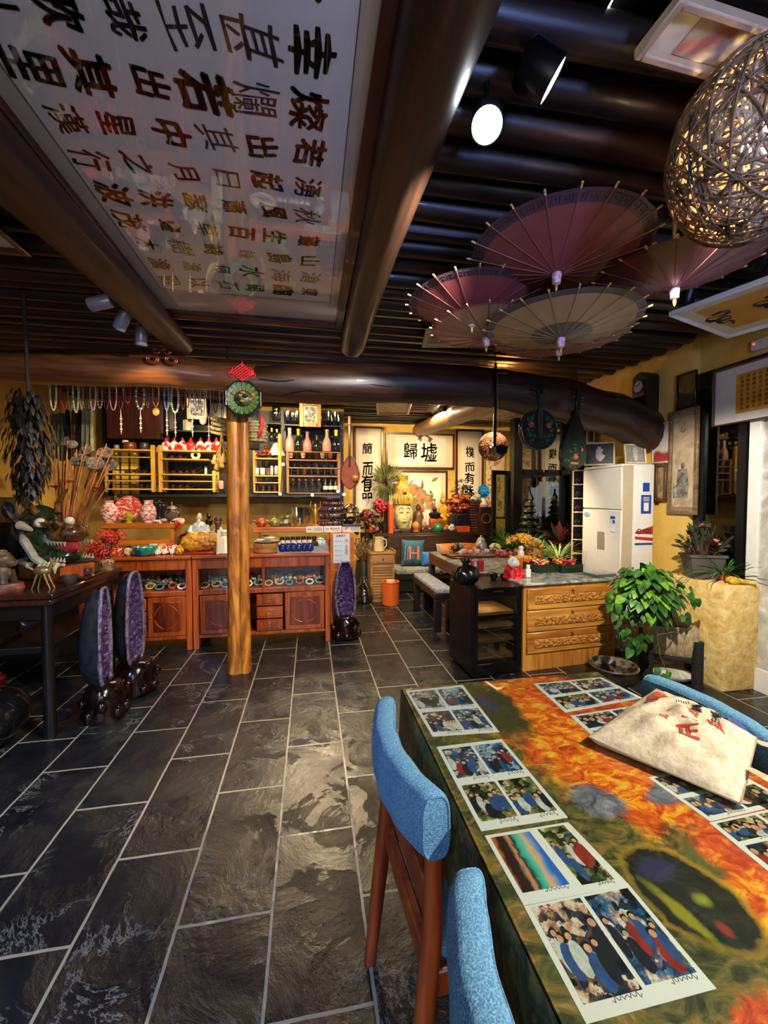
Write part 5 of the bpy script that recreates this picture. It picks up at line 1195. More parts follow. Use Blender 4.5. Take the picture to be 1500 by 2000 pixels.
for sx in (1, -1):
    m.tube([V((sx * (7 - (7 - q_ * .45) * math.cos(q_)) * s_ * 1.3, 0, (8 + (7 - q_ * .45) * math.sin(q_)) * s_)) for q_ in [.3 * k for k in range(34)]], .006, 6)
    m.tube([V((sx * (18 + (12 - q_ * .6) * math.cos(q_ + 2.6)) * s_, 0, (-8 + (9 - q_ * .5) * math.sin(q_ + 2.6)) * s_)) for q_ in [.3 * k for k in range(40)]], .006, 6)
m.build('scroll', iron, t)
# ================================================================== DARK SIDE TABLE AT THE LEFT
zT = .86
tx1 = -1.43; tx0 = -2.75; ty0 = 2.58; ty1 = 3.46
lac = wood('160a07', '3a1a12', 1, 6, .22, 8, .1, .4); lacd = M('0f0c0b', .28, 0, .2)
t = T('side_table', 'long black-brown lacquered side table at the left edge of the room', 'table', (tx1, ty0, 0)); w_ = tx0 - tx1; d_ = ty1 - ty0
MB().box(w_, 0, zT - .035, 0, d_, zT, .008).build('table_top', lac, t)
MB().box(w_ + .02, .015, zT - .075, -.02, d_ - .015, zT - .036, .008).build('moulding', lac, t)
m = MB(); m.box(w_ + .06, .05, zT - .16, -.06, .075, zT - .075); m.box(-.075, .05, zT - .16, -.05, d_ - .05, zT - .075); m.build('apron', lacd, t)
for lx, ly in ((-.07, .07), (-.07, d_ - .07), (w_ + .07, .07), (w_ + .07, d_ - .07)):
    MB().cyl((lx, ly, 0), (lx, ly, zT - .076), .032, .028, 14).build('leg', lacd, t)
m = MB()
for k in range(8): m.tube([(-.1, .065, zT - .17), (-.16 - .01 * k, .065, zT - .18 - .008 * k), (-.2, .065, zT - .17)], .006, 6)
m.box(w_ + .08, .055, .50, -.08, .075, .54, .004); m.box(-.08, .08, .50, -.06, d_ - .08, .54, .004); m.build('stretcher', lacd, t)
MB().box(w_ + .08, .08, .512, -.085, d_ - .08, .53).build('lower_shelf', lacd, t)
def on(px, py, z=zT): q = Zp(px, py, z); return V((q.x, q.y, z))
# black vase with red leaves under the table
p = V((-1.80, 2.62, 0)); t = T('black_vase', 'glossy black round vase with red leaves on the floor under the side table', 'vase', p)
MB().lathe([(.09, 0), (.12, .02), (.19, .12), (.20, .2), (.15, .28), (.08, .32), (.09, .34)], n=24).build('vase', M('0c0c0d', .12), t)
m = MB()
for i in range(46):
    a_ = rnd.uniform(0, 6.28); m.leaf((.03 * math.cos(a_), .03 * math.sin(a_), .33), (math.cos(a_), math.sin(a_), rnd.uniform(.1, .8)), (0, 0, 1), rnd.uniform(.06, .12), .035)
m.build('red_leaves', M('6a140c', .35, 0, .5, 20), t, ang=3, fix=False)
m = MB(); m.box(-.2, -.12, 0, .2, .12, .03, .006); m.lathe([(.03, .03), (.03, .06), (.09, .1), (.1, .14), (.02, .16), (.02, .2)], n=16)
one(m, 'brass_censer', M('3a2c12', .3, .6, .3), 'small dark brass censer on the lower shelf of the side table', 'censer', (-2.0, 2.82, .531))
# big dragon head sculpture on a wooden block
p = on(110, 1150); p = V((-1.71, 3.08, zT))
t = T('dragon_head_sculpture', 'big glazed dragon head sculpture with open jaws on the side table', 'sculpture', p, -.5)
dg = splat('dragon_glaze_green', [(.4, '101a10'), (.6, '2c3a20')], 12, 1, 4, .2, bp=.2); db = splat('dragon_glaze_brown', [(.4, '3a2210'), (.6, '7a5228')], 14, 1, 4, .25, bp=.3); wh = M('a8a08a', .25, 0, .3)
MB().box(-.16, -.1, 0, .24, .12, .10, .006).build('wood_base', rose_x, t)
m = MB(); m.ball((-.02, 0, .25), (.17, .13, .15), 22, 14, .06); m.ball((-.1, 0, .36), (.12, .11, .12), 16, 10, .08); m.ball((.06, 0, .16), (.16, .12, .07), 16, 10, .06); m.build('head', dg, t)
m = MB(); m.ball((.13, 0, .30), (.13, .09, .065), 18, 10, .08); m.ball((.24, 0, .31), (.055, .085, .055), 14, 8, .05); m.ball((.255, .05, .345), .026, 8, 6); m.ball((.255, -.05, .345), .026, 8, 6)
for k in range(5): m.tube([(.0 + .05 * k, -.09, .35), (.02 + .05 * k, -.1, .38), (.04 + .05 * k, -.085, .36)], .014, 6)
m.build('snout', db, t)
m = MB(); m.tube([(-.1, -.1, .3), (-.02, -.14, .26), (.06, -.13, .15), (.16, -.12, .1), (.26, -.09, .115)], [.02, .026, .024, .022, .01], 8); m.tube([(-.13, -.08, .36), (-.05, -.14, .36), (.02, -.12, .33)], [.02, .03, .01], 8); m.tube([(-.16, .02, .15), (-.1, -.12, .12), (.02, -.14, .105)], [.014, .02, .02], 8); m.build('white_whiskers', wh, t)
for sy in (-1, 1):
    for y_, za, zb in ((.085, .255, .23), (.09, .135, .16)):
        m = MB()
        for k in range(7): m.tube([(.08 + .03 * k, sy * y_, za), (.085 + .03 * k, sy * y_, zb)], [.009, .002], 6)
        m.box(.07, sy * y_ - .004, za - .004, .27, sy * y_ + .004, za + .004); m.build('tooth_row', M('a89c80', .3, 0, .2), t)
MB().tube([(.0, 0, .19), (.12, 0, .2), (.22, 0, .225), (.27, 0, .215)], [.06, .055, .045, .015], 10).build('red_tongue', M('9a3034', .25), t)
for sy in (-1, 1):
    e = MB(); e.ball((.05, sy * .09, .375), .032, 12, 8); e.build('eye', M('c8c0a8', .15), t)
    MB().tube([(-.02, sy * .06, .43), (-.06, sy * .09, .5), (-.02, sy * .11, .57), (.03, sy * .1, .6)], [.022, .018, .012, .004], 8).build('horn', db, t)
m = MB()
for k in range(26):
    a_ = k * .9; m.tube([(-.1 - .05 * (k % 3) / 3, .1 * math.cos(a_), .3 + .1 * math.sin(a_)), (-.17, .13 * math.cos(a_), .36 + .12 * math.sin(a_)), (-.2, .15 * math.cos(a_ + .4), .44 + .12 * math.sin(a_))], [.02, .016, .003], 6)
m.build('mane', splat('mane', [(.4, '1a140e'), (.6, '4a3a1c')], 12), t)
m = MB()
for k in range(5): m.tube([(.12 + .035 * k, -.125, .13), (.125 + .035 * k, -.15, .1), (.125 + .035 * k, -.15, .07)], [.014, .013, .004], 7)
m.build('claws', M('b8a878', .3), t)
# gilt wooden mask on the wall behind the dragon
p = A(56, 1000, 3.45); p.z = zT; s_ = mpp(p)
t = T('gilt_niche_box', 'small gilt wooden niche with a dark opening behind the dragon head', 'ornament', V((p.x, 3.3, zT)))
m = MB(); m.box(-.07, -.05, 0, .07, .05, .36, .01); m.build('plinth', lacd, t)
m = MB(); m.box(-.08, -.06, .36, .08, .06, .54, .02); m.build('box', wood('5a3a14', '9a6a2c', 2, 9, .4, 8, .3), t); MB().ball((0, -.055, .45), (.045, .02, .06), 12, 8).build('opening', M('2a2620', .5), t)
# seated lion figure at the front
p = on(26, 1150); t = T('lion_figurine', 'brown painted lion figurine on a red base at the front left of the side table', 'figurine', V((-1.76, 2.67, zT)))
MB().lathe([(.12, 0), (.13, .02), (.12, .05)], n=20, sx=1.05, sy=.62).build('red_base', splat('worn_red', [(.4, '3a1a14'), (.6, '7a3a2c')], 12), t)
m = MB(); m.ball((0, 0, .11), (.075, .05, .06), 14, 10, .06); m.ball((.04, 0, .18), (.045, .045, .05), 14, 10, .08); m.ball((.075, 0, .165), (.03, .03, .025), 10, 8, .05); m.tube([(-.06, -.03, .1), (-.08, -.04, .05)], .022, 8); m.tube([(.05, -.03, .12), (.06, -.04, .05)], .02, 8); m.tube([(.05, .03, .12), (.06, .04, .05)], .02, 8); m.tube([(-.07, 0, .12), (-.1, 0, .17), (-.08, 0, .2)], [.02, .018, .008], 8); m.build('lion', splat('lion_paint', [(.4, '2e2014'), (.55, '5e4426'), (.68, '8a7448')], 16, 1, 4), t)
m = MB()
for k in range(12): a_ = k * PI / 6; m.ball((.03, .045 * math.cos(a_), .185 + .045 * math.sin(a_)), .014, 6, 5)
m.build('mane', M('6a5a2c', .5), t)
# slender brass deer
t = T('brass_crane', 'thin brass long-legged bird figurine in front of the dragon base', 'figurine', V((-1.56, 2.72, zT)))
m = MB(); m.ball((0, 0, .105), (.045, .025, .03), 12, 8)
for dx, dy in ((-.03, -.015), (.03, -.015), (-.02, .015), (.035, .015)): m.tube([(dx * .6, dy, .09), (dx, dy, .05), (dx * 1.6, dy, 0)], [.007, .005, .004], 6)
m.tube([(.035, 0, .11), (.055, 0, .15), (.05, 0, .175), (.075, 0, .17)], [.012, .008, .01, .003], 6); m.tube([(-.04, 0, .11), (-.07, 0, .13), (-.06, 0, .16)], [.008, .006, .003], 6); m.build('bird', M('8a7a48', .35, .6, .3), t)
t = T('carved_box_stand', 'low dark carved tray with a stepped wooden box on the side table', 'box', V((-1.48, 3.06, zT)), .0)
MB().box(-.13, -.12, 0, .05, .14, .022, .006).build('tray', lac, t); MB().box(-.12, -.06, .0225, .03, .09, .07, .006).build('lower_box', wood('1a130e', '3c3024', 1, 8, .4, 8, .2), t); MB().box(-.10, -.04, .0705, .01, .07, .11, .006).build('upper_box', wood('1a130e', '3c3024', 1, 8, .4, 8, .2), t); MB().box(-.11, -.05, .1105, .02, .08, .12, .003).build('lid', wood('1a130e', '3c3024', 1, 8, .4, 8, .2), t)
one(MB().lathe([(.025, 0), (.03, .006), (.045, .03), (.047, .05), (.04, .052), (.038, .03), (0, .012)], n=24), 'pewter_cup', M('4a423e', .4, .5, .3), 'small dark metal bowl beside the low carved tray', 'bowl', V((-1.49, 2.86, zT)))
# red berry sprays in a jar, and a second one behind
def berries(p, n, spread, h, label, col, jar=True):
    t = T('red_berry_spray', label, 'berries', p)
    MB().lathe([(.04, 0), (.05, .02), (.052, .07), (.035, .09), (.03, .088), (.03, .02), (0, .02)], n=20).build('jar', splat('speckled_jar', [(.42, '2a1a10'), (.5, 'b09060'), (.58, '5a2a18')], 50, 1, 3), t)
    st = MB(); bm_ = MB()
    for i in range(16):
        a_ = rnd.uniform(0, 6.28); r_ = spread * rnd.uniform(.1, 1); tip = V((r_ * math.cos(a_), r_ * math.sin(a_) * .7, h * rnd.uniform(.45, 1.0))); st.tube([(0, 0, .06), tip * .6 + V((0, 0, .03)), tip], .0022, 5)
        for k in range(n): bm_.ball(tip + V([rnd.uniform(-.035, .035) for _ in range(3)]), .0078, 6, 5)
    st.build('twigs', M('3a2416', .7), t); bm_.build('berries', col, t, kind='stuff')
berries(V((-1.475, 3.30, zT)), 20, .11, .27, 'spray of bright red berries in a speckled jar at the corner of the side table', splat('red_berry', [(.4, 'a01414'), (.6, 'c8402c')], 30))
berries(V((-1.75, 3.25, zT)), 5, .07, .34, 'thin spray of dull red berries beside the dragon head', splat('dull_berry', [(.4, '5a1014'), (.6, '8e2424')], 30))
# lotus pods in a yellow labelled tin
p = V((-1.80, 3.38, zT)); t = T('lotus_stem_vase', 'glass jar with a yellow label holding tall dried lotus stems and pods', 'vase', p)
MB().lathe([(.065, 0), (.07, .01), (.07, .17), (.066, .17), (.064, .015), (0, .015)], n=24).build('jar', glass('c8c8b0', .25, .05), t)
MB().lathe([(.0712, .02), (.0712, .15)], n=24).build('yellow_label', splat('yellow_label', [(.5, 'd8c81c'), (.62, '8a7a10'), (.66, 'd8c81c')], 18, 1, 3, .5), t)
stem = splat('dry_stem', [(.35, '6a3c18'), (.6, 'a8682c')], 12, .5, 3, .6); m = MB(); tips = []
base_ = A(168, 1050, 3.38)
for i in range(42):
    px = rnd.uniform(95, 222); py = rnd.uniform(872, 960) if i > 12 else rnd.uniform(860, 905)
    y = 3.38 + rnd.uniform(-.14, .18); q_ = A(px, py, y) - p; m.tube([(rnd.uniform(-.035, .035), rnd.uniform(-.035, .035), .02), q_ * .55 + V((rnd.uniform(-.01, .01), 0, .05)), q_], [.0055, .005, .0042], 6)
m.build('stems', stem, t)
podm = splat('lotus_pod', [(.4, '2a2420'), (.6, '5a5048')], 20, 1, 3, .8, bp=.3)
for px, py, y, sc_, tilt in ((152, 898, 3.3, 1, -.3), (186, 905, 3.34, 1.05, .5), (205, 884, 3.45, .95, .3), (214, 908, 3.5, .9, .9), (168, 880, 3.5, .8, -.1), (125, 862, 3.5, .75, -.6), (140, 868, 3.3, .7, .3)):
    q_ = A(px, py, y) - p; b = MB(); r_ = 15 * mpp(A(px, py, y)) * sc_
    b.lathe([(.006, -r_ * 1.3), (r_ * .35, -r_ * .9), (r_ * .85, -r_ * .25), (r_, 0), (r_ * .95, r_ * .12), (0, r_ * .16)], n=18)
    for k in range(9): a_ = k * 2.4; rr_ = r_ * .75 * math.sqrt(k / 9); b.ball((rr_ * math.cos(a_), rr_ * math.sin(a_), r_ * .15), r_ * .11, 6, 5)
    b.xf(Matrix.Translation(q_) @ Matrix.Rotation(tilt, 4, 'Y') @ Matrix.Rotation(.9, 4, 'X')); b.build('seed_pod', podm, t)
pink = M('c8283c', .5, 0, .3, 40)
for px, py in ((134, 943), (107, 953), (191, 956)):
    q_ = A(px, py, 3.30) - p; b = MB()
    for k in range(14): a_ = k * .9; b.leaf(q_, (math.cos(a_), math.sin(a_), .35 + .3 * (k % 2)), (0, 0, 1), .055, .024)
    b.build('pink_flower', pink, t, ang=3, fix=False)
# wooden pipe holder, glass jar, furry thing, far-left flowers
t = T('glass_candy_jar', 'clear glass jar with dark contents between dragon head and lotus stems', 'jar', V((-1.70, 3.31, zT)))
MB().lathe([(.055, 0), (.06, .02), (.06, .13), (.045, .15)], n=24).build('jar', glass('c0c8c0', .3, .06), t); MB().lathe([(.05, .012), (.054, .03), (.054, .09), (0, .095)], n=16).build('contents', M('2c3a34', .6, 0, .5, 40), t); MB().lathe([(.052, .15), (.054, .175), (0, .18)], n=24).build('lid', wood('7a5a2c', 'a8844a', 0, 8, .5), t)
m = MB();
for k in range(9): m.tube([(-.03 + .012 * k, 0, .19 + .016 * k), (-.02 + .012 * k, 0, .215 + .016 * k)], .014, 6)
m.box(.07, -.02, 0, .1, .02, .36, .004); m.box(-.08, -.02, 0, .1, .02, .02)
m.box(-.06, -.015, .0, -.035, .015, .2)
one(m, 'wooden_rack', wood('8a5a1c', 'b98a3a', 2, 8, .5), 'small yellow wooden rack standing behind the dragon head', 'rack', V((-1.93, 3.40, zT)))
m = MB();
for i in range(260):
    a_, b_ = rnd.uniform(0, 6.28), rnd.uniform(.1, 1.7); d = V((math.sin(b_) * math.cos(a_), math.sin(b_) * math.sin(a_), math.cos(b_))); q_ = V((d.x * .05, d.y * .04, .06 + d.z * .06)); m.leaf(q_, d + V((0, 0, -.6)), d, .06, .008)
m.ball((0, 0, .05), (.052, .042, .055), 12, 8); p = A(204, 1050, 3.9); p.z = ZT
one(m, 'dried_moss_ball', M('6a5a3c', .9, 0, .4, 30), 'shaggy dried grass bunch on the far left of the left cabinet', 'ornament', V((A(206, 1050, 4.12).x, 4.12, ZT)), ang=3, fix=False)
p = A(30, 985, 3.35); t = T('flowering_plant', 'dark leafy plant with a pink flower at the left edge behind the dragon head', 'plant', V((-2.45, 3.25, zT)))
MB().lathe([(.09, 0), (.13, .05), (.12, .2), (.1, .22), (.09, .2), (0, .18)], n=20).build('pot', M('14161a', .3), t); m = MB()
for i in range(150): a_ = rnd.uniform(0, 6.28); e = rnd.uniform(.1, 1.1); d = V((math.cos(a_) * math.sin(e), math.sin(a_) * math.sin(e), math.cos(e))); m.leaf(V((0, 0, .2)) + d * rnd.uniform(.05, .35), d + V((0, 0, -.3)), (d.x, d.y, .6), rnd.uniform(.06, .1), .035)
m.build('leaves', M('1c2a18', .4, 0, .5, 20), t, ang=3, fix=False)
m = MB()
for k in range(26): a_ = k * 2.4; m.leaf((.22, -.15, .27), (math.cos(a_), math.sin(a_), -.5 + k / 18), (0, 0, 1), .06, .03)
m.build('pink_flower', M('b02a4a', .5, 0, .3), t, ang=3, fix=False)
t = T('dark_jar_lamp', 'big dark grey round jar at the left edge of the side table', 'jar', V((-2.02, 2.76, zT))); MB().lathe([(.09, 0), (.13, .03), (.155, .14), (.13, .27), (.07, .31), (.08, .33)], n=28).build('body', M('26282c', .3), t); MB().cyl((.13, -.05, .03), (.125, -.045, .45), .008, .006, 8).build('stick', M('6a5434', .5), t)
# ================================================================== BACK ROOM
YW = 6.985
frw = wood('2a0f08', '5a2412', 1, 7, .3, 8, .1, .3); mount = M('d8cba8', .7, 0, .05, 4); paper = M('e6dcc4', .7, 0, .04, 5)
def wallpic(name, label, x0, y0, x1, y1, iw, ih, art=paper, bar=.035, m_=None, f_=None):
    a_, b_ = A(x0, y0, YW), A(x1, y1, YW); c = (a_ + b_) / 2; w_, h = abs(b_.x - a_.x), abs(a_.z - b_.z)
    return framed(name, label, 'artwork', V((c.x, YW, c.z)), w_, h, WALL_B, bar, .03, f_ or frw, m_ or mount, w_ * iw, h * ih, art), w_, h
def vtext(t, chars, xs, zs, s_, name='calligraphy', bold=.02):
    m = MB()
    for ch, x, z in zip(chars, xs, zs): m.text(ch, Matrix.Translation((x, z, .0116)) @ Matrix.Rotation(rnd.uniform(-.06, .06), 4, 'Z') @ Matrix.Diagonal((s_ * rnd.uniform(.8, 1), s_ * rnd.uniform(.85, 1.1), 1, 1)), bold, .05)
    m.build(name, ink, t, smooth=False, fix=False)
t, w_, h = wallpic('calligraphy_scroll', 'tall framed calligraphy scroll of four characters at the left of the back wall', 691, 832, 748, 1010, .66, .80)
vtext(t, '簡而有品', [-.02] * 4, [h * (.5 - v) for v in (.245, .46, .60, .735)], .23)
t, w_, h = wallpic('calligraphy_scroll', 'tall framed calligraphy scroll behind the blue feather ball at the right of the back wall', 890, 838, 943, 1012, .62, .80)
vtext(t, '樸而有味', [0] * 4, [h * (.5 - v) for v in (.25, .42, .55, .68)], .2)
t, w_, h = wallpic('calligraphy_board', 'wide framed calligraphy board of two big characters in the middle of the back wall', 753, 844, 887, 917, .74, .76)
vtext(t, '歸墟', [-w_ * .14, w_ * .12], [0.01, -.01], .33, bold=.012)
gold2 = M('8a6a30', .35, .5)
p = A(832, 853, 6.9); t = T('iron_scroll', 'curled brass scroll ornament at the top of the wide calligraphy board', 'ornament', (p.x, 6.94, p.z)); m = MB(); s_ = mpp(p)
for sx in (1, -1): m.tube([V((sx * (3 - (14) * math.sin(q_ * .25)) * s_, -.01, (6 - q_ * 1.6) * s_)) for q_ in range(8)] + [V((-sx * (11 + 3 * math.cos(.6 * k)) * s_, -.01, (-5 + 3 * math.sin(.6 * k)) * s_)) for k in range(9)], .009, 6)
m.build('scroll', gold2, t)
# peaches painting
t, w_, h = wallpic('peach_painting', 'framed painting of ripe peaches on a leafy branch, below the wide calligraphy board', 752, 918, 873, 1045, .78, .84, M('e8e0cc', .7, 0, .04))
m = MB(); lf = MB(); pe = splat('peach_paint', [(.35, 'b07a34'), (.5, 'c0845a'), (.62, '9a4430')], 5, .5, 2, .7)
for dx, dz, r_ in ((-8, 20, 14), (8, 11, 13), (-16, -8, 13), (4, 0, 13), (20, 2, 12), (4, -16, 13), (24, -10, 11), (-4, -2, 10), (-17, 4, 10)):
    s_ = h / 127; m.lathe([(0, .0), (r_ * s_ * .82, .0), (r_ * s_ * .6, .003), (0, .004)], (dx * s_ * 1.0 + .02, dz * s_ + .05, .0112), 18)
m.build('peaches', pe, t)
for k in range(34):
    s_ = h / 127; a_ = rnd.uniform(0, 6.28); lf.leaf(((rnd.uniform(-26, 34)) * s_, (rnd.uniform(-34, 40)) * s_ + .05, .0135), (math.cos(a_), math.sin(a_), 0), (0, 0, 1), 17 * s_, 6 * s_, droop=0)
lf.build('leaves', splat('leaf_paint', [(.4, '4a5a30'), (.6, '8a9a5a')], 9), t, ang=3, fix=False)
t, w_, h = wallpic('dragon_scroll', 'narrow scroll with an orange figure behind the wicker ball on the back wall', 947, 860, 985, 1010, .7, .84, splat('orange_figure', [(.45, 'dccba4'), (.55, 'c8783a'), (.66, '8a6a3a')], 7, 2, 4, .7), .012, M('d8c48a', .6), M('8a6a30', .5))
# altar sideboard behind the sofa
zA = A(800, 1040, 6.55).z; ax0, ax1 = A(742, 1040, 6.5).x, A(960, 1040, 6.5).x
t = T('altar_sideboard', 'long dark wooden sideboard along the back wall carrying the carved head', 'sideboard', (ax0, 6.45, 0)); w_ = ax1 - ax0; dkw = wood('1c120c', '3c281a', 0, 6, .35, 8, .15, .2)
MB().box(-.02, -.02, zA - .05, w_ + .02, .50, zA, .006).build('top', dkw, t); m = MB(); m.box(.02, .02, .1, w_ - .02, .48, zA - .05); m.build('body', dkw, t)
for x in (.06, w_ - .06): MB().box(x - .04, .02, 0, x + .04, .46, .1).build('foot', dkw, t)
for k in range(4): MB().box(.06 + (w_ - .12) / 4 * k + .01, .005, .2, .06 + (w_ - .12) / 4 * (k + 1) - .01, .02, zA - .09, .004).build('door', dkw, t)
YA = 6.6
def onA(px, y=YA): p = A(px, 1040, y); p.z = zA; return p
# buddha head
p = onA(786, 6.62); s_ = mpp(p); hh = 112 * s_
t = T('buddha_bust', 'large carved head with closed eyes, pale face and tall golden crown on the sideboard', 'sculpture', p, .05)
skin = splat('pale_gilt_face', [(.35, 'a89a58'), (.6, 'd0c890')], 8, 1, 4, .35)
MB().box(-20 * s_, -.08, 0, 20 * s_, .1, 7 * s_, .01).build('base', dkw, t)
def face(u, v):
    th = PI * (u * 2 - 1); z = 8 + 52 * v; k = math.sin(PI * min(1, .12 + .62 * v)) ** .7
    r_ = 17.5 * k * s_; x = r_ * math.sin(th); y = -r_ * 1.0 * math.cos(th)
    if abs(th) < .4: # nose ridge, lips and brow
        g_ = math.exp(-(th / .13) ** 2);
        if 26 < z < 45: y -= g_ * (45 - z) / 19 * 4.2 * s_
        if 19 < z < 24: y -= math.exp(-(th / .22) ** 2) * 2 * s_
    for sx in (1, -1):
        y += 1.6 * s_ * math.exp(-((th - sx * .42) / .2) ** 2 - ((z - 38) / 4) ** 2)
    return V((x, y, z * s_))
MB().grid(face, 64, 40).build('face', skin, t, ang=3)
m = MB()
for sx in (1, -1):
    m.tube([face(.5 + sx * a_ / (2 * PI), (z - 8) / 52) + V((0, -.006, 0)) for a_, z in ((.18, 40.5), (.3, 39), (.45, 38.4), (.62, 39.6))], .005, 6)
    m.tube([face(.5 + sx * a_ / (2 * PI), (z - 8) / 52) + V((0, -.006, 0)) for a_, z in ((.1, 45), (.25, 48), (.45, 48.5), (.7, 45))], .006, 6)
m.build('brows_and_eyelids', M('4a4220', .5), t)
MB().tube([face(.5 + a_ / (2 * PI), (21.3 - 8) / 52 + abs(a_) * .02) + V((0, -.004, 0)) for a_ in (-.3, -.15, 0, .15, .3)], .006, 6).build('lips', M('5a4a28', .5), t)
for sx in (1, -1): MB().ball((sx * 18.5 * s_, 2 * s_, 36 * s_), (2.5 * s_, 4 * s_, 14 * s_), 10, 8).build('ear', skin, t)
cg = splat('crown_gilt', [(.35, '6a5218'), (.5, 'a8842a'), (.65, 'd0b45a')], 26, 1, 5, .35, bp=.6)
m = MB(); m.lathe([(17.5 * s_, 55 * s_), (19 * s_, 62 * s_), (17 * s_, 70 * s_), (16 * s_, 84 * s_), (13 * s_, 94 * s_), (9 * s_, 98 * s_), (11 * s_, 104 * s_), (12 * s_, 110 * s_), (0, 112 * s_)], n=26)
for i in range(len(m.v)): m.v[i] += V([rnd.uniform(-.006, .006) for _ in range(3)])
for k in range(11): a_ = PI * (k / 10) + PI; m.tube([(17.5 * s_ * math.cos(a_), 17.5 * s_ * math.sin(a_), 56 * s_), (20 * s_ * math.cos(a_), 20 * s_ * math.sin(a_), 66 * s_), (15 * s_ * math.cos(a_), 15 * s_ * math.sin(a_), 76 * s_)], [4 * s_, 3.4 * s_, 1.2 * s_], 7)
m.ball((0, -17 * s_, 80 * s_), (5 * s_, 3 * s_, 7 * s_), 12, 8); m.build('crown', cg, t)
MB().ball((0, -18.5 * s_, 77 * s_), (2.6 * s_, 2 * s_, 3.4 * s_), 10, 8).build('dark_niche', M('1a1610', .5), t)
# pine in a pot, coral, incense tube
def bush(name, p, potm, ph, pr, items, label, cat='plant', stem=None):
    t = T(name, label, cat, p)
    if potm: MB().lathe([(pr * .7, 0), (pr, ph * .5), (pr * .95, ph), (pr * .85, ph), (pr * .8, ph * .7), (0, ph * .7)], n=20).build('pot', potm, t)
    for nm, mtl, fn in items: m = MB(); fn(m); m.build(nm, mtl, t, ang=3, fix=False)
    return t
p = onA(750, 6.80)
def pine(m):
    c_ = (A(756, 942, 6.72) - p)
    for i in range(620):
        a_, b_ = rnd.uniform(0, 6.28), rnd.uniform(0, PI); d = V((math.sin(b_) * math.cos(a_), math.sin(b_) * math.sin(a_) * .6, math.cos(b_) * .95)); q_ = c_ + V((d.x * .20, d.y * .17, d.z * .24)) * rnd.uniform(.3, 1); m.leaf(q_, d + V((0, 0, .25 if d.z > 0 else -.9)), V((d.y, -d.x, .4)), .15, .012)
bush('pine_bough', p, M('2a201a', .4), .12, .07, [('needles', splat('pine_green', [(.4, '3a4420'), (.6, '7a8048')], 6, 1, 3, .6), pine), ('stem', M('3a2a1c', .8), lambda m: m.tube([(0, 0, .08), (.01, 0, .3), A(754, 950, 6.72) - p], [.016, .014, .01], 7))], 'bushy green pine bough in a dark pot left of the carved head')
p = onA(741, 6.6); p.z = zA - 0
def coral(m):
    c_ = A(740, 988, 6.6) - p
    for i in range(90):
        a_, b_ = rnd.uniform(0, 6.28), rnd.uniform(0, PI); d = V((math.sin(b_) * math.cos(a_), math.sin(b_) * math.sin(a_), math.cos(b_))); q_ = c_ + d * .10; m.tube([c_ + d * .03, q_, q_ + V([rnd.uniform(-.03, .03) for _ in range(3)])], [.02, .02, .014], 6)
t = bush('coral_branch', p + V((.02, 0, 0)), glass('9a9a90', .2, .1), .18, .055, [('coral', splat('coral_red', [(.4, '8a1420'), (.6, 'd04050')], 14, 1, 3, .4), coral), ('stem', M('5a2420', .6), lambda m: m.tube([(0, 0, .02), (0, 0, .2), A(740, 995, 6.6) - p], .012, 6))], 'bright red coral in a small glass vase left of the orange tube', 'coral')
p = onA(763, 6.5); s_ = mpp(p); t = T('incense_tube', 'tall orange paper tube with a white top left of the carved head', 'tube', p); MB().cyl((0, 0, 0), (0, 0, 56 * s_), .045, .045, 18).build('tube', M('c2481c', .4), t); m = MB()
for k in range(6): m.tube([(.015 * math.cos(k), .015 * math.sin(k), 50 * s_), (.03 * math.cos(k), .03 * math.sin(k), (62 + 6 * (k % 3)) * s_)], .007, 6)
m.build('white_sticks', M('c8c0b0', .6), t)
for lb, px, hp, sp_, c1, c2, nm in (('brown carved monk figure right of the carved head', 817, 52, 12, '2e1a10', '6a4426', 'carved_monk'),):
    p = onA(px, 6.8); s_ = mpp(p); h = hp * s_; m = MB(); m.lathe([(.26 * h, 0), (.3 * h, .1 * h), (.22 * h, .35 * h), (.2 * h, .6 * h), (.12 * h, .75 * h), (.06 * h, .78 * h)], n=18, sy=.8); m.ball((0, 0, .88 * h), (.1 * h, .1 * h, .13 * h), 12, 8)
    for i in range(len(m.v)): m.v[i] += V([rnd.uniform(-.006, .006) for _ in range(3)])
    one(m, nm, wood(c1, c2, 2, 12, .4, 8, .3), lb, 'figurine', p)
# gold seated buddha
p = onA(865, 6.75); s_ = mpp(p); h = 78 * s_; t = T('gilt_buddha', 'slim gilt seated buddha figure on the sideboard, left of the carved root', 'figurine', p)
m = MB(); m.lathe([(.22 * h, 0), (.24 * h, .08 * h), (.16 * h, .16 * h), (.2 * h, .22 * h)], n=18); m.ball((0, 0, .30 * h), (.2 * h, .14 * h, .1 * h), 14, 8); m.lathe([(.12 * h, .3 * h), (.13 * h, .45 * h), (.15 * h, .58 * h), (.06 * h, .66 * h)], n=16, sy=.75); m.tube([(-.14 * h, 0, .58 * h), (-.19 * h, -.06 * h, .44 * h), (-.04 * h, -.15 * h, .36 * h)], .04 * h, 8); m.tube([(.14 * h, 0, .58 * h), (.19 * h, -.06 * h, .44 * h), (.04 * h, -.15 * h, .36 * h)], .04 * h, 8); m.ball((0, 0, .76 * h), (.08 * h, .08 * h, .1 * h), 14, 10); m.lathe([(.06 * h, .84 * h), (.05 * h, .9 * h), (.015 * h, .96 * h), (0, h)], n=12); m.build('figure', splat('old_gilt', [(.4, '8a6414'), (.6, 'd0a030')], 20, 1, 4, .3), t)
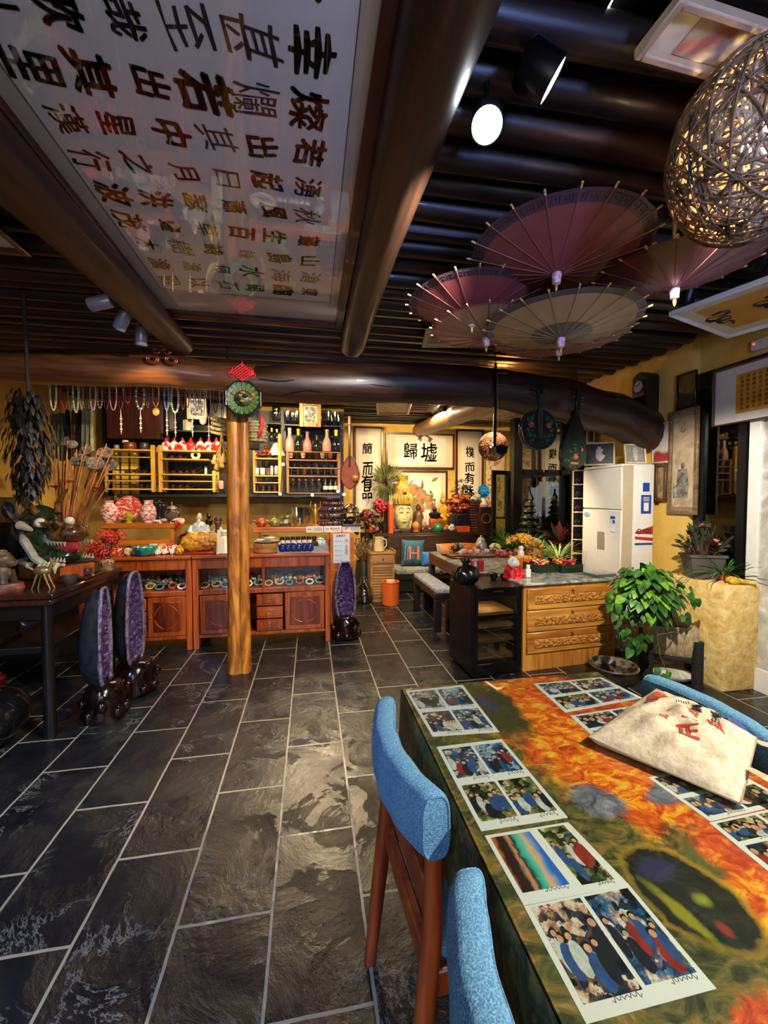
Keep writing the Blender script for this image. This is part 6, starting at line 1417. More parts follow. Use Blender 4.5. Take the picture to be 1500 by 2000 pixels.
# tea things along the sideboard
p = onA(849, 6.62); s_ = mpp(p); t = T('incense_tower', 'dark pagoda incense burner on a red square stand behind the green melon pot', 'censer', p)
m = MB(); m.box(-18 * s_, -.1, 0, 18 * s_, .1, 14 * s_, .006); m.box(-12 * s_, -.07, 14 * s_, 12 * s_, .07, 26 * s_, .02); m.build('stand', wood('5a1c0c', 'a8481c', 0, 9, .35, 8, .2), t)
m = MB(); m.lathe([(9 * s_, 26.2 * s_), (11 * s_, 30 * s_), (12 * s_, 36 * s_), (4 * s_, 40 * s_), (5 * s_, 44 * s_), (1.2 * s_, 50 * s_), (1 * s_, 64 * s_), (0, 66 * s_)], n=16); m.build('burner', M('16120f', .35), t)
for px, hp, wp, col, lb, nm in ((855, 20, 20, '1e6a3a', 'green melon-shaped lidded pot in front of the incense tower', 'melon_pot'), (812, 16, 15, 'c06a1c', 'round orange pot in front of the carved monk', 'orange_pot'), (826, 14, 12, '3a2416', 'small dark teapot right of the orange pot', 'dark_pot'), (839, 13, 12, '2a3a30', 'small dark green bowl left of the green melon pot', 'green_bowl'), (870, 13, 10, '8a5a48', 'small pinkish clay pot right of the melon pot', 'clay_pot'), (812, 7, 15, 'a8521c', 'flat orange dish under the orange pot', 'orange_dish'), (836, 30, 9, 'b8b0a0', 'slim pale figurine behind the small dark teapot', 'pale_figurine'), (827, 28, 8, '8a7a60', 'slim brownish figurine behind the orange pot', 'brown_figurine')):
    p = onA(px, 6.5 if 'figurine' not in nm else 6.66); s_ = mpp(p); h = hp * s_; w2 = wp * s_ / 2; z0 = 8 * s_ if nm == 'orange_pot' else 0
    if nm == 'orange_pot': p.z += 7 * s_
    m = MB(); m.lathe([(w2 * .6, 0), (w2, h * .35), (w2 * .95, h * .6), (w2 * .5, h * .85), (w2 * .2, h * .9), (w2 * .2, h), (0, h)], n=18); one(m, nm, M(col, .3, 0, .25, 30), lb + ' on the sideboard', nm.split('_')[-1], p)
p = onA(882, 6.5); s_ = mpp(p); t = T('panda_ornament', 'small round black and white ornament beside the orange box', 'ornament', p); MB().ball((0, 0, 8 * s_), (7 * s_, .04, 8 * s_), 14, 10).build('body', M('d8d8dc', .3), t); m = MB(); m.ball((-5 * s_, -.02, 15 * s_), .016, 8, 6); m.ball((5 * s_, -.02, 15 * s_), .016, 8, 6); m.ball((-2.5 * s_, -.036, 10 * s_), .011, 8, 6); m.ball((2.5 * s_, -.036, 10 * s_), .011, 8, 6); m.build('black_marks', M('1a1a1e', .4), t)
m = MB()
for k in range(6): m.box(-.5 + .17 * k, -.02, 0, -.35 + .17 * k, .06, .05 - .008 * (k % 2), .004)
one(m, 'tea_box_row', dkw, 'row of low dark tea boxes along the front edge of the sideboard', 'boxes', onA(842, 6.47) + V((0, 0, 0)), kind='stuff')
# carved red root, dark box, orange box, slatted basket tower, bonsai, blue ball
p = onA(895, 6.72); s_ = mpp(p); t = T('carved_root', 'shiny reddish brown carved root ornament on the sideboard', 'sculpture', p)
m = MB(); m.box(-22 * s_, -.09, 0, 22 * s_, .1, 34 * s_, .01); m.build('stand', dkw, t); m = MB()
for k in range(26): a_ = k * 2.4; m.ball((rnd.uniform(-20, 20) * s_, rnd.uniform(-.06, .06), (38 + rnd.uniform(0, 30)) * s_), (.07, .05, .045), 9, 6, .2)
m.build('root', splat('varnished_root', [(.35, '1e0a06'), (.5, '6a2410'), (.65, 'c06a28')], 9, 2, 4, .2, bp=.4), t)
p = onA(903, 6.5); s_ = mpp(p); t = T('orange_box', 'flat orange box with a black lid standing at the sideboard front', 'box', p); MB().box(-13 * s_, -.06, 0, 13 * s_, .04, 12 * s_, .004).build('orange_front', M('c84a1a', .4), t); MB().box(-13 * s_, -.05, 12 * s_, 13 * s_, .04, 34 * s_, .004).build('black_case', M('141314', .35), t)
p = onA(925, 6.7); s_ = mpp(p); t = T('slatted_tower', 'stack of dark wooden slatted trays right of the orange box', 'trays', p)
for k in range(12): MB().box(-12 * s_, -.12, k * 5.0 * s_, 12 * s_, .12, (k * 5.0 + 3.2) * s_, .004).build('tray', wood('2a120a', '6a3a24', 0, 8, .4, 8, .2), t)
m = MB(); m.box(-10 * s_, -.1, 0, 10 * s_, .1, 59 * s_); m.build('core', M('120806', .6), t)
p = V((onA(905, 6.8).x, 6.85, zA));
def bons(m):
    for k, (px, py) in enumerate(((895, 955), (903, 940), (912, 952), (905, 968), (896, 972), (920, 965), (925, 978), (915, 985))):
        c_ = A(px, py, 6.85) - p
        for i in range(26): a_ = rnd.uniform(0, 6.28); m.leaf(c_ + V((.06 * math.cos(a_), .05 * math.sin(a_), rnd.uniform(-.01, .02))), (math.cos(a_), math.sin(a_), .4), (0, 0, 1), .07, .03)
bush('bonsai', p, None, 0, 0, [('foliage', splat('bonsai_leaf', [(.4, '3a3a1a'), (.55, '7a8a48'), (.65, '8a4a20')], 7, 1, 3, .6), bons), ('trunk', M('2a180e', .7), lambda m: (m.tube([(0, 0, 0), (.02, 0, .3), A(903, 975, 6.85) - p, A(905, 945, 6.85) - p], [.03, .025, .02, .01], 8), m.tube([A(903, 985, 6.85) - p, A(897, 970, 6.85) - p, A(893, 958, 6.85) - p], [.018, .014, .008], 7), m.tube([A(904, 985, 6.85) - p, A(915, 975, 6.85) - p, A(922, 968, 6.85) - p], [.018, .014, .008], 7)))], 'small bonsai in tiers behind the carved root')
p = onA(944, 6.6); s_ = mpp(p); t = T('feather_ball_stand', 'bright blue feather ball on a white pedestal at the right end of the sideboard', 'ornament', p)
zb2 = A(942, 972, 6.6).z - zA; MB().box(-13 * s_, -.1, 0, 13 * s_, .1, zb2 - 18 * s_, .006).build('dark_case', wood('2a120a', '4a2416', 2, 8, .4, 8), t)
m = MB(); m.lathe([(8 * s_, zb2 - 18 * s_), (9 * s_, zb2 - 14 * s_), (5 * s_, zb2 - 8 * s_), (4 * s_, zb2), (0, zb2)], n=16); m.build('white_pedestal', M('d0c8bc', .3), t)
m = MB()
for i in range(260): a_, b_ = rnd.uniform(0, 6.28), rnd.uniform(0, PI); d = V((math.sin(b_) * math.cos(a_), math.sin(b_) * math.sin(a_), math.cos(b_))); m.leaf(V((0, 0, zb2 + 12 * s_)) + V((d.x * 7, d.y * 7, d.z * 9)) * s_, d + V([rnd.uniform(-.5, .5) for _ in range(3)]), V((d.y, -d.x, .3)), .05, .02)
m.ball((0, 0, zb2 + 12 * s_), (8 * s_, 8 * s_, 10 * s_), 12, 8); m.build('blue_feathers', splat('blue_feather', [(.4, '0c6ab0'), (.6, '28a8e8')], 20), t, ang=3, fix=False)
MB().torus((0, -.11, zb2 - 40 * s_), 9 * s_, .006, 'y', 18, 6).build('tan_cord', M('a8764a', .5), t)
# ------------------------------------------------------------------ sofa, cushions, side cabinet, bin
SFY = 5.75
sx0, sx1 = A(770, 1100, SFY).x, A(950, 1090, SFY).x; zsb = A(800, 1046, 6.2).z; zs2 = A(800, 1108, SFY + .15).z
t = T('wooden_settee', 'dark wooden settee with grey seat cushions below the sideboard', 'settee', (sx0, SFY, 0)); w_ = sx1 - sx0
MB().box(0, .5, 0, w_, .57, zsb, .008).build('back', dkw, t); MB().box(0, 0, zs2 - .16, w_, .5, zs2 - .08, .008).build('seat', dkw, t)
for x in (0, w_ - .07): MB().box(x, 0, 0, x + .07, .07, zs2 - .16).build('leg', dkw, t)
m = MB(); m.box(.07, .05, .02, w_ - .07, .08, zs2 - .16); m.build('front_panel', M('100d0b', .5), t)
grey = splat('grey_tweed', [(.4, '5a5a58'), (.6, '9a9a94')], 60, .5, 3, .9, bp=.3)
for k in range(2): MB().box(.02 + w_ / 2 * k, -.03, zs2 - .08, w_ / 2 * (k + 1) - .01, .48, zs2, .03).build('seat_cushion', grey, t)
def cushion(p, w_, h, d, rot, mt, label, extra=None, n=18):
    t = T('cushion', label, 'cushion', p, rot); m = MB()
    def pil(u, v, s):
        x, z = (u - .5) * 2, (v - .5) * 2; e = (1 - x ** 4) * (1 - z ** 4); pin = 1 - .10 * (1 - abs(x)) * 0
        k = 1 - .07 * (1 - z * z) * 1; kz = 1 - .07 * (1 - x * x)
        return V((x * w_ / 2 * k, s * d / 2 * max(e, 0) ** .5, h / 2 + z * h / 2 * kz))
    m.grid(lambda u, v: pil(u, v, -1), n, n); m.grid(lambda u, v: pil(1 - u, v, 1), n, n); m.build('cover', mt, t, ang=1.5)
    if extra: extra(t)
    return t
s_ = mpp(A(803, 1075, 6.0))
def hmark(t):
    m = MB()
    for a_, b_, c_, d_ in ((-.075, .09, -.045, .29), (.05, .09, .08, .29), (-.045, .175, .05, .2)): m.box(a_, -.088, b_, c_, -.074, d_, .003)
    m.build('orange_letter', M('d0542a', .5), t)
    m = MB()
    for k in range(5): m.tube([(-.14 + .04 * k, -.074 - .008 * (2 - abs(2 - k)), .08 + .01 * k), (-.13 + .04 * k, -.074 - .008 * (2 - abs(2 - k)), .3 - .02 * k)], .003, 5)
    m.build('thin_stripes', M('8aa0b0', .6), t)
cushion((A(805, 1098, 6.0).x, 5.98, zs2 + .005), 46 * s_ * 1.02, .40, .16, (-.18, .06, 0), splat('teal_cloth', [(.4, '163644'), (.6, '24586a')], 6, 1, 3, .8), 'dark teal cushion with a big orange letter H on the settee', hmark)
cushion((A(838, 1098, 5.95).x, 5.94, zs2 + .005), .24, .22, .16, (-.15, 0, 0), M('2a68b0', .8, 0, .15), 'small bright blue cushion behind the tea table corner')
og = M('d8641a', .7, 0, .15)
for px, lb, r_ in ((876, 'orange and grey cushion, left one of the pair on the settee', -.03), (917, 'orange and grey cushion, right one of the pair on the settee', .06)):
    q_ = V((A(px, 1090, 6.02).x, 6.01, zs2 + .005)); t = cushion(q_, .36, .33, .14, (-.2, r_, 0), grey, lb)
    m = MB(); m.grid(lambda u, v: V(((u - .5) * .345, -.078 * (1 - abs(2 * u - 1) ** 3) * (1 - .9 * v ** 3) - .008, .19 + .135 * v)), 16, 6); m.build('orange_band', og, t, ang=2)
# side cabinet with pitcher
p = Zp(737, 1168, 0); y0 = 5.35
x0, x1 = A(724, 1160, y0).x, A(771, 1160, y0).x; zc2 = A(745, 1080, y0).z
t = T('slatted_side_cabinet', 'small pale brown side cabinet with slatted front beside the settee', 'cabinet', (x0, y0, 0)); w_ = x1 - x0; ck = wood('6a4a24', 'a87c44', 0, 7, .5, 8, .2)
m = MB(); m.box(0, .012, .0, w_, .36, zc2 - .02); m.build('body', ck, t); MB().box(-.015, 0, zc2 - .02, w_ + .015, .38, zc2, .004).build('top', ck, t); m = MB()
m.box(-.015, 0, zc2, 0, .38, zc2 + .03); m.box(w_, 0, zc2, w_ + .015, .38, zc2 + .03); m.build('rail', ck, t)
d_ = MB().box(.02, -.004, zc2 - .14, w_ - .02, .012, zc2 - .035, .004).build('drawer', ck, t); MB().ball((w_ / 2, -.01, zc2 - .085), .012, 10, 6).build('knob', M('3a2414', .4), d_)
m = MB(); n_ = 12
for k in range(n_): z = .06 + (zc2 - .22) / n_ * k; m.box(.03, -.002, z, w_ - .03, .012, z + (zc2 - .22) / n_ * .7, .003)
m.build('slatted_door', ck, t)
p = V((x0 + w_ * .42, y0 + .15, zc2)); s_ = mpp(p); t = T('pitcher', 'beige pitcher with a handle on the slatted side cabinet', 'pitcher', p)
MB().lathe([(.06, 0), (.075, .01), (.068, .08), (.055, .17), (.06, .2), (.05, .2), (.05, .03), (0, .03)], n=20).build('body', M('b8a678', .4), t); MB().tube([(.055, 0, .17), (.1, 0, .16), (.105, 0, .08), (.07, 0, .04)], .01, 8).build('handle', M('b8a678', .4), t)
for k, (dx, hh, cl) in enumerate(((.09, .2, glass('b0b0a0', .3, .05)), (-.1, .14, M('5a4a34', .5)))):
    one(MB().lathe([(.03, 0), (.036, .01), (.036, hh * .7), (.02, hh * .85), (.022, hh), (0, hh)], n=14), 'bottle', cl, ['clear bottle right of the beige pitcher', 'brown bottle at the left edge of the slatted side cabinet'][k], 'bottle', (x0 + w_ * .42 + dx, y0 + .28 - .05 * k, zc2))
p = Zp(763, 1174, 0); p.y = 5.2; p.x = A(763, 1170, 5.2).x; zb3 = A(763, 1136, 5.2).z
t = T('orange_bin', 'orange round waste bin on the floor in front of the settee', 'bin', (p.x, p.y, 0)); r_ = 16.5 * mpp(p); m = MB(); m.lathe([(r_ * .92, 0), (r_, .01), (r_, zb3), (r_ * .93, zb3), (r_ * .9, .02), (0, .02)], n=28); m.build('body', M('c8581a', .4, 0, .08), t); MB().torus((0, 0, zb3), r_ * .97, .01, 'z', 28, 6).build('rim', M('c8581a', .4, 0, .08), t); m = MB(); m.lathe([(r_ * .6, zb3 - .03), (r_ * .5, zb3 + .02), (0, zb3 + .03)], n=14); m.build('liner', M('c8a078', .6), t)
# water jug and dried bouquet between the end cabinet and the side cabinet
p = V((A(711, 1165, 5.4).x, 5.4, 0)); t = T('water_jug', 'clear round water jug on the floor left of the slatted side cabinet', 'jug', p); m = MB(); m.lathe([(.10, 0), (.125, .02), (.13, .1), (.11, .2), (.05, .26), (.045, .32), (.055, .33)], n=24); m.build('jug', glass('cfe0d8', .3, .04), t); m = MB(); m.lathe([(0, .01), (.115, .02), (.12, .1), (0, .105)], n=20); m.build('water', glass('a8c0b8', .25, .02), t)
p = V((A(710, 1110, 5.75).x, 5.75, 0)); zz = A(710, 1095, 5.75).z
t = T('dried_bouquet', 'dried brown bouquet in a tall dark urn beside the end cabinet', 'plant', p); MB().lathe([(.1, 0), (.13, .03), (.12, zz * .7), (.1, zz), (.09, zz * .9), (0, zz * .9)], n=20).build('urn', M('1c1e1a', .4), t); m = MB()
for i in range(150): a_, e = rnd.uniform(0, 6.28), rnd.uniform(0, .75); d = V((math.cos(a_) * math.sin(e), math.sin(a_) * math.sin(e), math.cos(e))); L_ = rnd.uniform(.15, .36); m.tube([V((0, 0, zz * .9)), V((0, 0, zz * .95)) + d * L_], .003, 4); m.ball(V((0, 0, zz * .95)) + d * L_, .012, 5, 4)
m.build('dried_stems', splat('dried_brown', [(.4, '3a2a18'), (.6, '8a6a40')], 9), t)
p = V((A(716, 1030, 6.2).x, 6.2, 0)); t = T('dark_floral_stand', 'dark stand with red and dark blossoms behind the glass cloche', 'plant', p); zz = A(716, 1040, 6.2).z; MB().lathe([(.12, 0), (.1, .1), (.06, .3), (.1, zz), (0, zz)], n=18).build('stand', M('17120f', .4), t); m = MB(); m2 = MB()
for i in range(80):
    a_, b_ = rnd.uniform(0, 6.28), rnd.uniform(0, 1.6); d = V((math.sin(b_) * math.cos(a_), math.sin(b_) * math.sin(a_), math.cos(b_))); q_ = V((0, 0, zz + .02)) + V((d.x * .16, d.y * .14, d.z * .3)); (m if i % 4 else m2).ball(q_, rnd.uniform(.02, .04), 7, 5, .2)
m.build('dark_blossom', M('2a1714', .5, 0, .4), t); m2.build('red_blossom', M('8e2c24', .5), t)
# ================================================================== RIGHT GROUP
blkwood = wood('0e0c0b', '221a16', 0, 6, .4, 8, .15, .2)
marble = splat('grey_marble', [(.35, '5c605c'), (.5, '8a8d86'), (.62, 'b5b5ac')], 6, 2, 6, .15)
# tea table
zq = .70; qx0, qx1, qy0, qy1 = 1.49, 2.60, 3.60, 5.05
t = T('tea_table', 'black tea table with a grey stone top covered in tea ware', 'table', (qx0, qy0, 0)); w_, d_ = qx1 - qx0, qy1 - qy0
MB().box(0, 0, zq - .02, w_, d_, zq, .004).build('stone_top', marble, t); MB().box(0, 0, zq - .14, w_, d_, zq - .021, .006).build('apron', wood('3a1a0e', '6a3420', 1, 6, .35, 8, .15, .2), t)
for x in (0, w_ - .07):
    for y in (0, d_ - .07): MB().box(x, y, 0, x + .07, y + .07, zq - .14, .006).build('leg', blkwood, t)
# bench
t = T('bench', 'black bench with a grey tweed cushion beside the tea table', 'bench', (1.26, 4.02, 0))
MB().box(0, 0, .34, .20, .92, .40, .006).build('seat', blkwood, t); MB().box(0, 0, .401, .20, .92, .455, .02).build('cushion', splat('blue_grey_tweed', [(.4, '6a7080'), (.6, 'a4a8b4')], 60, .5, 3, .9), t)
for x in (0, .13):
    for y in (0, .85): MB().box(x, y, 0, x + .07, y + .07, .34, .005).build('leg', blkwood, t)
# wine fridge
RF = .085
t = T('wine_fridge', 'black wine fridge with a glass door and wooden shelves inside', 'fridge', (1.212, 2.925, 0), RF); w_, d_, h = .43, .42, .70
m = MB(); m.box(0, .03, .03, .018, d_, h); m.box(w_ - .018, .03, .03, w_, d_, h); m.box(.018, .03, .03, w_ - .018, d_, .08); m.box(.018, .03, h - .05, w_ - .018, d_, h); m.box(.018, d_ - .02, .08, w_ - .018, d_, h - .05); m.build('body', M('141415', .3, 0, .1), t)
dd = MB(); dd.box(.0, 0, .02, .05, .03, h, .003); dd.box(w_ - .05, 0, .02, w_, .03, h, .003); dd.box(.05, 0, .02, w_ - .05, .03, .11, .003); dd.box(.05, 0, h - .07, w_ - .05, .03, h, .003); dd = dd.build('door', M('0c0c0d', .18, 0, .05), t)
MB().box(.05, .012, .11, w_ - .05, .017, h - .07).build('glass', glass('d8dcd8', .14, .01), dd)
sh_ = wood('7a5028', 'b88a54', 0, 6, .5, 8, .15)
for z in (.12, .26, .37, .47): MB().box(.03, .05, z, w_ - .03, d_ - .04, z + .025, .003).build('wooden_shelf', sh_, t)
lamp('POINT', Matrix.Translation((1.212, 2.925, 0)) @ Matrix.Rotation(RF, 4, 'Z') @ V((.2, .16, .61)), 2.2, WARM, r=.02)  # added to brighten the shelves inside, no fridge lamp seen
for x in (.06, w_ - .08):
    for y in (.05, d_ - .06): MB().cyl((x, y, 0), (x, y, .03), .015).build('foot', M('0a0a0a', .5), t)
m = MB(); [m.box(w_ * .42 + .022 * k, -.001, h - .032, w_ * .42 + .012 + .022 * k, .002, h - .026) for k in range(4)]; m.build('control_marks', M('5a6064', .4), t)
MB().box(.03, .03, .0, w_ - .03, .035, .02).build('kick_plate', M('0a0a0a', .5), t)
Mt = Matrix.Translation((1.212, 2.925, 0)) @ Matrix.Rotation(RF, 4, 'Z')
for (x, z, s_, lb) in ((.22, .147, .10, 'small pale cigar box on the bottom shelf of the wine fridge, left of two'), (.33, .147, .10, 'small pale cigar box on the bottom shelf of the wine fridge, right of two')):
    one(MB().box(-.03, -.05, 0, .03, .05, s_, .003), 'cigar_box', sh_, lb, 'box', Mt @ V((x, .16, z)), RF)
# pine chest of three drawers
pine_w = wood('8a4e14', 'd09440', 0, 5, .35, 9, .2, .25); pine_v = wood('8a4e14', 'c88a3a', 2, 5, .35, 9, .2, .25)
carve = splat('carved_pine', [(.4, '8a4e18'), (.55, 'c08434'), (.65, 'd8a450')], 24, 2.5, 5, .35, bp=1)
t = T('drawer_chest', 'carved yellow pine chest of three drawers with a marble top', 'chest of drawers', (1.668, 2.98, 0), RF); w_, d_, h = .90, .46, .715
m = MB(); m.box(0, .012, 0, .03, d_, h - .02); m.box(w_ - .03, .012, 0, w_, d_, h - .02); m.box(.03, d_ - .02, 0, w_ - .03, d_, h - .02); m.box(.03, .012, .0, w_ - .03, .04, .13); m.box(.03, .012, h - .05, w_ - .03, .04, h - .02); m.box(.03, .02, .12, w_ - .03, d_ - .03, .135); m.build('body', pine_v, t)
MB().box(-.02, -.015, h - .02, w_ + .02, d_ + .09, h, .004).build('marble_top', marble, t)
for k in range(3):
    z0 = .138 + .178 * k; dd = MB().box(.034, .0, z0, w_ - .034, .3, z0 + .172, .006).build('drawer', pine_w, t)
    m = MB(); m.box(.10, -.008, z0 + .045, w_ - .07, .004, z0 + .115, .006)
    for q_ in range(40): m.ball((.13 + (w_ - .23) * q_ / 39, -.009, z0 + .08 + .018 * math.sin(q_ * 1.7)), (.015, .006, .011), 7, 5, .1)
    m.build('carved_band', carve, dd); h_ = MB(); h_.ball((w_ / 2, -.008, z0 + .147), .008, 8, 6); h_.torus((w_ / 2, -.012, z0 + .136), .011, .002, 'y', 14, 5); h_.build('ring_pull', M('6a4a20', .35, .7), dd)
ZC = .7155
Ct = Matrix.Translation((1.668, 2.98, 0)) @ Matrix.Rotation(RF, 4, 'Z')
def onC(px, py): return Zp(px, py, ZC)
# floor air conditioner
ax, ay, aw, ad, ah = 2.74, 3.235, .335, .52, 1.70
acw = M('d6d4cc', .35, 0, .03); acb = M('b8a888', .4, 0, .05)
t = T('air_conditioner', 'tall white floor-standing air conditioner behind the pine chest', 'air conditioner', (ax, ay, 0))
MB().box(.012, 0, .0, .125, ad, ah - .01, .006).build('beige_shell', acb, t); MB().box(.125, -.004, .0, aw, ad, ah - .012, .01).build('white_rear', acw, t)
MB().box(0, -.002, .02, .012, ad + .004, ah - .42, .004).build('lower_front_panel', acw, t); MB().box(-.002, -.002, ah - .41, .012, ad + .004, ah - .03, .008).build('upper_front_panel', acw, t); MB().box(0, 0, ah - .028, aw, ad, ah, .01).build('top_cap', acw, t)
m = MB(); m.box(-.003, .20, ah - .80, .001, .30, ah - .63, .01); m.build('display', M('8a8474', .3, 0, .05), t)
m = MB()
for k in range(14): m.box(.045, -.003, .25 + .03 * k, .11, .001, .262 + .03 * k)
m.build('vent_slots', M('6a5c44', .6), t)
bl = M('1c3f8e', .45, 0, .05); whs = M('d8d8d4', .5, 0, .02); rds = M('b01c20', .5, 0, .05)
m = MB(); m.box(.215, -.0055, 1.45, .285, -.0045, 1.53); m.build('blue_sticker', bl, t)
m = MB(); m.box(.20, -.0055, 1.25, .305, -.0045, 1.42); m.build('blue_notice', bl, t); m = MB(); m.box(.228, -.0062, 1.275, .278, -.0056, 1.35)
for k in range(3): m.box(.222, -.0062, 1.365 + .014 * k, .284, -.0056, 1.371 + .014 * k)
m.build('white_patch', whs, t)
m = MB(); m.prism([(.145, 1.07), (.33, 1.06), (.33, 1.14), (.145, 1.085)], -.0052, -.0046, 'y'); m.prism([(.145, 1.045), (.33, 1.03), (.33, 1.0), (.145, 1.02)], -.0058, -.005, 'y'); m.build('red_sticker_band', rds, t)
m = MB(); m.torus((.185, -.006, 1.09), .022, .004, 'y', 20, 6)
for k in range(2):
    for q_ in range(4): m.box(.225 + .022 * q_, -.006, 1.075 + .022 * k, .243 + .022 * q_, -.005, 1.09 + .022 * k)
m.build('dark_print', M('2a2a2c', .5), t); m = MB(); m.box(.145, -.0056, .965, .33, -.0048, .985); m.build('blue_strip', bl, t)
m = MB(); m.box(-.0035, .06, ah - .62, -.0022, .13, ah - .47); m.build('energy_label', M('c4d0dc', .5), t); m = MB(); m.box(-.0042, .065, ah - .50, -.0034, .125, ah - .475); m.box(-.0042, .07, ah - .54, -.0034, .095, ah - .51); m.build('blue_print', bl, t)
m = MB(); m.lathe([(0, 0), (.045, 0), (.045, .002), (0, .002)], n=20, sy=.5); m.xf(Matrix.Translation((-.002, .455, ah - .47)) @ Matrix.Rotation(-PI / 2, 4, 'Y') @ Matrix.Rotation(PI / 2, 4, 'Z')); m.build('oval_sticker', M('8aa4c4', .5), t)
# pictures leaning on the conditioner
def lean_pic(label, x, y, w_, h, rz, lean, fm, mm, art, iw, ih, fig=None, z0=ah):
    c, s_ = math.cos(lean), math.sin(lean)
    rot = (Matrix.Rotation(rz, 4, 'Z') @ Matrix.Rotation(PI / 2 - lean, 4, 'X')).to_euler()
    t = framed('framed_picture', label, 'picture', (0, 0, 0), w_, h, rot, .016, .02, fm, mm, w_ * iw, h * ih, art)
    t.location = V((x, y, z0 + h / 2 * c + .002 + .02 * s_))
    if fig: m = MB(); fig(m, w_, h); m.build('figure', M('b8b0a4', .6), t)
    return t
def standing(m, w_, h):
    m.ball((0, h * .27, .012), (w_ * .07, h * .06, .002), 10, 6); m.prism([(-w_ * .13, h * .2), (w_ * .13, h * .2), (w_ * .10, -.05 * h), (w_ * .06, -h * .36), (-w_ * .06, -h * .36), (-w_ * .09, -.05 * h)], .0112, .013)
def seated(m, w_, h):
    m.ball((0, h * .26, .012), (w_ * .06, h * .055, .002), 10, 6); m.prism([(-w_ * .1, h * .2), (w_ * .12, h * .2), (w_ * .08, 0), (w_ * .2, -.1 * h), (w_ * .06, -h * .34), (-w_ * .06, -h * .3), (-w_ * .12, -.1 * h)], .0112, .013)
crm = M('c8b890', .5)
lean_pic('framed dark photograph leaning on the left of the conditioner top', ax + .05, ay + .36, .27, .235, -.62, .22, crm, M('1a1a18', .5, 0, .3), splat('dark_photo', [(.4, '17191a'), (.6, '3a3a34')], 8, 1, 3), .8, .8, seated)
t = lean_pic('framed photograph of a dark standing figure on the conditioner top', ax + .205, ay + .09, .205, .185, -.12, .14, crm, M('b8b0a2', .6), M('8d857a', .6, 0, .2), .78, .82, standing)
t.children[-1].data.materials[0] = M('1c1c20', .6)
# picture in red and white on the wall, clock and frames of the right wall
XW = 3.118
def wallr(name, label, cat, pxs, art, iw, ih, fm, mm, bar=.02, tilt=0):
    (xa, ya), (xb, yb) = pxs; a_, b_ = Xp(xa, ya, XW), Xp(xb, yb, XW); c = (a_ + b_) / 2
    return framed(name, label, cat, c, abs(a_.y - b_.y), abs(a_.z - b_.z), (PI / 2, tilt, -PI / 2), bar, .025, fm, mm, abs(a_.y - b_.y) * iw, abs(a_.z - b_.z) * ih, art)
wallr('framed_picture', 'white and red picture on the wall behind the conditioner, under the clock', 'picture', ((1278, 830), (1312, 903)), splat('red_white_print', [(.5, 'c8c2bc'), (.53, '9a2a28')], 1.6, .4, 2, .6), .86, .9, M('b8a88a', .5), M('c8c2ba', .6), .012)
wallr('framed_picture', 'small brown framed picture on the yellow wall right of the conditioner', 'picture', ((1282, 906), (1304, 980)), splat('brown_print', [(.4, '6a5030'), (.6, 'a08458')], 9, 1, 4), .7, .75, M('4a3018', .5), M('8a744c', .6), .03)
t = wallr('tall_framed_painting', 'tall narrow framed painting of a robed figure on the yellow wall beside the window', 'painting', ((1311, 806), (1363, 1006)), splat('aged_silk', [(.35, '9a8468'), (.6, 'c0ab8c'), (.7, 'cdbb9c')], 4, 1.5, 5, .6), .72, .86, wood('4a3a24', '8a6e48', 2, 7, .5, 8, .2), M('8a7658', .6, 0, .2), .03)
m = MB(); m.ball((0, -.03, .012), (.02, .028, .002), 10, 6); m.prism([(-.045, -.06), (.04, -.06), (.06, -.2), (.05, -.3), (-.055, -.3), (-.06, -.2)], .0112, .013); m.tube([(.03, .3, .012), (.0, .25, .012), (-.03, .27, .012), (.02, .33, .012)], .006, 5); m.tube([(-.07, -.3, .012), (-.07, -.18, .012)], .012, 5); m.build('painted_figure', splat('ink_robe', [(.4, '4a4440'), (.6, '8d8478')], 14), t)
t = wallr('small_dark_picture', 'small dark framed picture high on the yellow wall above the tall painting', 'picture', ((1325, 734), (1362, 794)), splat('dark_bust', [(.4, '17120e'), (.62, '4a3a24')], 9, 1, 3), .8, .85, blk, M('1c1814', .5), .014)
c0 = Xp(1276, 775, XW); ck = M('15120f', .35, 0, .2)
a_, b_ = Xp(1262, 722, XW - .14), Xp(1232, 830, XW - .14)
cw, chh = abs(a_.y - b_.y), abs(a_.z - b_.z); cc = V((XW, (a_.y + b_.y) / 2, (a_.z + b_.z) / 2))
t = T('wall_clock', 'dark wooden wall clock with a pale round dial on the yellow wall', 'clock', cc, WALL_R)
m = MB(); ar = [(-cw / 2, -chh / 2), (cw / 2, -chh / 2), (cw / 2, chh * .36)] + [(cw / 2 * math.cos(q_), chh * .36 + chh * .14 * math.sin(q_)) for q_ in [PI * k / 10 for k in range(1, 10)]] + [(-cw / 2, chh * .36)]
m.prism(ar, 0, .13); m.prism([(x * .8, y * .93) for x, y in ar], .13, .14); m.build('case', ck, t)
m = MB(); m.lathe([(0, .141), (cw * .34, .141), (cw * .34, .146), (0, .146)], (0, chh * .22, 0), 32); m.build('dial', splat('dial', [(.4, '8d9298'), (.6, 'b8bcc0')], 4, .4, 2, .3), t); m = MB(); m.torus((0, chh * .22, .146), cw * .35, .006, 'z', 32, 6)
for k in range(12): a2 = k * PI / 6; m.tube([(cw * .27 * math.cos(a2), chh * .22 + cw * .27 * math.sin(a2), .1465), (cw * .32 * math.cos(a2), chh * .22 + cw * .32 * math.sin(a2), .1465)], .0025, 4)
m.tube([(0, chh * .22, .149), (cw * .15, chh * .30, .149)], .004, 5); m.tube([(0, chh * .22, .149), (-cw * .22, chh * .26, .149)], .003, 5); m.build('hands_and_marks', M('101010', .4), t)
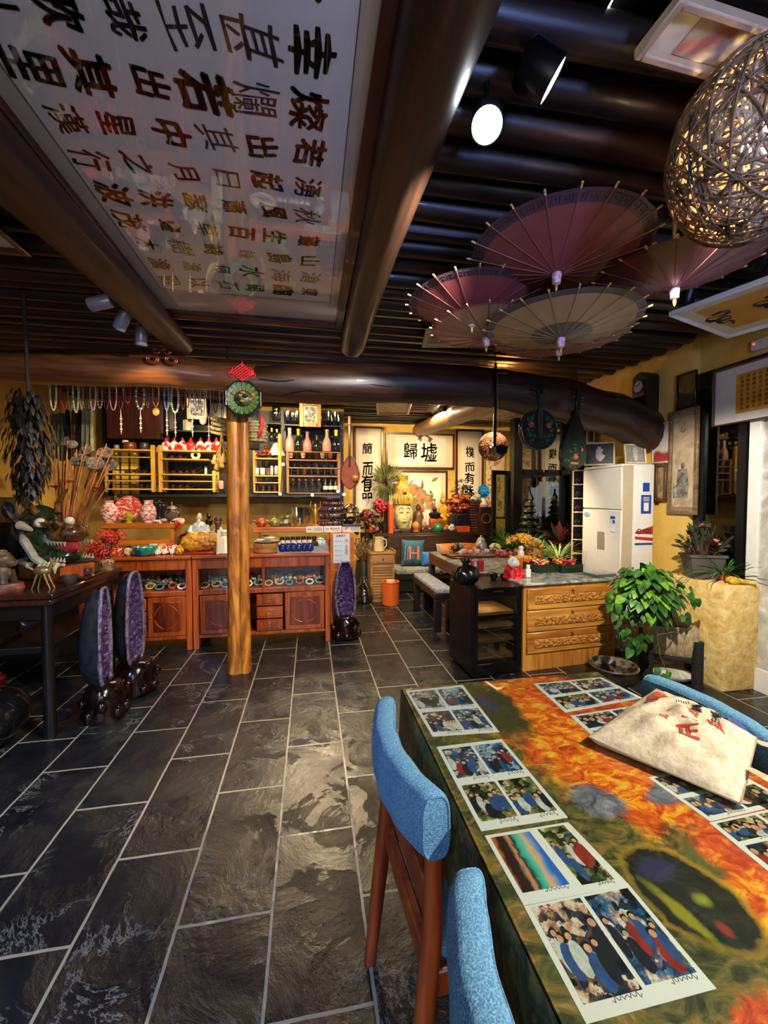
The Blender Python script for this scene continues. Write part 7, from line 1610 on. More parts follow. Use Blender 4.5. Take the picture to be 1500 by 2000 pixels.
m = MB(); m.box(-cw * .34, -chh * .42, .14, cw * .34, chh * .02, .144); m.build('pendulum_glass', M('0a0a0b', .1), t); m = MB(); m.box(-.02, -chh * .40, .144, .02, -chh * .36, .146); m.build('white_tag', whs, t)
p = Xp(1285, 985, XW); one(MB().box(-.02, -.02, 0, 0, .02, .06, .006), 'door_lock', M('2a1a14', .4), 'small dark switch on the yellow wall under the brown picture', 'switch', (XW, p.y, p.z))
# white board with yellow calligraphy over the door
XB = 3.165
a_, b_ = Xp(1396, 782, XB), Xp(1560, 735, XB); ya, yb_ = a_.y, 1.75
zt1 = Xp(1395, 728, XB).z; zb1 = Xp(1397, 835, XB).z
t = framed('calligraphy_board', 'white board with yellow paper of small writing above the door at the right', 'artwork', (XB, (ya + yb_) / 2, (zt1 + zb1) / 2), ya - yb_, zt1 - zb1, WALL_R, .012, .03, M('5a3a2a', .5), M('cfcac2', .5, 0, .04), None, None, None)
yl = Xp(1441, 760, XB).y; wz = zt1 - zb1; lx = (ya + yb_) / 2 - yl
MB().box(lx, -wz * .33, .009, (ya - yb_) / 2 - .10, wz * .33, .012).build('yellow_paper', yp, t); m = MB()
txt = '山高月小水落石出清風徐來水波不興白露橫江水光接天'
for c_ in range(9):
    for r_ in range(8): m.text(txt[(c_ * 8 + r_) % len(txt)], Matrix.Translation((lx + .04 + .042 * c_, wz * (.27 - .075 * r_), .0125)) @ Matrix.Scale(.026, 4), .01)
m.build('writing', M('3a2208', .6), t, smooth=False, fix=False)
p = Xp(1489, 672, 3.19); t = T('wall_box', 'small white box with a red light high on the right wall', 'device', (3.19, p.y, p.z)); MB().box(-.03, -.08, -.04, 0, .06, .04, .008).build('case', M('c8c0b8', .4), t); MB().ball((-.031, .035, .01), .006, 8, 6).build('red_light', emit('ff2030', 8), t)
# ------------------------------------------------------------------ instruments hung from the beam
lacq = splat('black_green_lacquer', [(.35, '0a1210'), (.6, '16241c')], 6, 1, 4, .18)
def flower(m, x, y, r, z, ax='y'):
    for k in range(8): a2 = k * PI / 4; m.leaf((x, z, y), (math.cos(a2), 0, math.sin(a2)), (0, -1, 0), r, r * .5, droop=-.1)
def hook(t, q_, p): q_ = V(q_); MB().tube([q_, q_ + V((0, 0, .02)), V((q_.x, q_.y + .05, 2.70 - p.z))], .003, 6).build('hanging_cord', M('1a1410', .7), t)
flm = splat('painted_rose', [(.4, '7a2c20'), (.6, 'b8583a')], 30); vin = M('3f6a48', .4, 0, .3, 40); dkv = M('2a5248', .4)
YI = 3.13
p = A(1049, 840, YI); s_ = mpp(p); t = T('moon_lute', 'round dark green moon lute painted with flowers, hanging from the dark beam', 'instrument', p, (.0, 0, .06)); R_ = 39 * s_
m = MB(); m.lathe([(0, -.02), (R_ * .97, -.02), (R_, -.012), (R_, .03), (R_ * .97, .038), (0, .038)], n=40); m.xf(Matrix.Rotation(PI / 2, 4, 'X')); m.build('body', lacq, t)
MB().torus((0, -.032, 0), R_ * .98, .005, 'y', 40, 6).build('rim', M('2a3a30', .2), t)
MB().box(-5.5 * s_, -.046, -4 * s_, 5.5 * s_, -.036, 66 * s_, .004).build('neck', M('1c2018', .3), t); m = MB(); m.box(-6 * s_, -.04, 66 * s_, 6 * s_, 0, 84 * s_, .006); m.build('head', M('14120f', .3), t); m = MB()
for sx in (1, -1):
    for z in (70, 78): m.cyl((sx * 6 * s_, -.02, z * s_), (sx * 14 * s_, -.02, z * s_), .006, .008, 8)
m.build('pegs', M('17110d', .3), t)
m = MB(); [flower(m, sx * 19 * s_, 8 * s_, 7 * s_, -.040) for sx in (1, -1)]; m.build('painted_roses', flm, t, ang=3, fix=False)
m = MB()
for sx in (1, -1):
    for (cx_, cz_, r_) in ((12, -14, 5), (22, -12, 5), (26, -2, 4), (17, 20, 5), (25, 16, 4), (14, -22, 4)): m.tube([(sx * (cx_ + r_ * (1 - k / 14) * math.cos(.6 * k)) * s_, -.040, (cz_ + r_ * (1 - k / 14) * math.sin(.6 * k)) * s_) for k in range(13)], .0025, 5)
    for k in range(16): a2 = rnd.uniform(0, 6.28); r_ = rnd.uniform(.45, .85) * R_; x = abs(r_ * math.cos(a2)) * sx; m.leaf((x, -.039, r_ * math.sin(a2)), (math.cos(a2 * 3), 0, math.sin(a2 * 3)), (0, -1, 0), .03, .011)
m.build('painted_vines', vin, t, ang=3, fix=False)
MB().box(-10 * s_, -.05, -24 * s_, 10 * s_, -.038, -18 * s_, .004).build('bridge', M('0c0a0a', .3), t); m = MB(); [m.tube([((k - 1.5) * 2.4 * s_, -.049, -20 * s_), ((k - 1.5) * 2.2 * s_, -.05, 66 * s_)], .0008, 4) for k in range(4)]; m.build('strings', M('8a8a80', .3, .6), t)
p = A(1120, 872, YI - .05); s_ = mpp(p); t = T('pear_lute', 'dark pear-shaped lute with painted flowers hanging right of the round one', 'instrument', p, (0, .06, .1))
hw_ = lambda v: (28 * math.sin(PI * (.5 + .5 * ((v - .26) / .74)) ) if v > .26 else 28 * math.cos(PI / 2 * ((.26 - v) / .26) ** 1.4)) if 0 < v < 1 else 0
pts = [(max(hw_(k / 30), 5 if k / 30 > .7 else 0) * s_, (-48 + 118 * k / 30) * s_) for k in range(31)]; poly = pts + [(-x, z) for x, z in reversed(pts)]
m = MB(); m.prism(poly, -.02, .03, 'y'); m.build('body', lacq, t); m = MB(); m.box(-5 * s_, -.03, 68 * s_, 5 * s_, .0, 112 * s_, .004); m.build('neck_and_head', M('14120f', .3), t)
for sx in (1, -1):
    for z in (84, 96): MB().cyl((sx * 5 * s_, -.015, z * s_), (sx * 13 * s_, -.015, z * s_), .005, .008, 8).build('peg', M('17110d', .3), t)
hook(t, (0, -.015, 112 * s_), p); m = MB(); flower(m, 2 * s_, -20 * s_, 7 * s_, -.024); flower(m, 16 * s_, -6 * s_, 4 * s_, -.024); m.build('painted_roses', flm, t, ang=3, fix=False)
MB().box(-9 * s_, -.03, -36 * s_, 9 * s_, -.021, -31 * s_, .003).build('bridge', M('8a5a2c', .4), t); m = MB()
for k in range(26): x, z = rnd.uniform(-22, 22) * s_, rnd.uniform(-40, 2) * s_; m.leaf((x, -.0225, z), (math.cos(k), 0, math.sin(k)), (0, -1, 0), .03, .010)
m.build('painted_vines', M('2f4a30', .4), t, ang=3, fix=False)
p = A(972, 880, YI); s_ = mpp(p); t = T('bowed_fiddle', 'black two-stringed bowed fiddle hanging from the beam in front of the wicker ball', 'instrument', p, 0)
bk = M('0d0c0c', .15); m = MB(); m.prism([(13 * s_ * math.cos(k * PI / 3 + .5), 11 * s_ * math.sin(k * PI / 3 + .5)) for k in range(6)], -.07, .07, 'y'); m.build('sound_box', bk, t); m = MB(); m.cyl((-6 * s_, 0, -8 * s_), (-6 * s_, 0, 168 * s_), .013, .011, 12); m.build('neck', bk, t); hook(t, (-6 * s_, 0, 168 * s_), p)
for z in (128, 150): MB().cyl((-8 * s_, 0, z * s_), (18 * s_, 0, z * s_), .006, .011, 10).build('peg', M('5a2c20', .3), t)
m = MB(); m.cyl((-4 * s_, -.03, 0), (-5 * s_, -.02, 150 * s_), .0012, .0012, 4); m.cyl((-3 * s_, -.03, 0), (-4 * s_, -.02, 130 * s_), .0012, .0012, 4); m.build('strings', M('b8b8b0', .3, .8), t)
# ------------------------------------------------------------------ bottle lattice beside the conditioner
lx0, ly = A(1119, 960, 4.12).x, 4.12; s_ = mpp((lx0, ly, 1.4)); t = T('bottle_lattice', 'tall narrow white-edged lattice rack of wine bottles beside the conditioner', 'rack', (lx0, ly, 0), -.55); ww = .2; zb0, zt0 = .62, A(1130, 838, ly).z
m = MB(); m.box(0, .004, 0, ww, .26, .02); m.box(0, .24, 0, ww, .26, zt0); m.box(0, .01, 0, .012, .24, zt0); m.box(ww - .012, .01, 0, ww, .24, zt0); m.build('carcass', wood('2a0f08', '4a1c10', 2, 8, .4, 8), t); m = MB(); m2 = MB(); nrow = 10; hs = (zt0 - zb0) / nrow
for k in range(nrow + 1): m.box(-.004, -.004, zb0 + hs * k - .006, ww + .004, .02, zb0 + hs * k + .006); m2.box(.012, .02, zb0 + hs * k - .005, ww - .012, .24, zb0 + hs * k + .005)
for x in (0, ww * .66, ww): m.box(x - .006, -.005, 0 if x != ww * .66 else zb0, x + .006, .02, zt0)
m.build('pale_edging', M('c8b48a', .5), t); m2.build('shelves', wood('2a0f08', '4a1c10', 0, 8, .4, 8), t)
for k in range(nrow):
    o = MB().cyl((0, 0, 0), (0, .16, 0), .036, .036, 12).cyl((0, -.03, 0), (0, 0, 0), .014, .03, 12)
    one(o, 'wine_bottle', M(['1a2420', '2a1418', '1c1c20'][k % 3], .12), f'dark wine bottle lying in the lattice rack, {["top", "second", "third", "fourth", "fifth", "sixth", "seventh", "eighth", "ninth", "lowest"][nrow - 1 - k]} of the column', 'bottle', Matrix.Translation((lx0, ly, 0)) @ Matrix.Rotation(-.55, 4, 'Z') @ V((.065, .045, zb0 + hs * k + .042)), -.55, 'wine bottles in the lattice rack')
# ------------------------------------------------------------------ things on the fridge, chest and tea table
p = Zp(915, 1143, .70); t = T('black_plastic_bag', 'knotted shiny black plastic bag on the wine fridge', 'bag', V((p.x, p.y + .06, .701)))
m = MB()
def bagf(u, v):
    a2 = 2 * PI * u; r_ = .112 * math.sin(PI * (.12 + .86 * v)) ** .55 * (1 + .06 * math.sin(7 * a2 + 5 * v) + .04 * math.sin(13 * a2)); return V((r_ * math.cos(a2), r_ * math.sin(a2) * .85, .155 * v + .0))
m.grid(bagf, 48, 18); m.build('bag', M('0d0d0e', .16, 0, .1, 14, .5, 30), t, ang=2); m = MB()
for k in range(9): a2 = k * .7; m.leaf((0, 0, .14), (math.cos(a2), math.sin(a2), .9), (math.cos(a2), math.sin(a2), -.4), .09, .03)
m.build('knot_ears', M('1c1c1c', .2), t, ang=3, fix=False)
for px, py, r_, lb in ((964, 1131, .034, 'small black bowl on the fridge right of the black bag'), (984, 1131, .03, 'smaller black pot on the fridge beside the marble top')):
    p = Zp(px, py, .70); one(MB().lathe([(r_ * .6, 0), (r_, .02), (r_, .05), (r_ * .8, .052), (r_ * .7, .02), (0, .015)], n=20), 'black_bowl', M('111112', .25), lb, 'bowl', V((p.x, p.y, .701)))
p = onC(1003, 1118); p = V((1.70, 3.22, ZC)); t = T('red_gift_bag', 'crumpled red gift bag with a white plastic bag on top, on the marble top corner', 'bag', p); m = MB()
m.grid(lambda u, v: V((.085 * math.cos(2 * PI * u) * (1.15 - .35 * v), .06 * math.sin(2 * PI * u) * (1.1 - .3 * v), .10 * v)) + V((.006 * math.sin(31 * u + 9 * v), .006 * math.cos(23 * u), 0)), 40, 8); m.build('red_bag', splat('red_foil', [(.4, '8e1018'), (.55, 'c41c28'), (.68, 'd86a5a')], 16, 1, 3, .3), t, ang=2); m = MB(); m.grid(lambda u, v: V((.055 * math.cos(2 * PI * u) * math.sin(PI * (.2 + .8 * v)) ** .8, .05 * math.sin(2 * PI * u) * math.sin(PI * (.2 + .8 * v)) ** .8, .09 + .085 * v)) * (1 + .05 * math.sin(19 * u)), 30, 8); m.build('white_bag', M('b8b4ac', .3, 0, .15, 20, .4, 30), t, ang=2)
p = V((1.60, 3.56, zq)); one(MB().box(-.06, -.03, 0, .06, .03, .10, .01), 'red_box', M('b0201c', .4, 0, .3, 20), 'bright red box behind the spray bottle', 'box', (1.56, 3.66, zq + .001))
p = V((1.60, 3.64, zq));
t = T('spray_bottle', 'small spray bottle with a teal lower half near the red box', 'bottle', (1.62, 3.60, zq + .001) if 0 else (1.53, 3.63, zq + .001)); MB().lathe([(.016, 0), (.018, .005), (.018, .05)], n=14).build('teal_part', M('2a8a98', .3), t); MB().lathe([(.018, .05), (.016, .07), (.008, .085), (.008, .1), (.012, .102), (.01, .12), (0, .122)], n=14).build('clear_part', M('b8c0c0', .25), t)
p = onC(1031, 1128); t = T('white_square_bottle', 'small white square bottle at the front corner of the marble top', 'bottle', p); MB().box(-.022, -.015, 0, .022, .015, .075, .005).build('body', M('d0cfc4', .3, 0, .04), t); MB().box(-.014, -.012, .075, .014, .012, .11, .004).build('cap', M('dcdcd8', .3), t)
for px, py, lb, cols in ((1068, 1119, 'square dark tray piled with wrapped snacks on the marble top, left one', ['b81c1c', 'd8842a', '2a7a34', 'd8a87a', 'c03a2a']), (1117, 1119, 'square dark tray piled with wrapped snacks on the marble top, right one', ['c8702c', 'd8a040', 'a01c24', 'c85a3a', 'b82a5a'])):
    p = onC(px, py); s_ = mpp(p); hw = 24 * s_; t = T('snack_tray', lb, 'tray', p + V((0, hw, 0)), .05); m = MB(); m.box(-hw, -hw, 0, hw, hw, .012); [m.box(*b_) for b_ in ((-hw, -hw, .012, hw, -hw + .008, .075), (-hw, hw - .008, .012, hw, hw, .075), (-hw, -hw + .008, .012, -hw + .008, hw - .008, .075), (hw - .008, -hw + .008, .012, hw, hw - .008, .075))]; m.build('tray', M('1c2418', .25, 0, .2), t)
    for k in range(26):
        o = MB(); o.box(-.03, -.018, -.007, .03, .018, .007, .005); o.xf(Matrix.Translation((rnd.uniform(-hw + .03, hw - .03), rnd.uniform(-hw + .03, hw - .03), .04 + .062 * rnd.random())) @ Euler((rnd.uniform(-.7, .7), rnd.uniform(-.7, .7), rnd.uniform(0, 3))).to_matrix().to_4x4()); c = o.build('wrapped_snack', M(cols[k % 5], .3, 0, .4, 40), t)
p = onC(1181, 1126); t = T('magazine_stack', 'flat stack of dark-edged magazines at the right end of the marble top', 'magazines', p + V((0, .03, 0)), .12)
for k in range(5): MB().box(-.12 + .002 * k, -.05, .006 * k, .11 - .003 * k, .10, .006 * k + .0055).build('magazine', M(['2c3a34', '5a6a60', '24302c', '6a746a', '8a9088'][k], .35, 0, .2), t)
def onQ(px, py): return Zp(px, py, zq)
# wooden tea tray and cups
p = Zp(905, 1085, zq); t = T('tea_tray', 'long brown wooden tea tray on the tea table', 'tray', (1.95, 4.55, zq), .08); m = MB(); m.grid(lambda u, v: V(((u - .5) * .80, (v - .5) * .34 * (1 - .3 * abs(2 * u - 1) ** 3), .035 + .006 * math.sin(9 * u + 2 * v))), 24, 10); m.box(-.36, -.12, 0, .36, .12, .03, .01); m.build('tray', wood('4a2410', '9a6434', 0, 6, .3, 8, .2, .3), t)
tcs = [('d8d2c4', .03), ('e0dcd0', .034), ('ccd0c8', .03), ('dcd8d0', .036), ('b0a898', .028), ('e4e0d8', .032), ('6a4a34', .03), ('d0c8b8', .03)]
for k, (c_, r_) in enumerate(tcs):
    q_ = V((1.70 + .073 * k, 4.47 + .03 * ((k * 3) % 4), zq + .043)); one(MB().lathe([(r_ * .5, 0), (r_ * .95, r_ * .6), (r_, r_ * 1.2), (r_ * .9, r_ * 1.2), (r_ * .8, r_ * .6), (0, r_ * .3)], n=18), 'tea_cup', M(c_, .2), f'little tea cup on the wooden tea tray, {ORD[k]}', 'cup', q_, 0, 'tea cups on the tray')
teapot(890, 1083, 4.7, 16, M('3a2418', .25), 'small dark teapot at the left end of the tea tray', zq + .043)
for k, (x, y, r_, c_, lb) in enumerate(((1.60, 4.72, .06, '7a4a24', 'flat round brown dish at the left corner of the tea table'), (1.66, 4.40, .05, 'b87838', 'small amber dish left of the tea tray'), (1.74, 4.86, .05, '5a3a22', 'brown saucer behind the tea tray'))):
    one(MB().lathe([(r_ * .5, 0), (r_, .02), (r_ * .95, .024), (0, .01)], n=20), 'tea_dish', M(c_, .3), lb, 'dish', (x, y, zq + .0005))
p = onQ(955, 1090); t = T('glass_kettle', 'grey-white lidded kettle behind the tea cups', 'kettle', (2.12, 4.86, zq)); MB().lathe([(.06, 0), (.08, .03), (.075, .11), (.05, .15), (.045, .16)], n=20).build('body', M('a8a49a', .3, .2), t); MB().lathe([(.05, .16), (.03, .19), (.012, .195), (.015, .215), (0, .22)], n=16).build('lid', M('b8b4a8', .3), t); MB().tube([(.075, 0, .12), (.13, 0, .12), (.13, 0, .04), (.08, 0, .03)], .009, 8).build('handle', M('17171a', .4), t)
t = T('tea_pet', 'pinkish round pottery tea pet beside the kettle', 'ornament', (2.02, 4.76, zq + .001)); m = MB(); m.ball((0, 0, .05), (.055, .045, .05), 14, 10, .03); m.ball((.0, -.03, .1), (.028, .028, .028), 12, 8); m.build('pet', M('a8786a', .4, 0, .2), t)
m = MB()
for k in range(14): m.ball((rnd.uniform(-.1, .1), rnd.uniform(-.05, .05), .03 + .02 * rnd.random()), .03, 10, 7, .04)
one(m, 'pomegranates', splat('red_fruit', [(.4, '8a1c2c'), (.6, 'c05058')], 12, 1, 3, .35), 'heap of small dark red fruit on the tea table', 'fruit', (2.22, 4.44, zq + .002), kind='stuff')
# yellow flowers, pumpkin box, basket, pots along the right of the tea table
p = V((2.36, 4.30, zq)); t = T('yellow_orchids', 'yellow orchid bunch in a red patterned pot on the tea table', 'flowers', p); MB().lathe([(.05, 0), (.08, .03), (.085, .09), (.06, .12), (0, .11)], n=20).build('pot', splat('red_patterned', [(.45, '8a1c1c'), (.55, 'd0b080'), (.6, 'a02a24')], 40, 1, 3, .3), t); m = MB()
for k in range(60):
    a_, e = rnd.uniform(0, 6.28), rnd.uniform(0, 1.3); c_ = V((.17 * math.sin(e) * math.cos(a_), .12 * math.sin(e) * math.sin(a_), .16 + .10 * math.cos(e)))
    for j in range(4): a2 = j * 1.57 + k; m.leaf(c_, (math.cos(a2), -.4, math.sin(a2)), (0, -1, .3), .04, .022)
m.build('yellow_blossom', splat('orchid_yellow', [(.4, 'c07a0c'), (.6, 'f0b82c')], 20, 1, 3, .5), t, ang=3, fix=False)
for k, (x, y, lb) in enumerate(((2.18, 4.58, 'small colourful paper flower ball left of the yellow orchids'),)):
    m = MB()
    for q_ in range(30): m.mat(q_ % 3); a_, e = rnd.uniform(0, 6.28), rnd.uniform(0, 1.5); m.ball((.06 * math.sin(e) * math.cos(a_), .06 * math.sin(e) * math.sin(a_), .08 + .05 * math.cos(e)), .022, 7, 5)
    m.ball((0, 0, .045), .05, 10, 8); one(m, 'paper_flowers', [M('d8c83c', .5), M('6a9a7a', .5), M('c8b8c8', .5)], lb, 'flowers', (x, y, zq + .001))
p = V((2.12, 3.86, zq)); t = T('orange_gift_box', 'orange box holding yellow sweets and a white doll on the tea table', 'box', p); MB().box(-.11, -.07, 0, .11, .07, .075, .006).build('box', M('c8561a', .4, 0, .1), t); m = MB()
for k in range(40): m.ball((rnd.uniform(-.1, .1), rnd.uniform(-.06, .06), .078 + .012 * rnd.random()), .016, 7, 5)
m.build('sweets', M('d8a01c', .4, 0, .3), t, kind='stuff'); m = MB(); m.lathe([(.03, .08), (.036, .1), (.028, .15), (.02, .16), (.028, .18), (.02, .2), (0, .205)], n=14); m.build('white_doll', M('d0c4b0', .4), t)
p = V((2.34, 3.98, zq)); t = T('patterned_basket', 'tall yellow and brown patterned basket with dried flowers on the tea table', 'basket', p); MB().lathe([(.07, 0), (.095, .06), (.085, .15), (.095, .17), (.08, .165), (0, .1)], n=24).build('basket', splat('basket_weave', [(.45, '5a2c14'), (.52, 'c89a3a'), (.62, '8a5420')], 30, 1, 3, .6), t); m = MB()
for k in range(60): a_, e = rnd.uniform(0, 6.28), rnd.uniform(0, 1.2); d = V((math.sin(e) * math.cos(a_), math.sin(e) * math.sin(a_), math.cos(e))); m.leaf(V((0, 0, .15)) + d * .06, d, V((d.y, -d.x, .3)), .06, .025)
m.build('dried_flowers', splat('dried_yellow', [(.4, '8a6420'), (.6, 'd8b050')], 15), t, ang=3, fix=False)
pots = [(2.42, 4.62, 'M', '3a2c20', '3f7a34', .24, 'dark potted grass behind the yellow orchids'), (2.50, 4.16, 'M', '5a4430', '9ab85a', .20, 'pale green spider plant in a dark brown pot'), (2.52, 3.82, 'M', 'b05a2a', 'a8c468', .24, 'pale yellow-green spider plant in a terracotta pot near the lattice rack'), (2.50, 4.40, 'M', '6a5038', '4a8a3c', .30, 'tall green grass in a pot against the glazed wall'), (2.46, 4.86, 'M', '2c2420', '2f6a34', .32, 'tall dark green grass at the back of the tea table')]
for x, y, _, pc, lc, L_, lb in pots: tuft('potted_grass', V((x, y, zq)), M(pc, .5, 0, .2), .075, .10, lc, 70, L_, lb, W=.014, droop=.6)
# plants and dark pagoda behind the table, before the glass wall
p = V((2.94, 5.15, 0)); t = T('pagoda_ornament', 'dark tiered pagoda-like ornament on a tall stand before the glazed wall', 'ornament', p); m = MB(); m.box(-.14, -.14, 0, .14, .14, .75, .01); m.build('stand', blkwood, t); m = MB()
for k in range(8): m.lathe([(.17 - .017 * k, .76 + .085 * k), (.19 - .018 * k, .775 + .085 * k), (.1 - .008 * k, .83 + .085 * k), (.1 - .009 * k, .845 + .085 * k)], n=8)
m.lathe([(.03, 1.44), (.015, 1.5), (.02, 1.54), (0, 1.56)], n=10); m.build('tiers', M('14140f', .35, 0, .2), t)
p = V((3.17, 4.80, 0)); t = T('red_leaf_plant', 'dark red leafy plant before the glazed wall, behind the spider plants', 'plant', p); MB().lathe([(.12, 0), (.15, .1), (.13, .3), (.1, .3), (0, .28)], n=18).build('pot', M('2c1c16', .5), t); MB().tube([(0, 0, .28), (.02, 0, .8)], .02, 7).build('stem', M('3a2418', .7), t); m = MB(); m2 = MB()
for k in range(150): a_, e = rnd.uniform(0, 6.28), rnd.uniform(.1, 1.8); d = V((math.sin(e) * math.cos(a_), math.sin(e) * math.sin(a_), math.cos(e))); (m if k % 3 else m2).leaf(V((.0, 0, .75)) + d * rnd.uniform(.05, .24), d + V((0, 0, -.3)), (d.x, d.y, .6), .13, .05)
m.build('red_leaves', M('5a1c18', .4, 0, .4), t, ang=3, fix=False); m2.build('green_leaves', M('24442c', .4, 0, .4), t, ang=3, fix=False)
# open glass door leaf of the back room
p = A(963, 1000, 5.6); dx1 = A(1008, 1000, 5.75); t = T('glass_door_leaf', 'open black-framed glass door leaf standing in the back room', 'door', (p.x, 5.6, 0), .35); zt_ = A(985, 919, 5.65).z; w_ = .36
m = MB(); m.box(0, 0, 0, .06, .04, zt_); m.box(w_ - .07, 0, 0, w_, .04, zt_); m.box(.06, 0, 0, w_ - .07, .04, .1); m.box(.06, 0, zt_ - .06, w_ - .07, .04, zt_); m.build('frame', blk, t); MB().box(.06, .015, .1, w_ - .07, .02, zt_ - .06).build('pane', glass('d0d8d0', .08), t)
p2 = A(1004, 900, 5.85); struct(MB().box(p2.x, 5.85, 0, p2.x + .14, 5.99, 2.78).box(p2.x + .14, 5.9, 1.75, 3.6, 5.96, 1.83), 'trim_2', blk)
MB().box(p2.x + .14, 5.925, 0, 3.6, 5.93, 1.75).build('door_glass', glass('c8d0c8', .1), bpy.data.objects['trim_2'])
# ------------------------------------------------------------------ pothos in a stone planter on a black stand
c = V((2.70, 2.66, 0)); rz = -.62
t = T('plant_stand', 'low black wooden stand with four thick legs carrying the stone planter', 'stand', c, rz); bkr = M('121110', .75, 0, .3, 20, .6, 60)
for sx in (-.155, .155):
    for sy in (-.10, .12): MB().cyl((sx, sy, 0), (sx, sy, .35), .036, .034, 14).build('leg', bkr, t)
m = MB(); m.box(-.15, -.09, .17, .15, .11, .215, .01); m.build('seat', bkr, t)
t = T('stone_planter', 'rectangular chiselled beige stone planter on the black stand', 'planter', c + V((0, 0, .2155)), rz); m = MB();
def trough(z): k = .88 + .12 * z / .23; return k
for zz in (0,): pass
ring_ = lambda k, r: [(sx * (.165 * k - r) + r * math.cos(a2), sy * (.115 * k - r) + r * math.sin(a2)) for (sx, sy, q0) in ((1, 1, 0), (-1, 1, 1), (-1, -1, 2), (1, -1, 3)) for a2 in [PI / 2 * q0 + PI / 8 * j for j in range(5)]]
secs = [(ring_(.8, .03), 0), (ring_(.9, .03), .02), (ring_(1, .03), .12), (ring_(1, .03), .205), (ring_(.96, .03), .22), (ring_(.78, .03), .22), (ring_(.74, .03), .14)]
vs = [(x, y, z) for r_, z in secs for x, y in r_]; k = 20; fs = [(i * k + j, i * k + (j + 1) % k, (i + 1) * k + (j + 1) % k, (i + 1) * k + j) for i in range(len(secs) - 1) for j in range(k)] + [tuple(range(k - 1, -1, -1))]
m.add(vs, fs); stone = splat('chiselled_stone', [(.35, '7a6a4c'), (.55, 'a8946c'), (.7, 'bfae86')], 20, .5, 6, .9, bp=.9, sc=(3, 3, .8)); m.build('trough', stone, t); MB().prism([(x * .77, y * .77) for x, y in ring_(1, .03)], .14, .17).build('soil', M('2a1a10', .9, 0, .4, 40, .8, 60), t)
o0 = c + V((0, 0, .2155)); t = T('pothos_plant', 'bushy green trailing pothos growing in the stone planter', 'plant', o0); rr = random.Random(3); lv = MB(); sm = MB(); lv2 = MB()
lvc = A(1260, 1160, 2.62) - o0
for i in range(430):
    a_, e = rr.uniform(0, 6.28), math.acos(rr.uniform(-.75, 1)); d = V((math.sin(e) * math.cos(a_), math.sin(e) * math.sin(a_), math.cos(e))); k = rr.uniform(.55, 1); q_ = lvc + V((d.x * .235, d.y * .2, d.z * .235)) * k
    fd = V((d.x, d.y, d.z * .4 - .55)); nrm = V((d.x * .7, d.y * .7 - .35, .75)); L_ = rr.uniform(.05, .09)
    (lv if i % 4 else lv2).leaf(q_, fd, nrm, L_, L_ * .78, True, .3)
    if i % 4 == 0: sm.tube([V((rr.uniform(-.06, .06), rr.uniform(-.05, .05), .16)), (q_ + V((0, 0, .2))) * .6, q_], .0025, 4)
for (px, py) in ((1205, 1200), (1215, 1235), (1228, 1258), (1247, 1262), (1258, 1245), (1195, 1170), (1340, 1150), (1345, 1175), (1330, 1205)):
    q_ = A(px, py, 2.5) - o0
    for j in range(4): L_ = rr.uniform(.05, .08); lv.leaf(q_ + V([rr.uniform(-.04, .04) for _ in range(3)]), (rr.uniform(-.6, .6), -.3, -.8), (rr.uniform(-.3, .3), -.8, .5), L_, L_ * .78, True, .2)
vine = [V((.02, -.10, .2)), A(1283, 1240, 2.44) - o0, A(1290, 1285, 2.42) - o0, A(1302, 1310, 2.42) - o0, A(1298, 1330, 2.42) - o0]; sm.tube(vine, .0028, 5)
for j, (px, py) in enumerate(((1284, 1305), (1293, 1318), (1303, 1325), (1290, 1332), (1306, 1312))): L_ = .06; lv.leaf(A(px, py, 2.42) - o0, (rr.uniform(-.5, .5), -.2, -.8), (rr.uniform(-.4, .4), -.8, .4), L_, L_ * .8, True, .2)
lg = splat('pothos_leaf', [(.38, '183a0c'), (.55, '30641a'), (.7, '5a8a2c')], 9, 1, 3, .45); lv.build('leaves', lg, t, ang=3, fix=False); lv2.build('young_leaves', splat('pothos_leaf_pale', [(.4, '3f701a'), (.6, '78a432')], 9, 1, 3, .3), t, ang=3, fix=False); sm.build('stems', M('5a6a2c', .5), t)
p = Zp(1211, 1330, 0); r_ = .165; t = T('glazed_basin', 'wide brown-grey glazed basin on the floor in front of the pine chest', 'basin', (2.25, 2.70, 0)); MB().lathe([(.09, 0), (.1, .015), (.14, .07), (.165, .125), (.172, .13), (.17, .138), (.158, .135), (.13, .07), (.09, .03), (0, .028)], n=40).build('basin', splat('basin_glaze', [(.4, '3a342a'), (.6, '75695a')], 8, 1, 4, .3, sc=(1, 1, 5)), t); MB().lathe([(0, .085), (.137, .085), (.136, .08), (0, .08)], n=36).build('water', glass('7a7a60', .25, .01), t)
m = MB(); m.ball((0, 0, .05), (.14, .10, .055), 20, 12, .05); one(m, 'river_stone', splat('pale_stone', [(.4, '8d8a7c'), (.6, 'c8c4b4')], 8, 1, 4, .5), 'pale smooth stone on the floor under the plant stand', 'stone', (2.72, 2.66, 0), -.6)
t = T('drain_pipe', 'grey plastic pipe running from the stone block behind the plant stand', 'pipe', (2.93, 2.55, .205)); MB().cyl((.0, 0, 0), (-.42, .35, 0), .028, .028, 16).build('pipe', M('8d8a80', .4, 0, .1), t)
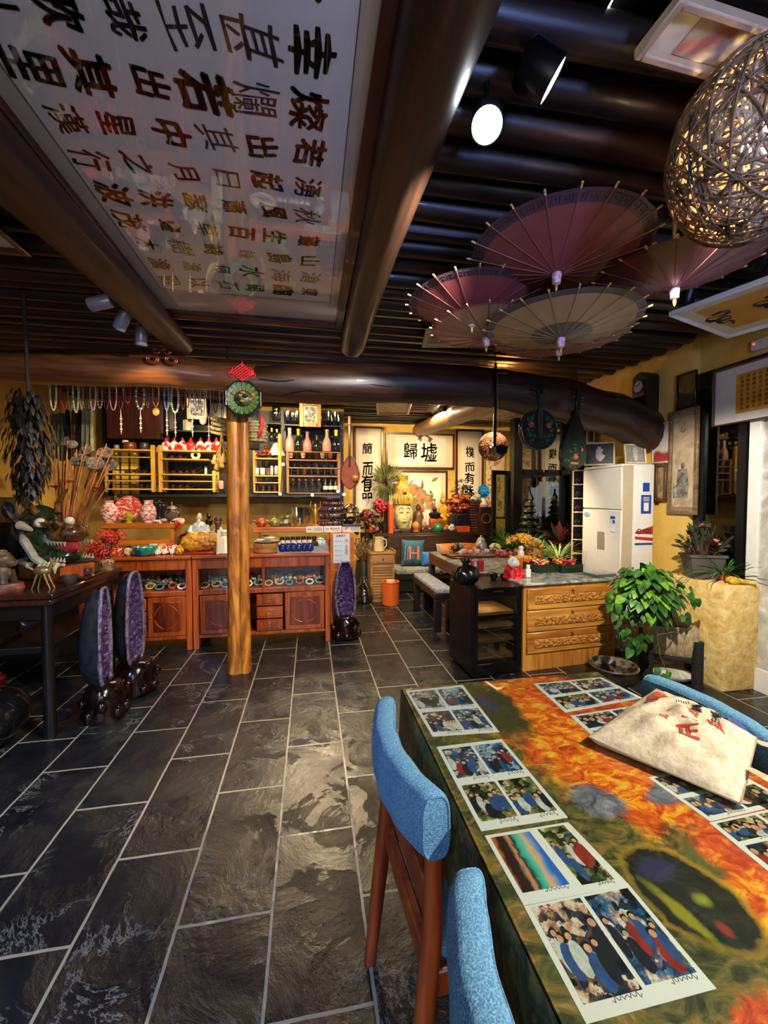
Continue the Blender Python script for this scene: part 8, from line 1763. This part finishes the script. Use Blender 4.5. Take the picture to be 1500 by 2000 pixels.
# things on the block
t = T('flower_trough', 'grey tapered pot with dried flowers and pine cones on the stone block', 'planter', (3.02, 2.70, .7655)); m = MB();
rg2 = lambda a2, b2: [(-a2, -b2), (a2, -b2), (a2, b2), (-a2, b2)]
vs = [(x, y, z) for (r_, z) in ((rg2(.085, .055), 0), (rg2(.12, .08), .165), (rg2(.13, .09), .17), (rg2(.13, .09), .19), (rg2(.11, .07), .19), (rg2(.10, .06), .13)) for x, y in r_]; m.add(vs, [(i * 4 + j, i * 4 + (j + 1) % 4, (i + 1) * 4 + (j + 1) % 4, (i + 1) * 4 + j) for i in range(5) for j in range(4)] + [(3, 2, 1, 0), (20, 21, 22, 23)]); m.xf(Matrix.Rotation(-.35, 4, 'Z')); m.build('pot', M('4f4c45', .6, 0, .15, 8), t); m = MB(); tw = MB(); cn = MB(); pk2 = MB()
for i in range(90): a_, e = rnd.uniform(0, 6.28), rnd.uniform(0, 1.1); d = V((math.sin(e) * math.cos(a_), math.sin(e) * math.sin(a_) * .7, math.cos(e))); q_ = V((0, 0, .15)) + d * rnd.uniform(.12, .25); tw.tube([(d.x * .06, d.y * .05, .14), q_], .002, 4); m.leaf(q_, d + V((0, 0, -.2)), V((d.x, d.y - .4, .5)), .06, .025)
def cone_(mm, c_, r_, ax_):
    for j in range(34): v = j / 34; a2 = j * 2.4; rr_ = r_ * math.sin(PI * (.12 + .85 * v)) ** .7; q_ = V((rr_ * .55 * math.cos(a2), rr_ * .55 * math.sin(a2), (v - .5) * r_ * 2.4)); mm.leaf(V(c_) + q_, (math.cos(a2), math.sin(a2), .5), (0, 0, 1), r_ * .6, r_ * .5)
    mm.build('pine_cone', M('2e1a10', .6, 0, .4), t, ang=3, fix=False)
o0 = V((3.02, 2.70, .7655))
for px, py, r_ in ((1334, 1062, .034), (1348, 1046, .034), (1336, 1080, .03)): q_ = A(px, py, 2.66) - o0; cone_(MB(), q_, r_, 0); tw.tube([(-.06, 0, .15), q_], .003, 4)
for i in range(9): cone_(MB(), (rnd.uniform(-.08, .1), rnd.uniform(-.06, .05), rnd.uniform(.22, .33)), .03, 0)
q_ = A(1374, 1027, 2.64) - o0; tw.tube([(0, 0, .15), q_], .003, 4)
for j in range(16): a2 = j * .8; pk2.leaf(q_, (math.cos(a2), math.sin(a2), .1 + .4 * (j % 2)), (0, 0, 1), .055, .022)
for (x, y, z) in ((.02, -.05, .30), (.06, -.03, .27)):
    for j in range(14): a2 = j * .9; pk2.leaf((x, y, z), (math.cos(a2), math.sin(a2) - .3, .2), (0, -1, .5), .05, .025)
m.build('dark_leaves', M('2a3420', .5, 0, .4), t, ang=3, fix=False); tw.build('twigs', M('4a3424', .7), t); pk2.build('pink_flowers', splat('faded_pink', [(.4, '8a3a2c'), (.6, 'd87a6a')], 12), t, ang=3, fix=False)
for k, (q0, q1, lb) in enumerate((((1418, 1133), (1445, 1152), 'yellow dried gourd on the stone block, upper of two'), ((1412, 1146), (1438, 1156), 'yellow dried gourd on the stone block, lower of two'))):
    a_ = Zp(q0[0], q0[1] + 8, .79); a_ = V((3.06 - .03 * k, 2.50 - .045 * k, .7655)); m = MB(); m.ball((0, 0, .026), (.045, .026, .026), 16, 10); m.tube([(.03, -.0, .026), (.07, -.012, .02), (.12, -.03, .012)], [.018, .013, .010], 10); one(m, 'dried_gourd', splat('gourd_yellow', [(.4, 'b8901c'), (.6, 'd8b83c')], 9, .5, 3, .5), lb, 'gourd', a_, -.25)
tuft('window_grass', V((3.165, 2.52, .7655)) if 0 else V((3.10, 2.60, .7655)), M('a8501c', .5, 0, .2), .045, .09, '3f7a3a', 60, .26, 'long green grass plant in an orange pot on the block by the window', W=.014, droop=.7)
# ================================================================== DINING TABLE IN THE FOREGROUND
ZD = .75
DX0, DX1, DY0, DY1 = .302, 1.045, -.25, 1.335
def painting_mat():
    m, n, l, b = base('painted_cloth')
    t = n.new('ShaderNodeTexCoord'); vec = t.outputs['Object']
    def mth(op, a, b2=None, c=None):
        k = n.new('ShaderNodeMath'); k.operation = op
        for i, x in enumerate((a, b2, c)):
            if x is None: continue
            if hasattr(x, 'is_linked') or hasattr(x, 'links'): l.new(x, k.inputs[i])
            else: k.inputs[i].default_value = x
        return k.outputs[0]
    nz = noise(n, l, vec, 11, 6, .68, .8).outputs[0]
    sp = n.new('ShaderNodeSeparateXYZ'); l.new(vec, sp.inputs[0])
    def ell(cx, cy, rx, ry, rot=0, wob=1.5, soft=.16):
        c, s = math.cos(rot), math.sin(rot)
        dx = mth('SUBTRACT', sp.outputs[0], cx); dy = mth('SUBTRACT', sp.outputs[1], cy)
        u = mth('MULTIPLY', mth('MULTIPLY_ADD', dx, c, mth('MULTIPLY', dy, s)), 1 / rx)
        v = mth('MULTIPLY', mth('MULTIPLY_ADD', dy, c, mth('MULTIPLY', dx, -s)), 1 / ry)
        d = mth('SQRT', mth('ADD', mth('MULTIPLY', u, u), mth('MULTIPLY', v, v)))
        d2 = mth('MULTIPLY_ADD', mth('SUBTRACT', nz, .5), wob, d)
        r = n.new('ShaderNodeMapRange'); r.inputs[1].default_value = 1 - soft; r.inputs[2].default_value = 1 + soft; r.inputs[3].default_value = 1; r.inputs[4].default_value = 0; l.new(d2, r.inputs[0]); return r.outputs[0]
    def mix(f, a, c):
        x = n.new('ShaderNodeMixRGB'); l.new(f, x.inputs[0]); l.new(a, x.inputs[1])
        if isinstance(c, str): x.inputs[2].default_value = lin(c)
        else: l.new(c, x.inputs[2])
        return x.outputs[0]
    stroke = noise(n, l, coords(n, l, (1, 1.5, 1)), 19, 8, .72, 1.1).outputs[0]
    dark = ramp(n, [(.32, '1a1e12'), (.44, '3a3c1e'), (.52, '5e5a2c'), (.6, '8a6228'), (.68, '8d8a5e'), (.76, 'a8521c')]); l.new(stroke, dark.inputs[0])
    fire = ramp(n, [(.26, '4a2c14'), (.36, '9a3412'), (.44, 'cc4c14'), (.52, 'e0741a'), (.58, 'eeaa24'), (.64, 'e0c040'), (.7, 'b86a20'), (.76, '6a4a2a')]); l.new(stroke, fire.inputs[0])
    red = ramp(n, [(.3, '5a200e'), (.46, 'b83a16'), (.56, 'd85a20'), (.64, 'e09a2c'), (.72, '7a5a30')]); l.new(stroke, red.inputs[0])
    grey = ramp(n, [(.35, '3c4044'), (.5, '6a6a78'), (.65, '9a94a0')]); l.new(stroke, grey.inputs[0])
    dark2 = ramp(n, [(.35, '0b0e0a'), (.5, '171b12'), (.62, '2a2c1c'), (.72, '4a4a2c')]); l.new(stroke, dark2.inputs[0])
    c = dark.outputs[0]
    c = mix(ell(.74, .98, .20, .36, .12), c, fire.outputs[0])
    c = mix(ell(.86, 1.18, .16, .15), c, red.outputs[0])
    c = mix(ell(.95, .45, .18, .34), c, red.outputs[0])
    c = mix(ell(.70, .80, .10, .14), c, fire.outputs[0])
    c = mix(ell(.56, 1.16, .07, .16), c, '3d3c1e')
    c = mix(ell(.545, 1.19, .016, .05, .3, .5), c, '3a3560')
    c = mix(ell(.78, .76, .07, .03, .3), c, grey.outputs[0])
    c = mix(ell(.71, .60, .045, .05), c, '5a5a2a')
    c = mix(ell(.79, .58, .10, .13), c, red.outputs[0])
    c = mix(ell(.70, .50, .05, .07), c, fire.outputs[0])
    c = mix(ell(.57, .37, .09, .05), c, red.outputs[0])
    c = mix(ell(.60, .76, .05, .05), c, grey.outputs[0])
    oc = Zp(1345, 1748, .75)
    c = mix(ell(oc.x + .003, oc.y, .078, .097, .3, .8, .1), c, 'b0881c')
    c = mix(ell(oc.x, oc.y, .072, .092, .3, .6, .06), c, dark2.outputs[0])
    c = mix(ell(oc.x - .035, oc.y - .03, .010, .06, .25, 2.2, .35), c, '8a841c')
    c = mix(ell(oc.x - .015, oc.y + .05, .032, .02, .2, 2.0, .3), c, '2f2c4c')
    c = mix(ell(oc.x + .015, oc.y - .01, .014, .012, .2, 2.0, .35), c, '8a8a2a')
    c = mix(ell(oc.x + .005, oc.y - .055, .008, .012, .2, 1.8, .35), c, '8e2a14')
    l.new(c, b.inputs['Base Color']); b.inputs['Roughness'].default_value = .5
    bump(n, l, b, stroke, .25, .004)
    return m
t = T('dining_table', 'long wooden dining table in the foreground under the painted cloth', 'table', ((DX0 + DX1) / 2, (DY0 + DY1) / 2, 0)); hx, hy = (DX1 - DX0) / 2 - .012, (DY1 - DY0) / 2 - .012
MB().box(-hx, -hy, ZD - .045, hx, hy, ZD - .008, .004).build('table_top', wood('3a1a0c', '6a3418', 1, 6, .4, 8), t)
for sx in (-1, 1):
    for sy in (-1, 1): MB().box(sx * hx - sx * .02, sy * hy - sy * .02, 0, sx * (hx - .09), sy * (hy - .09), ZD - .045, .006).build('leg', wood('3a1a0c', '6a3418', 2, 6, .4, 8), t)
m = MB(); N = 40
m.box(DX0, DY0, ZD - .006, DX1, DY1, ZD, .0)
def drop(u, v, side):
    dz = .17
    if side == 'l': return V((DX0 - .004 - .010 * v - .006 * v * math.sin(u * 31), DY0 + (DY1 - DY0) * u, ZD - dz * v))
    if side == 'r': return V((DX1 + .004 + .010 * v, DY0 + (DY1 - DY0) * u, ZD - dz * v))
    return V((DX0 + (DX1 - DX0) * u, DY1 + .004 + .012 * v + .005 * v * math.sin(u * 22), ZD - dz * v))
for s_ in 'lrf': m.grid(lambda u, v: drop(u, v, s_), 30, 5)
one(m, 'tablecloth', painting_mat(), 'tablecloth printed with a fiery abstract oil painting on the foreground table', 'tablecloth', ang=.8, fix=False)
one(MB().box(DX0 + .004, DY0, ZD + .0014, DX1 - .004, DY1 - .004, ZD + .0054), 'glass_sheet', glass('F6FAF8', .022, .02), 'clear glass sheet lying over the photo prints on the foreground table', 'glass')
# ---- photo sheets
white_p = M('d6d5d2', .5, 0, .02)
palettes = [[(.32, '10141a'), (.45, '24405e'), (.53, '3a6a94'), (.58, 'b58a6c'), (.64, 'd8d4cc'), (.7, '4a5a34')], [(.32, '14140f'), (.44, '2c3a24'), (.52, '5a6a38'), (.58, '8a6a4a'), (.64, 'd0c08a'), (.7, '243a5a')], [(.3, '0f1216'), (.45, '20304a'), (.53, '6a4a34'), (.59, 'c09a7c'), (.66, 'd8cfc0'), (.72, '8a2a24')], [(.34, '162234'), (.46, '2c5a8a'), (.54, '7aa0c0'), (.6, 'c8b49c'), (.68, '2a2c20')]]
def print_mat(i, p_):
    m, n, l, b = base('print_photo_%d' % i); v = coords(n, l, rand=20); vo = n.new('ShaderNodeTexVoronoi'); vo.inputs['Scale'].default_value = 80; vo.inputs['Randomness'].default_value = 1
    nz = noise(n, l, v, 20, 8, .7, 0); k = n.new('ShaderNodeVectorMath'); k.operation = 'MULTIPLY_ADD'; k.inputs[1].default_value = (.03,) * 3; l.new(nz.outputs[1], k.inputs[0]); l.new(v, k.inputs[2]); l.new(k.outputs[0], vo.inputs['Vector'])
    s = n.new('ShaderNodeSeparateColor'); l.new(vo.outputs['Color'], s.inputs[0]); a = n.new('ShaderNodeMath'); a.operation = 'MULTIPLY_ADD'; a.inputs[1].default_value = .30; l.new(s.outputs[0], a.inputs[0])
    a2 = n.new('ShaderNodeMath'); a2.operation = 'MULTIPLY_ADD'; a2.inputs[1].default_value = .95; a2.inputs[2].default_value = -.13; l.new(nz.outputs[0], a2.inputs[0]); l.new(a2.outputs[0], a.inputs[2])
    r = ramp(n, p_); l.new(a.outputs[0], r.inputs[0]); l.new(r.outputs[0], b.inputs['Base Color']); b.inputs['Roughness'].default_value = .35; return m
pics = [print_mat(i, p_) for i, p_ in enumerate(palettes)]
def beach():
    m, n, l, b = base('print_beach'); v = coords(n, l, kind='Generated'); sp = n.new('ShaderNodeSeparateXYZ'); l.new(v, sp.inputs[0]); nz = noise(n, l, v, 4, 3, .5, 1)
    a = n.new('ShaderNodeMath'); a.operation = 'MULTIPLY_ADD'; a.inputs[1].default_value = .22; l.new(nz.outputs[0], a.inputs[0]); l.new(sp.outputs[0], a.inputs[2])
    r = ramp(n, [(.1, 'c86a1c'), (.22, '2a1c1c'), (.38, '30211e'), (.46, 'c08a6a'), (.52, '1c1a1e'), (.6, '3aa08c'), (.72, '6ab4a8'), (.8, 'e0a060'), (.92, '5a8ac8'), (1, '2c62b4')]); l.new(a.outputs[0], r.inputs[0]); l.new(r.outputs[0], b.inputs['Base Color']); b.inputs['Roughness'].default_value = .35; return m
beach_m = beach()
def q3(x, y): return Zp(700 + x * .53333, 1300 + y * .53333, ZD + .001)
def quad(name, mt, parent, pts, z0, z1):
    m = MB(); m.prism([(p.x - parent.location.x, p.y - parent.location.y) for p in pts], z0, z1); return m.build(name, mt, parent, smooth=False)
fig_m = [M(c_, .4, 0, .3, 60) for c_ in ('c09070', '17120f', '2c4a7c', 'b8b8b4', '1a1e28', '8a2a24')]
def sheet(label, corners, photos, caps=True):
    P = [q3(*c) for c in corners]; c0 = sum(P, V((0, 0, 0))) / 4; t = T('photo_print_sheet', label, 'photo prints', V((c0.x, c0.y, ZD + .0003)), 0, 'photo sheets under the glass')
    quad('white_paper', white_p, t, P, 0, .0003)
    def uv(u, v): return P[0].lerp(P[1], u).lerp(P[3].lerp(P[2], u), v)
    for (u0, v0, u1, v1, k) in photos:
        quad('photo', beach_m if k == 'b' else pics[k], t, [uv(u0, v0), uv(u1, v0), uv(u1, v1), uv(u0, v1)], .0003, .0006)
        if k != 'b':
            m = MB(); nf = rnd.choice((5, 6, 7))
            for j in range(nf):
                cu, cv = (j + .5) / nf + rnd.uniform(-.06, .06), rnd.choice((.34, .52)) + rnd.uniform(-.05, .05); bw_ = rnd.uniform(.11, .15); hr = bw_ * (uv(u1, v0) - uv(u0, v0)).length / (uv(u0, v1) - uv(u0, v0)).length
                def dot(x, y, rx, ry, mi, z):
                    m.mat(mi); m.add([((q_ := uv(u0 + (u1 - u0) * min(.99, max(.01, x + rx * math.cos(2 * PI * i / 12))), v0 + (v1 - v0) * min(.99, max(.01, y + ry * math.sin(2 * PI * i / 12))))).x - t.location.x, q_.y - t.location.y, z) for i in range(12)], [tuple(range(12))])
                dot(cu, cv + hr * .5 + .2, bw_, .2, rnd.choice((2, 2, 3, 4, 4, 5)), .00065 + .00002 * j); dot(cu, cv - hr * .12, bw_ * .6, hr * .66, 1, .0008); dot(cu, cv + hr * .1, bw_ * .46, hr * .5, 0, .00085)
            m.build('figures', fig_m, t, smooth=False, fix=False)
        m = MB(); pts = []
        for j in range(16):
            q_ = uv(u0 + (u1 - u0) * (.45 + .033 * j), v1 + .025 + .012 * math.sin(j * 2.3) * (1 + (j % 3))); pts.append((q_.x - t.location.x, q_.y - t.location.y, .0005))
        m.tube(pts, .0005, 4); m.build('handwriting', M('2a2c34', .6, 0, 0), t)
    return t
g4 = lambda a, b, c, d: [(.05, .05, .48, .45, a), (.52, .05, .95, .45, b), (.05, .54, .48, .92, c), (.52, .54, .95, .92, d)]
sheet('sheet of four small photos at the far left corner of the painted table', [(172, 92), (382, 70), (517, 243), (272, 260)], g4(0, 3, 2, 0))
sheet('second sheet of four photos from the far end, along the left table edge', [(286, 297), (525, 268), (768, 556), (450, 606)], g4(0, 3, 1, 1))
sheet('sheet with a bright beach photo and a night photo, along the left table edge', [(462, 622), (768, 572), (992, 802), (606, 878)], [(.05, .05, .50, .86, 'b'), (.60, .04, .92, .90, 1)])
sheet('nearest sheet with two large group photos, along the left table edge', [(606, 880), (992, 802), (1312, 1182), (835, 1312)], [(.05, .03, .50, .88, 2), (.54, .03, .96, .86, 0)])
sheet('sheet of four photos at the far right of the table beside the tote bag', [(640, 66), (890, 42), (1040, 118), (758, 172)], g4(3, 2, 1, 3))
sheet('photo sheet half hidden under the far edge of the tote bag', [(775, 183), (1050, 140), (1230, 240), (905, 300)], g4(0, 0, 3, 2))
sheet('photo sheet under the near side of the tote bag', [(1060, 408), (1330, 360), (1590, 500), (1288, 570)], g4(1, 2, 0, 1))
sheet('photo sheet at the right edge of the photo, nearest the tote bag strap', [(1284, 574), (1600, 505), (1900, 660), (1500, 752)], g4(1, 1, 2, 0))
# ---- tote bag
canv = splat('canvas', [(.35, 'b8a88c'), (.6, 'd0c4ac')], 60, .5, 3, .9, bp=.25)
C00, C10, C11, C01 = Zp(1150, 1440, .775), Zp(1283, 1346, .80), Zp(1478, 1441, .80), Zp(1446, 1570, .765)
def surf(u, v, up=0):
    p = C00.lerp(C10, u).lerp(C01.lerp(C11, u), v); e = max(0, 16 * u * (1 - u) * v * (1 - v)) ** .55
    z = .055 * e + .0045 * e * math.sin(17 * u + 9 * v) + .004 * e * math.sin(25 * v - 11 * u + 2) + .0035 * e * math.sin(40 * u * v + 3)
    # dog-eared neck between the far corners
    return p + V((0, 0, z + up))
t0 = surf(.5, .5); t = T('tote_bag', 'cream canvas tote bag with red and black print lying on the painted table', 'bag', V((t0.x, t0.y, ZD + .006))); o0 = t.location
m = MB(); nn = 40; m.grid(lambda u, v: surf(u, v) - o0, nn, nn)
def under(u, v):
    p = C00.lerp(C10, u).lerp(C01.lerp(C11, u), v); c_ = (C00 + C10 + C01 + C11) / 4; k = 1 - .10 * (1 - 0); q_ = c_ + (p - c_) * .90; return V((q_.x, q_.y, ZD + .0065 + 0.0)) - o0
m.grid(under, nn, nn)
def rimp(k):
    k = k % 4; i = int(k); f = k - i; return [(f, 0), (1, f), (1 - f, 1), (0, 1 - f)][i]
def gus(u, v): a_, b_ = rimp(u * 4); return (surf(a_, b_) - o0).lerp(under(a_, b_), v) + V((0, 0, 0))
m.grid(gus, 4 * nn, 6); m.build('bag', canv, t, ang=1.2)
sm = MB(); sm.tube([surf(*rimp(k / 40), .0) - o0 for k in range(160)], .0022, 5, True); sm.build('seam', M('9a8a6c', .8), t)
def ontop(m, ch, u0, v0, su, sv, rot, bold=.02):
    vs, fs = glyph(ch, bold); c, s_ = math.cos(rot), math.sin(rot)
    m.add([surf(u0 + su * (v.x * c - v.y * s_), v0 + sv * (v.x * s_ + v.y * c), .0016) - o0 for v in vs], fs)
rp = M('b4402c', .8, 0, .15); bp_ = M('24211f', .8, 0, 0)
m = MB()
for ch, u, v, s_ in (('正', .36, .60, .17), ('一', .50, .57, .12), ('品', .63, .55, .11), ('店', .62, .74, .13), ('己', .40, .40, .08), ('、', .54, .38, .08)): ontop(m, ch, u, v, s_ * .9, s_, 1.2, .03)
m.build('red_print', rp, t, smooth=False, fix=False); m = MB()
for ch, u, v, s_ in (('書', .72, .55, .11), ('畫', .80, .53, .10), ('雅', .73, .72, .11), ('集', .81, .70, .10)): ontop(m, ch, u, v, s_ * .9, s_, 1.2, .02)
for k in range(6): ontop(m, '丨', .70 + .03 * k, .38 + .01 * k, .05, .05, 1.0)
m.build('black_print', bp_, t, smooth=False, fix=False)
m = MB()
for k in range(10):
    a_ = k * .63; u, v = .72 + .075 * math.cos(a_), .185 + .045 * math.sin(a_)
    m.add([surf(u + .05 * math.cos(q_), v + .045 * math.sin(q_), .0016) - o0 for q_ in [2 * PI * j / 10 for j in range(10)]], [tuple(range(10))])
for k in range(6): u, v = .60 + .03 * (k % 3), .17 + .04 * (k // 3); m.add([surf(u + .04 * math.cos(q_), v + .045 * math.sin(q_), .0018) - o0 for q_ in [2 * PI * j / 10 for j in range(10)]], [tuple(range(10))])
m.build('red_flower_print', splat('flower_print', [(.4, 'b03c2a'), (.6, 'c86a54')], 50, 1, 3, .8), t, smooth=False, fix=False)
def strap(P, w_, th):
    m = MB(); P = [V(p) for p in P]; out = []
    k = len(P)
    for i, p in enumerate(P):
        d = (P[min(i + 1, k - 1)] - P[max(i - 1, 0)]).normalized(); x = d.cross(V((0, 0, 1)));  x = x.normalized() if x.length > 1e-3 else V((1, 0, 0)); n_ = x.cross(d).normalized(); out += [p + x * w_ / 2, p + n_ * th, p - x * w_ / 2, p - n_ * th]
    m.add(out, [(i * 4 + j, i * 4 + (j + 1) % 4, (i + 1) * 4 + (j + 1) % 4, (i + 1) * 4 + j) for i in range(k - 1) for j in range(4)] + [(3, 2, 1, 0), tuple(range((k - 1) * 4, k * 4))]); return m
a_ = Zp(1462, 1500, .782); b_ = Zp(1500, 1520, .80); c_ = Zp(1580, 1560, .79); d_ = Zp(1560, 1480, .80); e_ = Zp(1490, 1452, .795); f_ = Zp(1474, 1450, .795)
pts = [a_, b_, c_, d_, e_, f_]; sm_ = []
for i in range(len(pts) - 1):
    for k in range(6):
        u = k / 6; p0, p1, p2, p3 = pts[max(i - 1, 0)], pts[i], pts[i + 1], pts[min(i + 2, len(pts) - 1)]
        sm_.append(.5 * ((2 * p1) + (p2 - p0) * u + (2 * p0 - 5 * p1 + 4 * p2 - p3) * u * u + (3 * p1 - p0 - 3 * p2 + p3) * u ** 3) - o0)
strap(sm_, .026, .003).build('handle', canv, t, ang=1.2)
# ---- blue glossy pouch behind the bag
p = Zp(1515, 1500, ZD + .012); t = T('blue_pouch', 'glossy dark blue pouch on the table edge behind the tote bag handle', 'bag', V((1.03, .86, ZD + .0062)), .5)
m = MB(); m.ball((0, 0, .03), (.12, .06, .03), 24, 14); m.build('body', M('0c2a78', .12, 0, .1), t); m = MB(); m.tube([(-.115, -.01, .035), (0, -.062, .036), (.115, -.01, .035)], .004, 6); m.build('piping', M('16409a', .15), t)
# ---- chairs
denim = splat('blue_denim', [(.38, '4478a0'), (.52, '6098c0'), (.66, '8ab8d4')], 330, .2, 3, .85, bp=.35, sc=(1, 1, 1))
cw_ = wood('6a2008', 'b4521a', 2, 6, .35, 9, .2, .25)
def chair(label, x, y, rz):
    t = T('dining_chair', label, 'chair', (x, y, 0), rz, 'blue padded chairs around the painted table')
    W_ = .21; zt_, zb3 = .80, .66
    def bow(s): return -.045 * (1 - (s / W_) ** 2)
    def rail(u, v):
        s = -W_ + 2 * W_ * u; a2 = 2 * PI * v; e = 1; cx, cz = math.cos(a2), math.sin(a2); k = 3.2
        rx = .033 * math.copysign(abs(cx) ** (2 / k), cx); rz_ = (zt_ - zb3) / 2 * math.copysign(abs(cz) ** (2 / k), cz); end = min(1, (min(u, 1 - u) / .02) ** .5) if min(u, 1 - u) < .02 else 1
        return V((bow(s) + rx * (.86 + .14 * end) + .0015 * math.sin(60 * s), s, (zt_ + zb3) / 2 + rz_ * (.93 + .07 * end)))
    m = MB(); m.grid(rail, 36, 28); m.add([rail(0, j / 28) for j in range(28)], [tuple(range(28))]); m.add([rail(1, j / 28) for j in range(28)], [tuple(range(28))]); m.build('backrest', denim, t, ang=1.0)
    m = MB()
    for v in (.12, .62): m.tube([rail(k / 30, v) for k in range(31)], .0022, 5)
    for u in (.0, 1): m.tube([rail(u, j / 28) for j in range(28)], .0026, 5, True)
    m.build('piping', denim, t)
    for sy in (-1, 1):
        m = MB(); m.tube([(-.055, sy * .195, 0), (-.02, sy * .195, .30), (.0, sy * .193, .50), (.004, sy * .19, .68)], [.018, .023, .022, .02], 10); m.build('leg', cw_, t); m = MB(); m.tube([(.42, sy * .195, 0), (.41, sy * .195, .40)], [.017, .022], 10); m.build('leg', cw_, t)
        MB().box(-.01, sy * .195 - .012, .36, .41, sy * .195 + .012, .42, .005).build('side_rail', cw_, t)
    MB().box(-.012, -.185, .36, .014, .185, .42, .004).build('cross_rail', cw_, t); MB().box(.395, -.185, .36, .42, .185, .42, .004).build('cross_rail', cw_, t); m = MB(); m.box(-.012, -.185, .50, .008, .185, .58, .004); m.build('back_slat', cw_, t)
    MB().box(.012, -.20, .421, .435, .20, .475, .022).build('seat', denim, t)
    return t
chair('blue padded wooden chair on the left of the painted table, further one', .235, .985, .06)
chair('blue padded chair nearest the camera on the left of the painted table', .245, .40, -.02)
chair('blue padded chair on the right side of the painted table, behind the tote bag', 1.125, .98, PI - .04)
